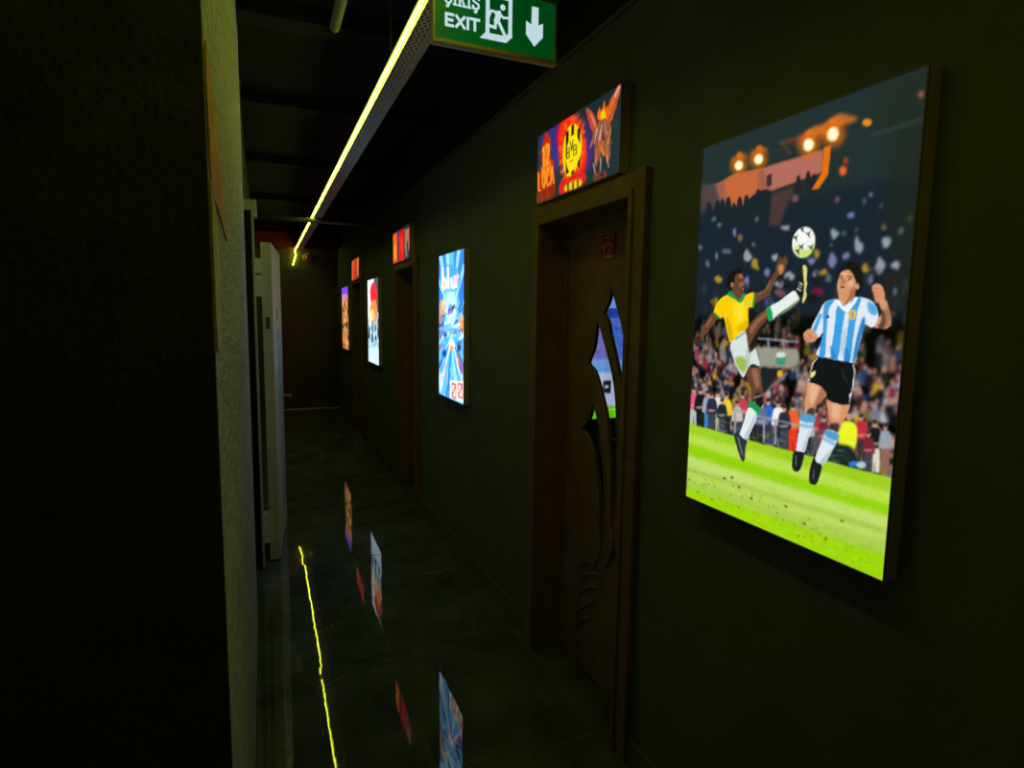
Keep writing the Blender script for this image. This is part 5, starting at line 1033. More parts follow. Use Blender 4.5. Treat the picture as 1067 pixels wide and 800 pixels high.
["s",[210,235,250],1,1,[[155,311],[290,408],[419,351],[500,331],[291,357]]],
["s",[255,150,60],1,1.2,[[347,347],[340,335],[319,326],[291,321],[262,323],[241,330],[233,341],[241,353],[262,363],[290,367],[319,365],[339,358]]],
["s",[255,255,235],1,1,[[334,378],[328,368],[312,361],[291,357],[268,358],[252,365],[246,374],[252,384],[268,392],[290,395],[312,393],[328,387]]],
["p",[230,245,255],0.85,0.6,[[260,356],[-29,33],[49,37],[277,356]]],
["p",[30,90,190],0.85,0.6,[[238,368],[-78,162],[-3,160],[254,367]]],
["p",[235,235,255],0.85,0.6,[[326,358],[532,112],[592,124],[342,360]]],
["p",[60,60,140],0.85,0.6,[[369,360],[551,222],[608,234],[384,363]]],
["p",[40,110,200],0.85,0.6,[[282,331],[166,-6],[240,2],[300,332]]],
["p",[160,225,250],0.85,0.6,[[304,332],[367,120],[434,130],[321,333]]],
["p",[245,170,160],0.85,0.6,[[192,274],[21,73],[98,77],[210,274]]],
["p",[230,60,60],0.85,0.6,[[411,300],[471,216],[532,227],[427,303]]],
["s",[20,50,130],0.8,1.5,[[187,299],[180,286],[160,275],[132,270],[103,271],[82,280],[74,292],[82,306],[103,317],[131,322],[159,321],[180,312]]],
["s",[20,40,120],0.8,1.5,[[508,356],[501,343],[484,333],[460,329],[435,331],[417,339],[410,351],[417,363],[435,373],[459,378],[483,375],[501,367]]],
["s",[110,60,150],0.8,2,[[560,239],[556,217],[542,201],[522,193],[502,197],[487,211],[481,232],[487,254],[501,271],[521,278],[540,274],[555,259]]],
["s",[190,240,255],0.8,3,[[97,93],[89,58],[66,31],[36,18],[4,23],[-19,46],[-28,79],[-19,115],[4,142],[35,154],[66,148],[88,125]]],["streak",[[0,566],[330,640],[8,30],[3,9],60,0.6],120,[[235,248,255],[60,190,250],[30,90,180],[150,110,190],[240,170,130],[110,225,255],[20,60,140]]],["streak",[[0,566],[20,330],[20,60],[3,9],75,0.55],70,[[220,245,255],[60,180,250],[40,100,200],[150,120,200],[120,230,255],[240,190,170]]],
["p",[250,240,205],1,0.4,[[271,127],[562,146],[564,15],[272,11]]],
["p",[190,80,130],1,0.3,[[302,115],[409,120],[410,16],[303,16]]],
["p",[248,225,170],1,0.3,[[320,100],[392,105],[393,30],[320,31]]],
["p",[170,70,140],1,0.3,[[337,34],[400,102],[376,102],[312,33]]],
["p",[190,80,130],1,0.3,[[442,130],[543,134],[544,34],[444,34]]],
["p",[248,225,170],1,0.3,[[459,116],[527,120],[528,47],[460,48]]],
["p",[170,70,140],1,0.3,[[475,52],[535,117],[512,117],[452,51]]]]],"snow":[[700,945],[["p",[150,185,205],1,0,[[-212,1027],[922,1000],[866,-18],[-306,-71]]],
["s",[205,225,235],1,1,[[-71,974],[396,971],[301,525],[-105,568]]],
["s",[60,66,74],0.9,1.2,[[458,957],[810,958],[790,608],[497,631]]],
["s",[216,40,44],1,1,[[194,852],[392,908],[571,838],[592,692],[311,654],[186,743]]],
["s",[240,130,50],1,1.4,[[179,656],[503,715],[614,568],[424,461],[170,524]]],
["s",[250,220,160],0.8,1,[[105,568],[371,611],[362,482],[95,434]]],
["p",[30,50,66],0.85,0.5,[[52,411],[-7,274],[117,278],[134,412]]],
["p",[30,50,66],0.85,0.5,[[259,481],[222,238],[340,243],[337,482]]],
["p",[30,50,66],0.85,0.5,[[448,440],[449,269],[559,274],[522,442]]],
["p",[30,50,66],0.85,0.5,[[633,506],[604,318],[710,322],[704,506]]],
["s",[235,245,250],0.8,0.6,[[469,328],[462,316],[446,307],[424,303],[402,306],[386,314],[381,326],[388,338],[405,347],[427,351],[449,348],[464,340]]],
["s",[90,130,160],0.8,0.6,[[164,60],[157,47],[139,37],[115,32],[91,34],[74,42],[68,54],[76,67],[94,77],[119,82],[142,80],[159,72]]],
["s",[200,225,240],0.8,0.6,[[205,216],[198,203],[180,193],[156,189],[133,191],[116,199],[111,211],[118,224],[136,234],[160,238],[183,236],[200,228]]],
["s",[235,245,250],0.8,0.6,[[710,287],[703,275],[688,266],[667,262],[647,265],[632,272],[627,284],[634,295],[649,304],[670,308],[690,306],[705,298]]],
["s",[90,130,160],0.8,0.6,[[100,99],[93,86],[74,76],[50,71],[26,73],[8,81],[3,93],[10,106],[29,116],[54,121],[78,119],[95,111]]],
["s",[200,225,240],0.8,0.6,[[435,153],[428,141],[412,131],[389,127],[367,128],[351,136],[346,148],[353,160],[370,170],[392,174],[414,172],[430,165]]],
["s",[235,245,250],0.8,0.6,[[23,204],[15,192],[-4,181],[-29,177],[-53,179],[-71,187],[-77,200],[-69,213],[-50,223],[-25,227],[0,225],[17,217]]],
["s",[90,130,160],0.8,0.6,[[-4,269],[-12,256],[-31,247],[-56,242],[-81,244],[-98,253],[-104,265],[-96,278],[-77,288],[-52,293],[-27,290],[-10,282]]],
["s",[200,225,240],0.8,0.6,[[551,357],[544,345],[528,336],[507,333],[485,335],[470,343],[465,355],[472,367],[488,376],[510,379],[531,377],[546,369]]],
["s",[235,245,250],0.8,0.6,[[214,-2],[206,-15],[188,-25],[165,-31],[141,-29],[124,-21],[119,-9],[126,4],[144,14],[168,19],[192,17],[208,10]]],
["s",[90,130,160],0.8,0.6,[[730,215],[724,204],[708,195],[688,190],[667,192],[653,200],[648,211],[654,223],[670,232],[690,236],[711,234],[725,227]]],
["s",[200,225,240],0.8,0.6,[[559,153],[553,141],[537,131],[515,127],[494,128],[478,136],[473,148],[480,160],[496,169],[518,174],[539,172],[554,164]]],
["s",[235,245,250],0.8,0.6,[[351,57],[345,45],[327,35],[304,30],[282,31],[266,39],[260,51],[267,63],[285,73],[308,78],[330,77],[346,69]]],
["s",[90,130,160],0.8,0.6,[[119,52],[112,39],[93,29],[69,23],[45,25],[27,33],[22,45],[29,58],[48,69],[73,74],[96,72],[113,64]]],
["s",[200,225,240],0.8,0.6,[[9,29],[1,16],[-17,6],[-43,0],[-67,2],[-85,10],[-91,22],[-83,36],[-64,46],[-39,51],[-14,50],[3,42]]],
["s",[235,245,250],0.8,0.6,[[520,218],[513,206],[497,196],[475,192],[454,194],[438,202],[433,214],[440,226],[456,235],[478,239],[500,237],[515,229]]],
["s",[90,130,160],0.8,0.6,[[516,212],[510,200],[493,191],[472,187],[450,189],[435,196],[429,208],[436,220],[453,230],[475,234],[496,232],[511,224]]],
["s",[200,225,240],0.8,0.6,[[603,340],[597,329],[581,320],[559,316],[538,318],[523,326],[518,338],[525,349],[541,358],[562,362],[583,360],[598,352]]],
["s",[235,245,250],0.8,0.6,[[384,54],[377,42],[360,32],[337,27],[315,28],[299,36],[293,48],[300,60],[318,70],[341,75],[363,73],[379,66]]],
["s",[90,130,160],0.8,0.6,[[705,306],[699,294],[683,286],[663,282],[642,284],[628,292],[623,303],[629,315],[645,324],[665,327],[686,325],[700,317]]],
["s",[200,225,240],0.8,0.6,[[181,27],[174,15],[156,4],[132,-1],[108,1],[91,8],[86,21],[93,34],[112,44],[136,49],[159,47],[176,39]]],
["s",[235,245,250],0.8,0.6,[[279,351],[272,339],[255,329],[231,325],[208,328],[192,336],[186,348],[194,361],[211,370],[235,374],[258,371],[274,363]]],
["s",[90,130,160],0.8,0.6,[[549,231],[543,219],[526,209],[505,205],[483,207],[468,215],[463,226],[470,239],[486,248],[508,252],[529,250],[544,242]]],
["s",[200,225,240],0.8,0.6,[[563,209],[556,197],[540,187],[518,183],[497,185],[482,193],[477,204],[483,216],[500,226],[521,230],[543,228],[558,220]]],
["s",[200,225,240],0.7,3,[[-68,133],[708,198],[697,10],[-81,-29]]],["streak",[[0,700],[420,700],[20,60],[8,16],85,0.6],30,[[220,60,40],[245,225,200],[250,160,70],[70,70,80],[230,235,240]]]]],"desert":[[715,925],[["p",[190,120,70],1,0,[[-264,1000],[1081,941],[967,-28],[-426,-52]]],
["s",[120,70,220],1,1.5,[[-142,964],[881,949],[863,801],[-164,815]]],
["s",[200,120,170],1,1,[[-164,815],[863,801],[855,734],[-175,740]]],
["s",[240,190,120],0.85,0.6,[[434,433],[421,414],[390,400],[349,394],[310,399],[282,412],[274,431],[287,450],[319,464],[360,469],[399,465],[426,451]]],
["s",[90,50,36],0.85,0.6,[[227,61],[213,41],[181,26],[138,18],[97,21],[67,34],[59,53],[73,73],[106,89],[149,96],[190,93],[219,80]]],
["s",[250,150,60],0.85,0.6,[[520,159],[507,140],[477,125],[437,118],[398,121],[370,134],[362,152],[375,172],[406,187],[447,193],[485,190],[512,177]]],
["s",[50,40,44],0.85,0.6,[[731,557],[718,539],[689,525],[651,520],[614,525],[588,539],[580,557],[593,575],[622,588],[660,593],[697,588],[723,575]]],
["s",[240,190,120],0.85,0.6,[[691,112],[679,93],[650,78],[611,71],[573,74],[547,86],[539,105],[552,124],[582,139],[620,145],[658,142],[684,130]]],
["s",[90,50,36],0.85,0.6,[[423,320],[410,301],[379,287],[338,281],[298,285],[270,298],[262,317],[276,336],[307,350],[348,356],[388,352],[415,339]]],
["s",[250,150,60],0.85,0.6,[[105,163],[91,143],[58,127],[14,120],[-28,124],[-58,137],[-67,156],[-52,177],[-18,192],[26,199],[68,195],[97,182]]],
["s",[50,40,44],0.85,0.6,[[176,341],[162,321],[129,306],[86,300],[44,304],[15,318],[6,337],[21,357],[54,372],[97,378],[138,373],[167,360]]],
["s",[240,190,120],0.85,0.6,[[189,692],[175,673],[142,660],[100,655],[58,661],[29,675],[20,695],[35,714],[68,727],[111,731],[152,726],[180,711]]],
["s",[90,50,36],0.85,0.6,[[506,379],[493,360],[462,346],[422,340],[383,344],[356,358],[348,376],[361,395],[392,409],[432,415],[471,411],[498,397]]],
["s",[250,150,60],0.85,0.6,[[524,157],[511,138],[481,123],[441,117],[402,120],[374,132],[366,151],[380,170],[411,185],[451,192],[490,188],[516,176]]],
["s",[50,40,44],0.85,0.6,[[805,675],[793,657],[764,645],[727,640],[690,645],[664,659],[657,677],[669,695],[698,708],[736,712],[772,706],[797,693]]],
["s",[240,190,120],0.85,0.6,[[514,316],[501,297],[470,282],[430,276],[391,280],[364,293],[355,312],[369,331],[400,345],[440,351],[479,347],[506,334]]],
["s",[90,50,36],0.85,0.6,[[531,341],[518,322],[488,308],[448,302],[409,306],[381,319],[373,338],[387,357],[417,371],[458,377],[496,372],[523,359]]],
["s",[250,150,60],0.85,0.6,[[431,95],[418,76],[387,61],[346,53],[306,57],[278,69],[270,88],[283,108],[315,123],[356,130],[396,126],[423,114]]],
["s",[50,40,44],0.85,0.6,[[387,344],[373,325],[342,311],[301,305],[261,309],[233,322],[224,341],[238,360],[270,375],[311,380],[351,376],[378,363]]],
["s",[240,190,120],0.85,0.6,[[603,674],[590,656],[560,643],[521,638],[483,644],[456,657],[448,676],[461,694],[491,707],[531,711],[569,706],[595,692]]],
["s",[90,50,36],0.85,0.6,[[415,667],[402,649],[371,635],[330,631],[291,636],[263,650],[254,669],[268,688],[299,701],[340,705],[380,700],[407,686]]],
["s",[250,150,60],0.85,0.6,[[205,745],[191,727],[159,713],[116,709],[75,715],[46,729],[37,749],[51,768],[84,781],[127,785],[168,779],[196,764]]],
["s",[50,40,44],0.85,0.6,[[237,583],[224,564],[191,550],[149,545],[108,550],[79,564],[70,583],[84,603],[117,616],[160,621],[201,616],[229,602]]],
["s",[240,190,120],0.85,0.6,[[430,319],[417,300],[386,285],[346,279],[306,283],[278,296],[270,315],[283,334],[315,349],[356,355],[395,350],[422,337]]],
["s",[90,50,36],0.85,0.6,[[659,385],[647,366],[617,352],[578,347],[541,351],[514,364],[506,382],[519,401],[549,415],[588,420],[625,416],[651,403]]],
["s",[250,150,60],0.85,0.6,[[714,452],[702,434],[673,420],[635,415],[597,419],[571,432],[563,451],[576,469],[606,483],[644,488],[681,483],[707,470]]],
["s",[50,40,44],0.85,0.6,[[597,335],[584,317],[555,303],[515,297],[477,301],[450,314],[442,332],[455,351],[485,365],[525,371],[563,367],[589,354]]],
["s",[240,190,120],0.85,0.6,[[538,542],[525,524],[495,510],[455,505],[416,510],[389,523],[381,542],[394,561],[425,574],[465,579],[503,574],[530,560]]],
["s",[90,50,36],0.85,0.6,[[712,180],[700,162],[671,147],[632,140],[595,144],[568,156],[560,174],[573,193],[603,208],[642,214],[679,211],[705,198]]]]],"door_sign_two":[[698,280],[["p",[36,40,58],1,0,[[-92,-25],[747,-32],[753,274],[-78,310]]],
["p",[245,100,24],1,0.6,[[5,16],[187,14],[196,258],[15,265]]],
["p",[255,160,50],1,0.8,[[37,44],[144,42],[148,165],[42,168]]],
["p",[50,40,110],1,0.6,[[191,109],[292,107],[297,267],[196,271]]],
["p",[236,10,16],1,0.8,[[260,16],[468,13],[475,255],[268,263]]],
["p",[255,40,30],1,0.6,[[319,79],[416,77],[419,196],[323,199]]],
["p",[196,110,80],1,1.2,[[496,75],[663,72],[667,242],[501,248]]],
["p",[130,126,120],1,0.8,[[521,22],[586,21],[591,229],[527,232]]],
["p",[236,90,50],1,0.8,[[601,112],[651,111],[654,240],[604,242]]],
["p",[70,50,50],1,0.6,[[562,74],[626,73],[627,138],[563,139]]],
["p",[150,30,60],1,0.6,[[-11,3],[468,-3],[468,13],[-10,19]]]]],"door_sign_three":[[695,270],[["p",[36,40,58],1,0,[[-93,-30],[713,-22],[743,282],[-52,313]]],
["p",[245,84,30],1,0.6,[[14,13],[197,14],[223,248],[42,253]]],
["p",[230,40,20],1,0.6,[[252,14],[413,15],[438,254],[279,260]]],
["p",[240,96,44],1,0.6,[[468,42],[627,42],[648,255],[491,261]]]]],"television":[[1240,700],[["p",[70,110,215],1,0,[[-52,774],[1243,822],[1311,-137],[-34,-54]]],
["s",[120,160,235],1,2,[[180,731],[682,747],[688,626],[183,616]]],
["s",[40,60,150],1,1,[[183,616],[755,627],[758,582],[185,575]]],
["s",[60,90,220],0.8,0.6,[[174,445],[172,442],[165,441],[156,440],[147,441],[141,443],[138,445],[141,447],[147,449],[156,449],[165,449],[171,447]]],
["s",[150,90,180],0.8,0.6,[[259,395],[258,390],[256,386],[253,384],[249,386],[247,390],[246,395],[246,400],[249,404],[252,405],[255,404],[258,400]]],
["s",[190,110,170],0.8,0.6,[[434,396],[432,390],[428,385],[421,384],[414,385],[409,390],[407,396],[409,402],[413,406],[420,408],[427,406],[432,402]]],
["s",[90,140,230],0.8,0.6,[[284,435],[284,431],[281,428],[278,427],[274,428],[272,431],[271,435],[272,440],[274,443],[277,444],[281,443],[283,440]]],
["s",[40,60,150],0.8,0.6,[[344,334],[342,331],[335,329],[326,329],[317,329],[311,331],[308,334],[310,337],[317,339],[326,339],[335,339],[342,336]]],
["s",[60,90,220],0.8,0.6,[[100,545],[99,540],[96,536],[92,535],[88,536],[85,540],[84,545],[85,550],[88,553],[92,555],[96,553],[99,550]]],
["s",[150,90,180],0.8,0.6,[[412,445],[411,443],[406,441],[400,441],[394,441],[390,443],[388,445],[389,447],[394,449],[400,449],[406,449],[410,447]]],
["s",[190,110,170],0.8,0.6,[[326,330],[324,326],[318,322],[310,321],[302,323],[296,326],[293,331],[295,335],[301,338],[309,339],[317,338],[324,335]]],
["s",[90,140,230],0.8,0.6,[[200,351],[199,347],[195,343],[190,342],[184,343],[180,347],[178,351],[179,356],[183,359],[189,361],[195,359],[199,356]]],
["s",[40,60,150],0.8,0.6,[[199,496],[198,492],[194,489],[189,488],[184,489],[180,492],[179,495],[180,499],[184,502],[189,503],[194,502],[198,499]]],
["s",[60,90,220],0.8,0.6,[[92,415],[91,411],[88,408],[84,406],[80,408],[77,411],[76,415],[77,420],[80,423],[84,424],[88,423],[91,420]]],
["s",[150,90,180],0.8,0.6,[[460,404],[458,401],[455,398],[450,397],[445,398],[441,401],[439,404],[441,407],[444,410],[449,411],[454,410],[458,407]]],
["s",[190,110,170],0.8,0.6,[[542,482],[541,476],[538,471],[534,470],[530,471],[527,476],[525,482],[526,488],[529,492],[533,494],[537,492],[541,488]]],
["s",[90,140,230],0.8,0.6,[[89,361],[88,357],[85,355],[80,354],[76,355],[72,357],[71,361],[72,365],[75,367],[80,368],[85,367],[88,364]]],
["s",[40,60,150],0.8,0.6,[[698,470],[696,466],[690,463],[682,462],[673,463],[667,466],[665,470],[667,474],[673,476],[681,478],[689,476],[695,474]]],
["s",[60,90,220],0.8,0.6,[[654,397],[653,394],[648,393],[642,392],[635,393],[630,395],[628,397],[630,400],[635,402],[641,402],[648,402],[653,400]]],
["s",[150,90,180],0.8,0.6,[[297,456],[296,452],[293,449],[288,447],[283,449],[279,452],[278,456],[279,460],[282,463],[287,465],[292,463],[296,460]]],
["s",[190,110,170],0.8,0.6,[[206,455],[205,450],[200,447],[194,446],[188,447],[183,450],[182,455],[183,460],[188,463],[194,465],[200,463],[205,460]]],
["s",[90,140,230],0.8,0.6,[[543,395],[541,391],[537,388],[531,387],[525,388],[521,391],[519,395],[520,399],[525,402],[530,403],[537,402],[541,399]]],
["s",[40,60,150],0.8,0.6,[[627,488],[625,482],[619,477],[611,476],[603,477],[597,482],[594,488],[596,495],[602,499],[610,501],[618,499],[624,495]]],
["s",[60,90,220],0.8,0.6,[[658,441],[656,436],[653,432],[647,431],[642,432],[638,436],[636,441],[637,446],[641,449],[646,450],[652,449],[656,446]]],
["s",[150,90,180],0.8,0.6,[[500,447],[499,443],[495,440],[490,439],[484,440],[480,443],[478,447],[480,451],[484,454],[489,455],[494,454],[498,451]]],
["s",[190,110,170],0.8,0.6,[[124,504],[123,499],[121,496],[117,495],[113,496],[110,499],[109,504],[110,509],[113,512],[116,513],[120,512],[123,509]]],
["s",[90,140,230],0.8,0.6,[[672,541],[671,536],[669,532],[665,530],[662,532],[659,536],[658,541],[659,546],[661,550],[664,552],[668,550],[671,546]]],
["s",[40,60,150],0.8,0.6,[[289,452],[288,449],[285,447],[282,447],[279,447],[276,449],[275,452],[276,455],[278,457],[282,458],[285,457],[288,455]]],
["s",[60,90,220],0.8,0.6,[[515,427],[513,421],[506,416],[498,415],[489,416],[482,421],[480,427],[482,433],[488,438],[497,439],[506,438],[512,433]]],
["s",[150,90,180],0.8,0.6,[[298,424],[296,420],[292,417],[286,416],[281,417],[276,420],[274,424],[276,428],[280,431],[286,433],[292,431],[296,428]]],
["s",[190,110,170],0.8,0.6,[[323,335],[321,333],[316,331],[309,330],[302,331],[297,333],[295,336],[297,339],[302,340],[309,341],[316,340],[321,338]]],
["s",[90,140,230],0.8,0.6,[[521,336],[518,331],[512,328],[503,327],[494,328],[487,332],[484,336],[487,341],[493,344],[502,345],[511,344],[518,340]]],
["s",[40,60,150],0.8,0.6,[[97,380],[95,375],[89,372],[81,370],[72,372],[66,376],[64,381],[66,386],[72,389],[80,390],[89,389],[95,385]]],
["s",[60,90,220],0.8,0.6,[[342,483],[340,481],[335,479],[327,478],[319,479],[314,480],[311,483],[313,486],[319,488],[327,488],[334,488],[340,486]]],
["s",[150,90,180],0.8,0.6,[[561,454],[561,448],[558,444],[554,443],[551,444],[548,448],[546,454],[547,459],[550,463],[553,465],[557,463],[560,459]]],
["s",[190,110,170],0.8,0.6,[[310,550],[309,545],[306,541],[302,539],[298,541],[295,545],[293,550],[294,556],[297,560],[301,561],[305,560],[308,556]]],
["s",[90,140,230],0.8,0.6,[[190,385],[188,382],[182,380],[174,380],[166,381],[161,382],[158,385],[160,387],[166,389],[174,390],[182,389],[187,387]]],
["s",[40,60,150],0.8,0.6,[[347,382],[345,377],[341,373],[335,371],[329,373],[324,377],[322,383],[323,388],[328,392],[334,394],[340,392],[345,388]]],
["s",[60,90,220],0.8,0.6,[[307,422],[306,417],[303,413],[299,411],[294,413],[291,417],[290,422],[291,428],[294,432],[298,433],[303,432],[306,428]]],
["s",[150,90,180],0.8,0.6,[[601,437],[600,433],[596,430],[591,429],[585,430],[581,433],[580,437],[581,440],[585,443],[590,444],[596,443],[600,440]]],
["s",[190,110,170],0.8,0.6,[[441,546],[439,543],[435,540],[428,539],[422,540],[417,543],[415,546],[417,549],[421,552],[428,553],[434,552],[439,550]]],
["s",[90,140,230],0.8,0.6,[[289,497],[287,495],[281,493],[273,492],[265,492],[259,494],[256,497],[258,500],[264,502],[272,503],[281,502],[287,500]]],
["s",[40,60,150],0.8,0.6,[[214,535],[213,532],[211,529],[208,528],[205,529],[202,531],[201,535],[202,539],[204,542],[207,543],[211,542],[213,539]]],
["s",[60,90,220],0.8,0.6,[[610,350],[609,346],[604,344],[598,343],[591,344],[586,347],[584,351],[586,355],[591,358],[597,359],[604,357],[608,354]]],
["s",[150,90,180],0.8,0.6,[[623,446],[621,441],[616,438],[609,436],[602,438],[597,441],[595,446],[597,451],[602,455],[609,456],[616,455],[621,451]]],
["s",[190,110,170],0.8,0.6,[[126,372],[125,368],[123,365],[119,364],[116,365],[113,368],[112,372],[113,376],[115,379],[119,381],[122,379],[125,376]]],
["s",[90,140,230],0.8,0.6,[[659,441],[658,436],[654,432],[648,430],[642,432],[638,436],[636,441],[638,446],[642,450],[647,451],[653,450],[657,446]]],
["s",[40,60,150],0.8,0.6,[[639,424],[638,418],[636,413],[632,412],[629,413],[626,418],[624,424],[625,430],[628,434],[631,435],[635,434],[638,430]]],
["s",[60,90,220],0.8,0.6,[[98,411],[96,408],[90,406],[82,406],[74,406],[67,408],[65,411],[67,414],[73,416],[81,417],[90,416],[96,414]]],
["s",[150,90,180],0.8,0.6,[[400,403],[399,399],[396,397],[392,396],[388,397],[384,399],[383,403],[384,406],[387,408],[391,409],[396,408],[399,406]]],
["s",[190,110,170],0.8,0.6,[[114,536],[113,533],[111,530],[107,529],[103,530],[101,532],[100,536],[100,539],[103,541],[107,542],[110,541],[113,539]]],
["s",[90,140,230],0.8,0.6,[[550,404],[548,399],[542,396],[534,395],[526,396],[520,400],[517,405],[519,409],[525,413],[533,414],[542,413],[548,409]]],
["s",[40,60,150],0.8,0.6,[[570,542],[568,540],[563,538],[556,538],[550,538],[544,540],[543,542],[544,544],[549,546],[556,547],[563,546],[568,545]]],
["s",[60,90,220],0.8,0.6,[[382,368],[381,365],[376,362],[370,361],[364,362],[360,365],[358,368],[359,372],[364,374],[370,375],[376,374],[380,371]]],
["s",[150,90,180],0.8,0.6,[[250,480],[248,474],[241,469],[233,468],[224,469],[218,474],[215,480],[217,486],[224,490],[232,492],[241,490],[247,486]]],
["s",[190,110,170],0.8,0.6,[[552,330],[550,326],[544,324],[536,323],[528,324],[522,327],[519,330],[521,333],[527,336],[535,337],[544,336],[550,333]]],
["s",[90,140,230],0.8,0.6,[[349,398],[347,393],[341,390],[334,389],[326,390],[321,394],[319,399],[320,403],[326,407],[333,408],[341,407],[346,403]]],
["s",[40,60,150],0.8,0.6,[[379,542],[377,539],[371,537],[361,536],[352,537],[346,539],[343,542],[345,545],[352,547],[361,548],[370,547],[377,545]]],
["s",[60,90,220],0.8,0.6,[[698,549],[695,545],[688,542],[678,541],[668,542],[661,545],[658,549],[661,552],[668,555],[678,556],[688,555],[695,553]]],
["s",[150,90,180],0.8,0.6,[[578,578],[576,575],[572,572],[566,571],[560,572],[555,575],[553,578],[555,581],[559,583],[565,584],[571,584],[576,581]]],
["s",[190,110,170],0.8,0.6,[[510,412],[508,407],[504,404],[498,402],[491,404],[487,407],[485,413],[486,418],[491,421],[497,423],[503,421],[508,418]]],
["s",[90,140,230],0.8,0.6,[[691,558],[689,553],[684,549],[677,547],[670,549],[665,552],[663,557],[664,562],[669,566],[676,567],[684,566],[689,563]]],
["s",[40,60,150],0.8,0.6,[[471,513],[469,510],[463,508],[454,507],[445,507],[439,510],[436,513],[439,516],[445,518],[454,519],[462,519],[469,516]]],
["s",[60,90,220],0.8,0.6,[[601,461],[601,455],[598,451],[594,450],[589,451],[586,455],[585,461],[585,467],[588,471],[593,472],[597,471],[600,467]]],
["s",[150,90,180],0.8,0.6,[[131,383],[129,377],[125,373],[118,372],[112,373],[107,377],[105,383],[106,388],[111,392],[117,394],[124,392],[129,388]]],
["s",[190,110,170],0.8,0.6,[[573,478],[572,475],[569,473],[565,472],[561,473],[558,475],[557,478],[558,482],[560,484],[565,485],[569,484],[572,482]]],
["s",[90,140,230],0.8,0.6,[[79,417],[78,414],[75,412],[72,412],[68,412],[66,414],[65,417],[66,420],[68,422],[72,423],[75,422],[78,420]]],
["s",[40,60,150],0.8,0.6,[[229,477],[227,473],[222,470],[215,469],[208,470],[202,473],[200,477],[202,481],[207,483],[214,484],[222,483],[227,481]]],
["s",[60,90,220],0.8,0.6,[[381,554],[380,551],[376,549],[371,548],[366,549],[362,551],[360,554],[362,557],[365,559],[370,560],[376,559],[380,557]]],
["s",[150,90,180],0.8,0.6,[[534,575],[532,570],[527,566],[520,565],[512,566],[507,570],[505,575],[506,580],[512,583],[519,585],[526,583],[531,580]]],
["s",[190,110,170],0.8,0.6,[[380,566],[379,563],[376,561],[371,560],[366,561],[363,563],[361,566],[363,569],[366,572],[371,572],[375,572],[379,569]]],
["s",[90,140,230],0.8,0.6,[[245,512],[243,506],[236,502],[228,501],[219,502],[212,506],[210,511],[212,517],[218,520],[227,522],[236,521],[243,517]]],
["s",[40,60,150],0.8,0.6,[[637,399],[636,393],[632,388],[627,386],[621,388],[617,393],[615,399],[616,405],[620,410],[626,411],[631,409],[636,405]]],
["s",[60,90,220],0.8,0.6,[[375,532],[373,528],[367,526],[360,525],[352,526],[346,528],[344,531],[346,534],[352,537],[359,538],[367,537],[373,535]]],
["s",[150,90,180],0.8,0.6,[[592,392],[591,388],[587,385],[582,384],[577,385],[573,388],[571,392],[572,396],[576,399],[581,401],[586,399],[590,396]]],
["s",[190,110,170],0.8,0.6,[[524,411],[522,408],[517,406],[511,405],[504,406],[499,408],[497,411],[499,414],[504,416],[510,417],[517,416],[522,414]]],
["s",[90,140,230],0.8,0.6,[[277,406],[275,401],[271,397],[265,396],[260,397],[255,401],[253,406],[255,411],[259,415],[265,416],[271,415],[275,411]]],
["s",[40,60,150],0.8,0.6,[[495,490],[494,485],[492,481],[488,480],[484,481],[481,485],[480,490],[480,495],[483,498],[487,500],[491,498],[494,495]]],
["s",[60,90,220],0.8,0.6,[[291,438],[290,435],[287,433],[283,432],[279,433],[277,435],[275,438],[276,441],[279,442],[283,443],[287,442],[290,440]]],
["s",[150,90,180],0.8,0.6,[[334,412],[333,407],[330,403],[327,401],[323,403],[320,407],[318,412],[319,417],[322,421],[326,422],[330,421],[333,417]]],
["s",[190,110,170],0.8,0.6,[[616,409],[614,406],[608,404],[600,403],[592,404],[585,406],[583,410],[585,413],[591,415],[599,416],[608,415],[614,413]]],
["s",[90,140,230],0.8,0.6,[[135,495],[134,491],[132,489],[128,488],[124,489],[121,491],[120,495],[121,499],[124,501],[128,502],[131,501],[134,499]]],
["s",[40,60,150],0.8,0.6,[[554,509],[552,505],[545,502],[537,501],[528,502],[521,505],[519,509],[521,513],[527,516],[536,517],[545,516],[551,513]]],
["s",[60,90,220],0.8,0.6,[[178,419],[176,416],[172,413],[167,412],[161,413],[157,416],[155,419],[157,423],[161,425],[166,426],[172,425],[176,423]]],
["s",[150,90,180],0.8,0.6,[[403,331],[401,328],[395,325],[387,324],[379,325],[373,328],[371,331],[373,335],[379,337],[387,338],[395,337],[400,334]]],
["s",[190,110,170],0.8,0.6,[[656,534],[655,530],[650,528],[644,526],[638,527],[634,530],[632,534],[634,538],[638,540],[644,541],[650,541],[654,538]]],
["s",[90,140,230],0.8,0.6,[[696,580],[694,576],[689,573],[681,571],[673,573],[668,576],[665,580],[667,584],[673,587],[680,589],[688,588],[694,585]]],
["s",[40,60,150],0.8,0.6,[[179,419],[177,414],[171,411],[163,409],[155,411],[150,414],[147,420],[149,425],[155,428],[163,430],[170,428],[176,425]]],
["s",[60,90,220],0.8,0.6,[[127,383],[126,377],[123,373],[118,372],[113,373],[109,377],[107,383],[109,388],[112,392],[117,394],[122,392],[126,388]]],
["s",[150,90,180],0.8,0.6,[[423,558],[421,554],[415,550],[407,549],[400,550],[394,553],[391,558],[393,562],[399,565],[407,567],[415,566],[420,562]]],
["s",[190,110,170],0.8,0.6,[[355,419],[353,417],[349,415],[343,415],[337,415],[333,417],[331,419],[333,422],[337,423],[343,424],[349,423],[353,422]]],
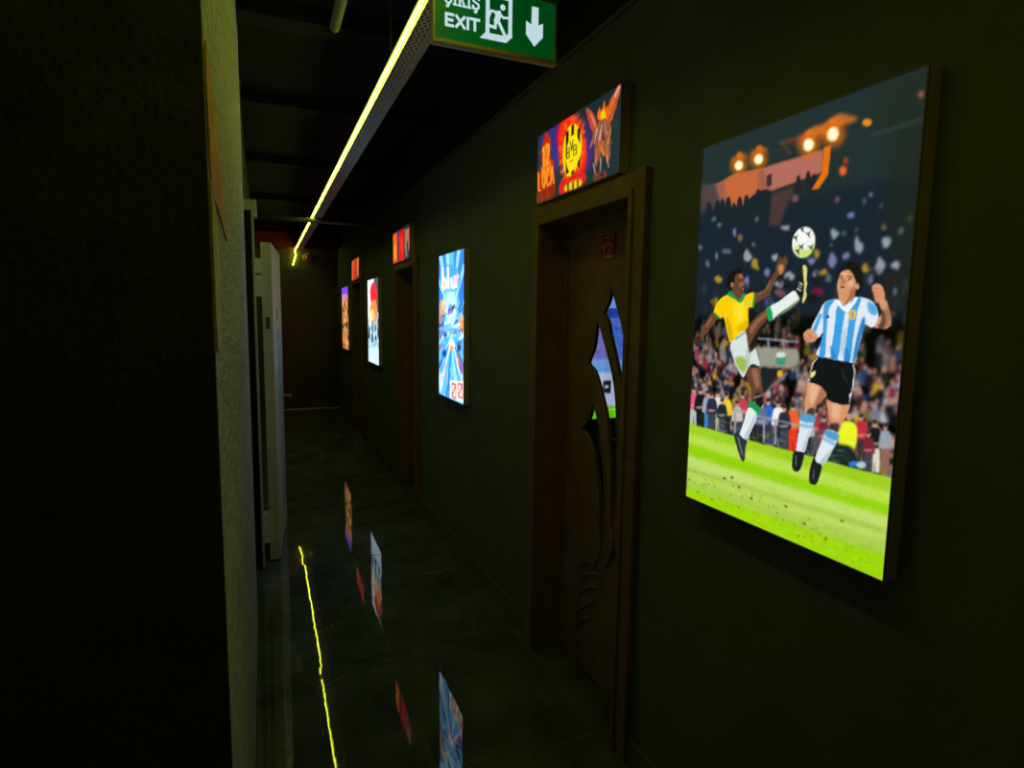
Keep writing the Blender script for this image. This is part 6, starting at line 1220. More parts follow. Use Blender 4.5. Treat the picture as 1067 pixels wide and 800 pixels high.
["s",[90,140,230],0.8,0.6,[[646,508],[645,505],[641,503],[636,503],[631,503],[627,505],[625,507],[627,510],[630,512],[635,512],[641,512],[644,510]]],
["s",[40,60,150],0.8,0.6,[[527,350],[526,344],[521,340],[515,339],[509,340],[504,344],[502,350],[504,356],[508,360],[514,361],[520,360],[525,355]]],
["s",[60,90,220],0.8,0.6,[[275,482],[274,479],[270,476],[266,475],[261,476],[257,479],[256,482],[257,485],[260,488],[265,489],[270,488],[274,485]]],
["s",[150,90,180],0.8,0.6,[[416,497],[415,492],[413,488],[409,487],[406,488],[403,492],[402,497],[403,502],[405,505],[409,507],[412,506],[415,502]]],
["s",[190,110,170],0.8,0.6,[[261,480],[260,478],[257,476],[253,475],[249,476],[246,478],[245,480],[246,482],[249,484],[253,485],[257,484],[260,482]]],
["s",[90,140,230],0.8,0.6,[[487,473],[485,471],[478,469],[469,468],[460,469],[453,471],[451,473],[453,475],[460,477],[469,477],[478,477],[485,475]]],
["s",[40,60,150],0.8,0.6,[[584,575],[582,573],[579,571],[575,571],[571,571],[567,573],[566,575],[567,577],[570,579],[575,580],[579,579],[582,578]]],
["s",[60,90,220],0.8,0.6,[[387,490],[386,484],[382,479],[377,478],[372,479],[368,484],[366,490],[367,496],[371,500],[376,502],[381,500],[385,496]]],
["s",[150,90,180],0.8,0.6,[[443,347],[441,343],[434,340],[426,340],[417,341],[410,343],[408,347],[410,351],[416,353],[425,354],[434,353],[440,350]]],
["s",[190,110,170],0.8,0.6,[[477,530],[476,525],[472,521],[467,520],[461,521],[457,525],[455,530],[456,535],[460,538],[466,540],[471,538],[475,535]]],
["s",[90,140,230],0.8,0.6,[[419,557],[418,551],[415,548],[412,546],[408,548],[405,551],[404,557],[405,562],[407,566],[411,567],[415,566],[417,562]]],
["s",[40,60,150],0.8,0.6,[[511,416],[510,411],[506,407],[502,405],[497,407],[493,411],[492,416],[493,422],[496,425],[501,427],[506,425],[509,421]]],
["s",[60,90,220],0.8,0.6,[[425,541],[425,537],[422,533],[417,532],[413,533],[410,537],[409,541],[410,546],[413,549],[417,551],[421,549],[424,546]]],
["s",[150,90,180],0.8,0.6,[[694,431],[693,426],[689,422],[684,421],[678,422],[674,426],[672,431],[674,437],[677,440],[682,442],[688,440],[692,436]]],
["s",[190,110,170],0.8,0.6,[[202,419],[201,417],[197,416],[191,415],[186,416],[182,417],[180,419],[182,422],[186,423],[191,424],[197,423],[201,422]]],
["s",[90,140,230],0.8,0.6,[[400,452],[398,447],[392,443],[383,442],[374,443],[367,447],[365,452],[367,457],[373,461],[382,462],[391,461],[398,457]]],
["s",[40,60,150],0.8,0.6,[[261,418],[260,413],[257,410],[252,409],[248,410],[244,413],[243,418],[244,423],[247,426],[252,428],[256,426],[260,423]]],
["s",[60,90,220],0.8,0.6,[[446,425],[445,420],[442,416],[438,415],[433,416],[430,420],[429,425],[430,430],[433,434],[437,435],[441,434],[444,430]]],
["s",[150,90,180],0.8,0.6,[[405,393],[404,388],[402,384],[398,383],[395,384],[392,388],[391,393],[392,398],[394,402],[398,404],[401,402],[404,398]]],
["s",[190,110,170],0.8,0.6,[[673,431],[672,425],[669,421],[665,419],[660,421],[657,425],[656,431],[657,438],[659,442],[664,444],[668,442],[671,437]]],
["s",[90,140,230],0.8,0.6,[[419,509],[417,503],[412,499],[405,498],[398,499],[393,503],[391,509],[393,515],[398,519],[404,520],[412,519],[417,515]]],
["s",[40,60,150],0.8,0.6,[[147,439],[146,434],[141,429],[134,428],[128,430],[123,434],[121,440],[122,445],[127,449],[134,451],[140,449],[146,445]]],
["s",[60,90,220],0.8,0.6,[[107,452],[105,447],[100,444],[93,443],[85,444],[80,447],[78,452],[80,457],[85,460],[92,461],[99,460],[105,457]]],
["s",[150,90,180],0.8,0.6,[[621,413],[619,409],[614,405],[606,404],[599,405],[593,409],[591,414],[593,418],[598,422],[606,423],[613,422],[619,418]]],
["s",[190,110,170],0.8,0.6,[[182,367],[180,365],[176,364],[170,363],[164,364],[159,366],[158,368],[159,370],[163,372],[170,372],[176,371],[180,370]]],
["s",[90,140,230],0.8,0.6,[[595,405],[593,403],[587,401],[580,401],[572,401],[566,403],[564,406],[566,408],[572,410],[579,410],[587,410],[593,408]]],
["s",[40,60,150],0.8,0.6,[[518,494],[516,491],[509,489],[501,489],[493,489],[486,491],[484,494],[486,497],[492,499],[501,500],[509,499],[515,497]]],
["s",[60,90,220],0.8,0.6,[[273,551],[273,547],[270,545],[267,544],[264,545],[262,547],[261,551],[261,554],[264,557],[267,558],[270,557],[272,554]]],
["s",[150,90,180],0.8,0.6,[[508,474],[507,468],[503,463],[498,462],[493,463],[489,468],[488,474],[489,480],[492,484],[497,486],[502,484],[506,480]]],
["s",[190,110,170],0.8,0.6,[[532,334],[530,331],[527,329],[522,328],[516,329],[512,331],[511,334],[512,337],[516,339],[521,340],[526,339],[530,337]]],
["s",[90,140,230],0.8,0.6,[[687,561],[685,555],[679,550],[671,549],[662,550],[656,555],[653,561],[655,567],[661,571],[669,573],[678,572],[685,567]]],
["s",[40,60,150],0.8,0.6,[[523,435],[521,431],[517,429],[512,428],[506,429],[502,431],[500,435],[502,438],[506,441],[511,442],[517,441],[521,438]]],
["s",[60,90,220],0.8,0.6,[[120,483],[119,480],[115,478],[109,477],[103,478],[98,480],[97,483],[98,486],[102,488],[108,489],[114,488],[119,486]]],
["s",[150,90,180],0.8,0.6,[[693,325],[692,320],[688,316],[683,315],[677,317],[673,320],[672,325],[673,330],[677,333],[682,334],[687,333],[691,329]]],
["s",[190,110,170],0.8,0.6,[[631,432],[629,426],[625,422],[620,421],[614,422],[610,426],[608,432],[609,438],[613,442],[619,444],[624,442],[629,438]]],
["s",[90,140,230],0.8,0.6,[[407,424],[405,421],[399,418],[391,417],[384,418],[378,421],[375,424],[377,427],[383,430],[391,431],[399,430],[405,427]]],
["s",[40,60,150],0.8,0.6,[[503,512],[501,509],[495,507],[488,506],[481,506],[475,509],[473,512],[475,515],[480,518],[487,519],[495,518],[500,515]]],
["s",[60,90,220],0.8,0.6,[[579,492],[576,489],[569,487],[560,486],[550,487],[543,489],[541,492],[543,495],[550,497],[559,498],[569,497],[576,495]]],
["s",[150,90,180],0.8,0.6,[[530,364],[528,359],[521,356],[512,355],[503,356],[497,360],[494,364],[496,368],[503,371],[512,372],[521,371],[527,368]]],
["s",[190,110,170],0.8,0.6,[[418,505],[416,500],[410,496],[402,494],[393,496],[387,499],[384,505],[386,510],[392,514],[401,515],[409,514],[416,510]]],
["s",[90,140,230],0.8,0.6,[[398,453],[396,448],[390,445],[381,444],[372,445],[365,448],[363,453],[365,457],[371,461],[380,462],[389,461],[396,457]]],
["s",[40,60,150],0.8,0.6,[[137,548],[136,544],[130,541],[123,540],[115,541],[110,544],[108,548],[109,552],[115,555],[122,556],[130,555],[135,552]]],
["s",[170,110,180],0.5,4,[[40,495],[396,497],[402,329],[44,334]]],
["s",[120,175,235],0.8,1.5,[[44,329],[491,333],[495,239],[46,239]]],
["s",[196,200,240],1,1.5,[[17,251],[1285,231],[1301,5],[21,66]]],
["p",[16,16,24],1,0.3,[[374,217],[425,221],[428,144],[377,151]]],
["p",[220,225,250],1,0.2,[[388,198],[414,183],[389,170]]],
["p",[120,225,20],1,0.8,[[-37,90],[1298,42],[1311,-137],[-34,-54]]],
["p",[200,250,140],0.7,0.6,[[200,54],[717,41],[716,48],[200,61]]]]],"LITES":[[[2.0856,1.7201],[2.0616,1.6889],[2.0416,1.6506],[2.0028,1.5829],[1.9673,1.5018],[1.9451,1.4138],[1.9395,1.3284],[1.9429,1.2262],[1.9589,1.1086],[1.971,1.191],[1.9744,1.2977],[2.0029,1.367],[2.0432,1.452],[2.0802,1.5275],[2.106,1.5892],[2.1377,1.6203],[2.11,1.6553],[2.0936,1.6859]],[[2.1935,1.5882],[2.1648,1.5646],[2.1352,1.5177],[2.0854,1.4336],[2.0396,1.3361],[2.0142,1.2149],[2.0036,1.068],[2.0017,0.9018],[2.0279,0.7399],[2.0382,0.859],[2.0524,1.0172],[2.0861,1.1794],[2.1492,1.3038],[2.2008,1.3761],[2.2515,1.4051],[2.2141,1.4655],[2.198,1.5315]],[[2.2089,1.2384],[2.1788,1.2054],[2.1339,1.1139],[2.0995,0.9898],[2.0843,0.8661],[2.0882,0.7401],[2.1082,0.619],[2.1185,0.7257],[2.1347,0.8642],[2.1785,0.9963],[2.2368,1.0774],[2.2899,1.1105],[2.2373,1.1583],[2.2148,1.1999]]],"CARVE":[[[2.2806,0.4719],[2.2135,0.5259],[2.132,0.5497]],[[2.2596,0.4168],[2.1773,0.4831],[2.0664,0.5083],[1.9914,0.5073]],[[2.2726,0.3286],[2.2065,0.4038],[2.0938,0.4451],[2.0171,0.4459]],[[2.2857,0.2389],[2.2188,0.317],[2.1214,0.3718],[2.0579,0.3674]],[[2.2998,0.1615],[2.2493,0.2336],[2.1657,0.2841]],[[2.1116,0.6092],[2.1628,0.5199],[2.2771,0.4093],[2.3262,0.3039]],[[2.0276,0.7359],[2.0002,0.6476],[2.054,0.5558]]],"MISC":{"plate":[[2.1844,1.9553],[2.0668,1.9409],[2.0595,1.8245],[2.1771,1.8338]],"leafl":[[2.4409,1.7336],[2.3501,0.3967]]}}''')

def blur(a, r):
    r = int(round(r))
    if r < 1: return a
    for ax in (0, 1):
        for _ in range(2):
            p = np.pad(a, [(r + 1, r) if k == ax else (0, 0) for k in range(2)], mode='edge')
            c = np.cumsum(p, axis=ax)
            n = 2 * r + 1
            a = (c[n:, :] - c[:-n, :]) / n if ax == 0 else (c[:, n:] - c[:, :-n]) / n
    return a

def smooth_loop(p, n=4):
    p = np.array(p, float); out = []
    L = len(p)
    for i in range(L):
        a, b, c, d = p[i - 1], p[i], p[(i + 1) % L], p[(i + 2) % L]
        for k in range(n):
            t = k / n
            out.append(0.5 * (2 * b + (c - a) * t + (2 * a - 5 * b + 4 * c - d) * t * t + (3 * b - a - 3 * c + d) * t ** 3))
    return np.array(out)

class Canvas:
    def __init__(s, w, h, nu):
        s.w, s.h = w, h; s.nu = nu; s.nv = int(round(nu * h / w)); s.ss = 2
        s.U, s.V = s.nu * s.ss, s.nv * s.ss
        s.img = np.zeros((s.V, s.U, 3)); s.k = s.U / w
    def poly(s, c, alpha, soft, pts, sm):
        pts = smooth_loop(pts) if sm else np.array(pts, float)
        pts = pts * s.k
        r = soft * s.k * SOFT
        x0 = max(0, int(pts[:, 0].min() - 3 * r - 2)); x1 = min(s.U, int(pts[:, 0].max() + 3 * r + 3))
        y0 = max(0, int(pts[:, 1].min() - 3 * r - 2)); y1 = min(s.V, int(pts[:, 1].max() + 3 * r + 3))
        if x1 <= x0 or y1 <= y0: return
        X = np.arange(x0, x1) + 0.5; Y = np.arange(y0, y1) + 0.5
        inside = np.zeros((len(Y), len(X)), bool)
        px, py = pts[:, 0], pts[:, 1]
        for i in range(len(pts)):
            ax, ay, bx, by = px[i - 1], py[i - 1], px[i], py[i]
            if ay == by: continue
            rows = (ay > Y) != (by > Y)
            if not rows.any(): continue
            xi = (bx - ax) * (Y[rows] - ay) / (by - ay) + ax
            inside[rows] ^= X[None, :] < xi[:, None]
        m = blur(inside.astype(float), r) * alpha
        s.img[y0:y1, x0:x1] = s.img[y0:y1, x0:x1] * (1 - m[..., None]) + np.array(c, float) / 255 * m[..., None]
    def crowd(s):
        g = np.random.RandomState(11)
        cols = [(225, 225, 230), (210, 60, 80), (40, 50, 80), (240, 195, 40), (60, 110, 200), (30, 32, 40), (24, 28, 40), (16, 22, 34), (150, 165, 190), (190, 130, 115), (235, 235, 240), (120, 60, 70), (200, 150, 130), (20, 26, 36)]
        for row in range(30):
            v = 610 - row * 13.5
            for k in range(34):
                u = g.uniform(-10, s.w + 10); vv = v + g.uniform(-8, 8)
                dim = 1 if v < 390 else max(0.12, 1 - (v - 390) / 190)
                if g.rand() > dim + 0.15: continue
                c = np.array(cols[g.randint(len(cols))]) * (0.30 + 0.55 * dim) * g.uniform(0.6, 1.1)
                rx, ry = g.uniform(6, 11), g.uniform(8, 15)
                s.poly(c, 0.9 * min(1, dim + .2), 3.0, [(u - rx, vv - ry), (u + rx, vv - ry), (u + rx, vv + ry * .5), (u, vv + ry), (u - rx, vv + ry * .5)], True)
                if g.rand() < 0.75: s.poly((165 * dim + 20, 118 * dim + 20, 100 * dim + 20), 0.8, 1.5, [(u - 4, vv + ry), (u + 4, vv + ry), (u + 3.5, vv + ry + 10), (u - 3.5, vv + ry + 10)], True)
    def streak(s, box, n, cols):
        # short strokes of ink scattered in a box: flames, grass, splashes
        g = np.random.RandomState(n)
        (u0, u1), (v0, v1), (l0, l1), (w0, w1), ang, alpha = box
        for _ in range(n):
            u, v = g.uniform(u0, u1), g.uniform(v0, v1)
            if l0 < 0:   # strokes thrown outwards from the middle of the box
                t = g.uniform(0, 2 * math.pi); u = (u0 + u1) / 2 + (u1 - u0) / 2 * math.cos(t); v = (v0 + v1) / 2 + (v1 - v0) / 2 * math.sin(t)
                ang = math.degrees(t)
            a = math.radians(ang + g.uniform(-25, 25)); L = g.uniform(abs(l0), l1); w = g.uniform(w0, w1)
            d = np.array((math.cos(a), math.sin(a))); nn = np.array((-d[1], d[0])) * w; p = np.array((u, v))
            s.poly(cols[g.randint(len(cols))], alpha, 1.2, [p - d * L, p + nn, p + d * L, p - nn], True)
    def verts(s):
        a = s.img.reshape(s.nv, s.ss, s.nu, s.ss, 3).mean((1, 3))
        g = np.random.RandomState(2)
        a = a * (1 + 0.018 * g.randn(s.nv, s.nu, 1)) + 0.004 * g.randn(s.nv, s.nu, 3)
        return np.clip(a, 0, 1)
SOFT = 1.3

def paint(key, nu):
    (w, h), ops = DATA[key]
    c = Canvas(w, h, nu)
    for op in ops:
        if op[0] == 'crowd': c.crowd()
        elif op[0] == 'streak': c.streak(op[1], op[2], op[3])
        else: c.poly(op[1], op[2], op[3], op[4], op[0] == 's')
    return c.verts(), w / 1000, h / 1000

def sheet(name, key, nu, m, to3):
    """grid of coloured points; to3(u, v) gives its place"""
    img, w, h = paint(key, nu)
    nv = img.shape[0]
    us = np.linspace(0, w, nu); vs = np.linspace(0, h, nv)
    co = np.array([to3(u, v) for v in vs for u in us], np.float32)
    i = np.arange(nv - 1)[:, None] * nu + np.arange(nu - 1)[None, :]
    quads = np.stack([i, i + 1, i + nu + 1, i + nu], -1).reshape(-1, 4)
    me = bpy.data.meshes.new(name)
    me.vertices.add(len(co)); me.vertices.foreach_set('co', co.ravel())
    me.loops.add(quads.size); me.loops.foreach_set('vertex_index', quads.ravel().astype(np.int32))
    me.polygons.add(len(quads)); me.polygons.foreach_set('loop_start', np.arange(0, quads.size, 4, dtype=np.int32))
    me.update(calc_edges=True)
    at = me.attributes.new('ink', 'FLOAT_COLOR', 'POINT')
    linr = np.where(img <= 0.04045, img / 12.92, ((img + 0.055) / 1.055) ** 2.4)
    rgba = np.concatenate([linr, np.ones((*linr.shape[:2], 1))], -1).astype(np.float32)
    at.data.foreach_set('color', rgba.ravel())
    return link(name, me, m)

def light_box(name, key, nu, xf, ynear, yfar, z0, z1, m, label, cat, group=None, rim=0.003):
    root = empty(name, (XW, (ynear + yfar) / 2, z0))
    under(MB().box(xf + 0.003, XW - 0.001, ynear - rim, yfar + rim, z0 - rim, z1 + rim, 0.0015).build('housing', 'housing'), root)
    for a in ((ynear - rim, ynear, z0 - rim, z1 + rim), (yfar, yfar + rim, z0 - rim, z1 + rim), (ynear, yfar, z0 - rim, z0), (ynear, yfar, z1, z1 + rim)):
        under(MB().box(xf - 0.003, xf + 0.003, *a, 0.0008).build('frame_rail', 'frame_dark'), root)
    under(sheet('print', key, nu, m, lambda u, v: (xf, yfar - u, z0 + v)), root)
    tag(root, label, cat, group)
    return root

light_box('football_light_box', 'football', 250, 1.142, 0.772, 1.382, 1.080, 2.070, 'backlit_print',
          'large glowing poster of two jumping football players above a green pitch', 'light box')
light_box('racing_light_box', 'racing', 84, 1.146, 3.528, 4.094, 1.046, 2.008, 'backlit_bright',
          'bright blue glowing racing game poster between the first two doors', 'light box')
light_box('snow_light_box', 'snow', 56, 1.146, 6.490, 7.190, 1.050, 1.995, 'backlit_bright',
          'narrow-looking pale white and red glowing poster beyond the second door', 'light box')
light_box('desert_light_box', 'desert', 48, 1.146, 8.965, 9.680, 1.075, 2.000, 'backlit_far',
          'farthest glowing poster, purple at the top and orange below', 'light box')
light_box('door_sign', 'door_sign', 170, 1.142, 1.808, 2.480, 2.098, 2.386, 'backlit_print',
          'glowing fiery sign with a round yellow crest above the door numbered 12', 'sign', 'lit signs above the doors')
light_box('door_sign', 'door_sign_two', 60, 1.142, 4.970, 5.668, 2.072, 2.352, 'backlit_print',
          'small glowing red and orange sign above the second door', 'sign', 'lit signs above the doors')
light_box('door_sign', 'door_sign_three', 44, 1.142, 7.805, 8.500, 2.052, 2.322, 'backlit_print',
          'farthest glowing orange sign, above the third door', 'sign', 'lit signs above the doors')

# ------------------------------------------------------------------ panelled doors in the right wall
LX = 1.300           # face of the door leaves
def wood_door(idx, y0, y1, number=None, lites=None, carve=()):
    root = empty('door_%d' % idx, (XW, (y0 + y1) / 2, 0)); tag(root, kind='structure')
    a, b = y0, y1
    xf = XW - 0.026
    for s0, s1 in ((a - 0.085, a), (b, b + 0.085)):
        c = under(MB().box(xf, XW - 0.0005, s0, s1, 0.002, DOOR_H + 0.085, 0.004).build('casing', 'brown_wood'), root)
        inner = (s1 - 0.024, s1) if s0 < a else (s0, s0 + 0.024)
        bd = MB().box(xf - 0.009, xf + 0.002, inner[0], inner[1], 0.002, DOOR_H, 0.003).build('bead', 'brown_wood')
        for v in bd.data.vertices: v.co -= root.location
        bd.parent = c
    c = under(MB().box(xf, XW - 0.0005, a, b, DOOR_H, DOOR_H + 0.085, 0.004).build('casing', 'brown_wood'), root)
    bd = MB().box(xf - 0.010, xf + 0.002, a - 0.024, b + 0.024, DOOR_H, DOOR_H + 0.026, 0.003).build('bead', 'brown_wood')
    for v in bd.data.vertices: v.co -= root.location
    bd.parent = c
    for q in ((XW, XW + 0.16, a - 0.028, a, 0.002, DOOR_H), (XW, XW + 0.16, b, b + 0.028, 0.002, DOOR_H), (XW, XW + 0.16, a - 0.028, b + 0.028, DOOR_H, DOOR_H + 0.028)):
        under(MB().box(*q).build('jamb', 'brown_wood'), root)
    for q in ((LX - 0.016, LX - 0.001, a, a + 0.014, 0.006, DOOR_H), (LX - 0.016, LX - 0.001, b - 0.014, b, 0.006, DOOR_H), (LX - 0.016, LX - 0.001, a, b, DOOR_H - 0.014, DOOR_H)):
        under(MB().box(*q).build('door_stop', 'brown_wood'), root)
    outer = [(a + 0.003, 0.008), (b - 0.003, 0.008), (b - 0.003, DOOR_H - 0.003), (a + 0.003, DOOR_H - 0.003)]
    lp = [[tuple(p) for p in smooth_loop(l, 3)] for l in (lites or [])]
    leaf = under(MB().plate(outer, lp, lambda u, v, w: (LX + w, u, v), 0.014).build('leaf', 'brown_leaf'), root)
    def sub(mbx, name, m):
        o = mbx.build(name, m)
        for v in o.data.vertices: v.co -= root.location
        o.parent = leaf
        return o
    for l in lp:
        us = [p[0] for p in l]; vs = [p[1] for p in l]
        sub(MB().box(LX + 0.0145, LX + 0.0175, min(us) - 0.005, max(us) + 0.005, min(vs) - 0.005, max(vs) + 0.005), 'glass_pane', 'door_glass')
        n = len(l)
        sub(MB().tube([(LX - 0.001, u, v) for u, v in l] + [(LX - 0.001, *l[0])], 0.0045, 6, False), 'lite_moulding', 'brown_leaf')
    for cv in carve:
        p = smooth_loop(cv, 4)[:-8] if len(cv) > 3 else np.array(cv)
        k = len(p)
        sub(MB().tube([(LX - 0.001, u, v) for u, v in p], [0.004 + 0.006 * math.sin(math.pi * (i + 0.5) / k) for i in range(k)], 8), 'carved_ridge', 'brown_leaf')
    # lever handle on the near side
    hd = sub(MB().box(LX - 0.006, LX - 0.0005, a + 0.045, a + 0.085, 0.90, 1.12, 0.002), 'handle_plate', 'lock_metal')
    if number:
        pu = (2.069, 2.178); pv = (1.834, 1.945)
        pl = under(MB().box(LX - 0.005, LX - 0.0005, pu[0], pu[1], pv[0], pv[1], 0.001).build('number_plate', 'plate_red'), root)
        tx = MB()
        to3 = lambda u, v: (LX - 0.0056, pu[1] - u, pv[0] + v)
        bars(tx, GLYPH['1'], 0.018, 0.014, 0.026, 0.052, 0.009, to3)
        bars(tx, GLYPH['2'], 0.052, 0.014, 0.034, 0.052, 0.009, to3)
        W2, H2 = pu[1] - pu[0], pv[1] - pv[0]
        bars(tx, [[(0, 0), (1, 0), (1, 1), (0, 1), (0, 0)]], 0.005, 0.005, W2 - 0.010, H2 - 0.010, 0.0025, to3)
        bars(tx, [[(0, 0), (1, 0)]], 0.040, 0.088, 0.030, 0, 0.006, to3)
        t = tx.build('lettering', 'plate_text')
        for v in t.data.vertices: v.co -= root.location
        t.parent = pl
    return root
wood_door(1, *DOORS[0], number='12', lites=DATA['LITES'], carve=DATA['CARVE'])
wood_door(2, *DOORS[1])
wood_door(3, *DOORS[2])

# dark viewing room behind the first door, with its television
mb = MB()
mb.box(1.345, 3.2, 1.0, 3.05, -0.11, -0.001).box(1.345, 3.2, 1.0, 3.05, 2.65, 2.75)
mb.box(1.345, 3.2, 0.9, 1.0, -0.1, 2.75).box(1.345, 3.2, 3.05, 3.15, -0.1, 2.75).box(3.2, 3.3, 0.9, 3.15, -0.1, 2.75)
struct(mb, 'wall_room', 'room_wall')
TVZ = 1.029
tv = empty('television', (2.02, 3.05, TVZ))
under(MB().box(1.385, 2.655, 2.905, 2.965, TVZ - 0.03, TVZ + 0.715, 0.004).build('case', 'black_plastic'), tv)
under(MB().box(1.90, 2.14, 2.966, 3.049, TVZ + 0.2, TVZ + 0.5).build('wall_bracket', 'black_plastic'), tv)
under(sheet('screen', 'television', 180, 'screen_glow', lambda u, v: (1.40 + u, 2.903, TVZ + v)), tv)
tag(tv, 'television showing a football match, seen through the glass of the door numbered 12', 'television')

# ------------------------------------------------------------------ steel door standing open on the left
d4 = empty('door_4', (-0.05, 3.95, 0)); tag(d4, kind='structure')
under(MB().box(-0.099, -0.035, 3.925, 3.975, 0.002, 2.165, 0.003).build('jamb', 'cream_steel'), d4)
under(MB().box(-0.099, -0.048, 3.905, 3.9245, 0.002, 2.20, 0.003).build('jamb', 'dark_gap'), d4)
under(MB().box(-0.099, -0.016, 3.915, 3.99, 2.166, 2.262, 0.004).build('jamb_cap', 'cream_steel'), d4)
under(MB().box(-0.099, -0.080, 3.95, 3.97, 2.264, 2.95, 0.003).build('conduit', 'dark_pipe'), d4)
ang = math.radians(-4.9)
RL = Matrix.Translation((-0.004, 4.01, 0)) @ Matrix.Rotation(ang, 4, 'Z')
leaf = MB().box(0, 0.062, 0, 0.80, 0.012, 2.03, 0.004, RL).build('leaf', 'cream_steel'); under(leaf, d4)
def onleaf(mbx, name, m):
    o = mbx.build(name, m)
    for v in o.data.vertices: v.co -= d4.location
    o.parent = leaf
    return o
onleaf(MB().box(0.020, 0.042, -0.004, 0.0, 1.50, 1.575, 0.001, RL), 'lock_plate', 'lock_metal')
onleaf(MB().box(0.0625, 0.066, 0.30, 0.33, 1.565, 1.625, 0.001, RL), 'keyhole_plate', 'lock_metal')
for k, (z0, z1) in enumerate(((1.40, 1.49), (1.29, 1.385), (1.12, 1.275), (0.98, 1.105))):
    onleaf(MB().box(0.0625, 0.0635, 0.26, 0.68, z0, z1, 0, RL), 'paper_notice', 'sticker')
onleaf(MB().tube([RL @ Vector((0.062, 0.74, 0.99)), RL @ Vector((0.105, 0.74, 0.99)), RL @ Vector((0.118, 0.73, 0.99)), RL @ Vector((0.12, 0.64, 0.99))], 0.009, 8), 'lever_handle', 'brass')
for z0, z1 in ((1.84, 1.93), (1.70, 1.83), (0.14, 0.34)):
    under(MB().box(-0.036, -0.003, 3.976, 4.03, z0, z1, 0.003).build('hinge', 'cream_steel'), d4)

# ------------------------------------------------------------------ things overhead
tray = empty('cable_tray', (0.565, 1.2, 2.62))
TX0, TX1, TY0, TY1, TZ = 0.528, 0.612, -0.9, 10.24, 2.62
pitch = 0.021
nx, ny = 4, int((TY1 - TY0) / pitch)
bm = bmesh.new()
wx = (TX1 - TX0) / nx
for j in range(ny):
    for i in range(nx):
        cx = TX0 + (i + 0.5) * wx; cy = TY0 + (j + 0.5) * pitch
        sh = 0.0052 if j % 2 else -0.0052
        r = 0.0052
        oc = [(cx - wx / 2, cy - pitch / 2), (cx + wx / 2, cy - pitch / 2), (cx + wx / 2, cy + pitch / 2), (cx - wx / 2, cy + pitch / 2)]
        hx = cx + sh * 0.7
        ic = [(hx - r, cy - r), (hx + r, cy - r), (hx + r, cy + r), (hx - r, cy + r)]
        vo = [bm.verts.new((x, yy, TZ)) for x, yy in oc]; vi = [bm.verts.new((x, yy, TZ)) for x, yy in ic]
        for k in range(4):
            bm.faces.new((vo[k], vo[(k + 1) % 4], vi[(k + 1) % 4], vi[k]))
me = bpy.data.meshes.new('perforated_base'); bm.to_mesh(me); bm.free()
under(link('perforated_base', me, 'steel'), tray)
for x in (TX0, TX1):
    under(MB().box(x - 0.001, x + 0.001, TY0, TY1, TZ - 0.001, TZ + 0.05).build('side_rail', 'steel'), tray)
for yy in (2.6, 4.0, 5.5, 7.2, 9.0):
    for x in (TX0 - 0.006, TX1 + 0.006):
        under(MB().tube([(x, yy, TZ + 0.03), (x, yy, CEIL - 0.001)], 0.004, 6).build('hanger_rod', 'dark_pipe'), tray)
under(MB().box(0.507, 0.5265, TY0, TY1, TZ + 0.0185, TZ + 0.0200).build('shade_lip', 'dark_gap'), tray)  # added over the LED tube to keep its light off the ceiling
tag(tray, 'perforated galvanised cable tray hanging under the dark ceiling', 'cable tray')

pts = []
for k in range(60):
    yy = -0.4 + (10.46 + 0.4) * k / 59
    pts.append((0.5150 + 0.0010 * math.sin(k * 1.7), yy, 2.630 + 0.0008 * math.sin(k * 0.9)))
pts += [(0.512, 10.47, 2.60), (0.525, 10.475, 2.55), (0.50, 10.475, 2.47), (0.475, 10.475, 2.385)]
tag(MB().tube(pts, 0.0058, 8).build('led_strip', 'strip_tube'), 'glowing yellow-green LED tube running along the cable tray', 'light strip')

tag(MB().tube([(0.30, -0.3, 2.76), (0.30, 1.0, 2.76), (0.305, 2.655, 2.76), (0.3052, 2.668, 2.76), (0.3053, 2.674, 2.76)], [0.021, 0.021, 0.021, 0.018, 0.010], 14).build('ceiling_tube', 'grey_pipe'),
    'short grey tube with a rounded end near the ceiling', 'tube')
pp = MB().tube([(-0.099, 6.80, 2.585), (1.179, 6.80, 2.585)], 0.026, 12)
tag(pp.build('cross_pipe', 'dark_pipe'), 'dark grey pipe crossing the corridor below the ceiling', 'pipe')
tag(MB().box(-0.099, 1.179, 10.26, 10.499, 2.635, 2.875, 0.004).build('red_beam', 'red_beam'), 'dark red beam across the far end of the corridor', 'beam')
sn = empty('wall_sensor', (0.70, END, 2.52))
under(MB().tube([(0.70, END - 0.0005, 2.52), (0.70, END - 0.02, 2.52), (0.70, END - 0.045, 2.52)], [0.075, 0.075, 0.055], 18).build('base', 'sensor'), sn)
under(MB().tube([(0.70, END - 0.0455, 2.52), (0.70, END - 0.07, 2.52), (0.70, END - 0.085, 2.52)], [0.042, 0.036, 0.015], 14).build('dome', 'sensor'), sn)
tag(sn, 'small round pinkish sensor high on the end wall', 'sensor')

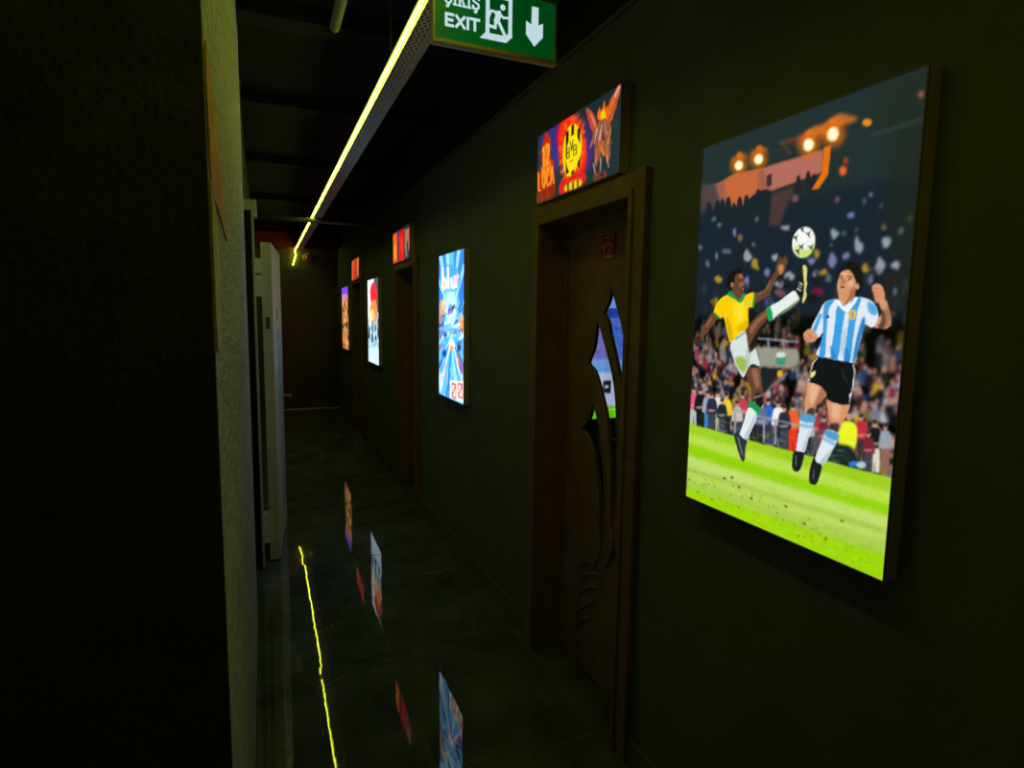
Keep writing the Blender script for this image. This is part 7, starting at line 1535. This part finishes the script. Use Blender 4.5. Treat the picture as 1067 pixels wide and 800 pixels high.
# exit sign hung below the tray, facing the camera
SX, SY, SZ = 0.489, 1.80, 2.40
ex = empty('exit_sign', (SX + 0.2, SY, SZ))
W, H, T = 0.400, 0.190, 0.026
under(MB().box(SX - 0.006, SX + W, SY + 0.006, SY + T, SZ - 0.001, SZ + H, 0.003).build('box', 'sign_under'), ex)
for a in ((SX - 0.006, SX + 0.002, SZ, SZ + H), (SX + W - 0.008, SX + W, SZ, SZ + H), (SX + 0.002, SX + W - 0.008, SZ, SZ + 0.012), (SX + 0.002, SX + W - 0.008, SZ + H - 0.011, SZ + H)):
    under(MB().box(a[0], a[1], SY - 0.003, SY + 0.0055, a[2], a[3], 0.0015).build('frame_rail', 'sign_frame'), ex)
panel = under(MB().box(SX + 0.002, SX + W - 0.008, SY, SY + 0.0055, SZ + 0.012, SZ + H - 0.011).build('panel', 'sign_green'), ex)
def onpanel(mbx, name):
    o = mbx.build(name, 'sign_white')
    for v in o.data.vertices: v.co -= ex.location
    o.parent = panel
s3 = lambda u, v: (SX + u, SY - 0.0008, SZ + v)
mb = MB(); th = 0.0084
for g, u0, w in (('E', .0355, .021), ('X', .066, .026), ('I', .0985, .008), ('T', .111, .027)):
    bars(mb, GLYPH[g], u0, .0525, w, .031, th, s3)
onpanel(mb, 'exit_lettering')
mb = MB(); th = 0.0062
for g, u0, w in (('Cc', .030, .021), ('Is', .056, .013), ('K', .074, .020), ('Is', .099, .013), ('Ss', .117, .021)):
    bars(mb, GLYPH[g], u0, .1135, w, .036, th, s3)
onpanel(mb, 'exit_lettering')
def poly2(mb, pts, d=0.0008):
    mb.bm.faces.new([mb.bm.verts.new((SX + u / 1000, SY - d * 1.4, SZ + v / 1000)) for u, v in pts])
mb = MB()
poly2(mb, [(311, 158), (334, 158), (334, 106), (350, 114), (350, 72), (321, 41), (292, 73), (292, 113), (310, 104)])
onpanel(mb, 'arrow')
mb = MB()
bars(mb, [[(0, 0), (0, 1), (1, 1), (1, 0)]], .165, .060, .074, .104, .0125, s3)
poly2(mb, [(140, 35), (226, 35), (246, 54), (246, 62), (230, 62), (226, 54), (171, 54), (170, 66), (158, 66), (160, 56)])
onpanel(mb, 'doorway_symbol')
mb = MB()
poly2(mb, [(214 + 8.5 * math.cos(t * math.pi / 6), 135 + 9 * math.sin(t * math.pi / 6)) for t in range(12)])
poly2(mb, [(186, 120), (206, 124), (211, 112), (203, 92), (194, 82), (184, 92), (190, 106)])
def limb2(pts, w):
    bars(mb, [[(p[0] / 1000, p[1] / 1000) for p in pts]], 0, 0, 1, 1, w / 1000, s3)
limb2([(203, 117), (216, 106), (230, 108)], 7); limb2([(190, 118), (176, 119), (170, 104)], 7)
limb2([(199, 94), (210, 76), (224, 52)], 10); limb2([(191, 90), (190, 73), (164, 76)], 9)
onpanel(mb, 'running_figure')
for x in (SX + 0.07, SX + 0.105):
    under(MB().tube([(x, SY + 0.014, SZ + H + 0.0005), (x, SY + 0.014, 2.619)], 0.003, 6).build('hanger', 'steel'), ex)
tag(ex, 'green exit sign with running figure and white down arrow, hanging from ceiling', 'exit sign')

# ------------------------------------------------------------------ orange and olive patches on the pillar
def patch(name, m, pts, label):
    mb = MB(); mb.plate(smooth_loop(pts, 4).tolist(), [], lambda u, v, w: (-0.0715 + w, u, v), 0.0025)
    tag(mb.build(name, m), label, 'patch')
patch('wall_patch', 'patch_orange', [(1.075, 1.99), (1.12, 2.02), (1.22, 1.98), (1.36, 1.90), (1.47, 1.815), (1.52, 1.76), (1.36, 1.775), (1.20, 1.79), (1.09, 1.80)], 'orange decal high on the rough grey pillar')
patch('wall_patch', 'patch_olive', [(1.075, 1.795), (1.13, 1.785), (1.20, 1.73), (1.22, 1.64), (1.19, 1.55), (1.10, 1.54), (1.075, 1.56)], 'pale olive decal below the orange one on the pillar')
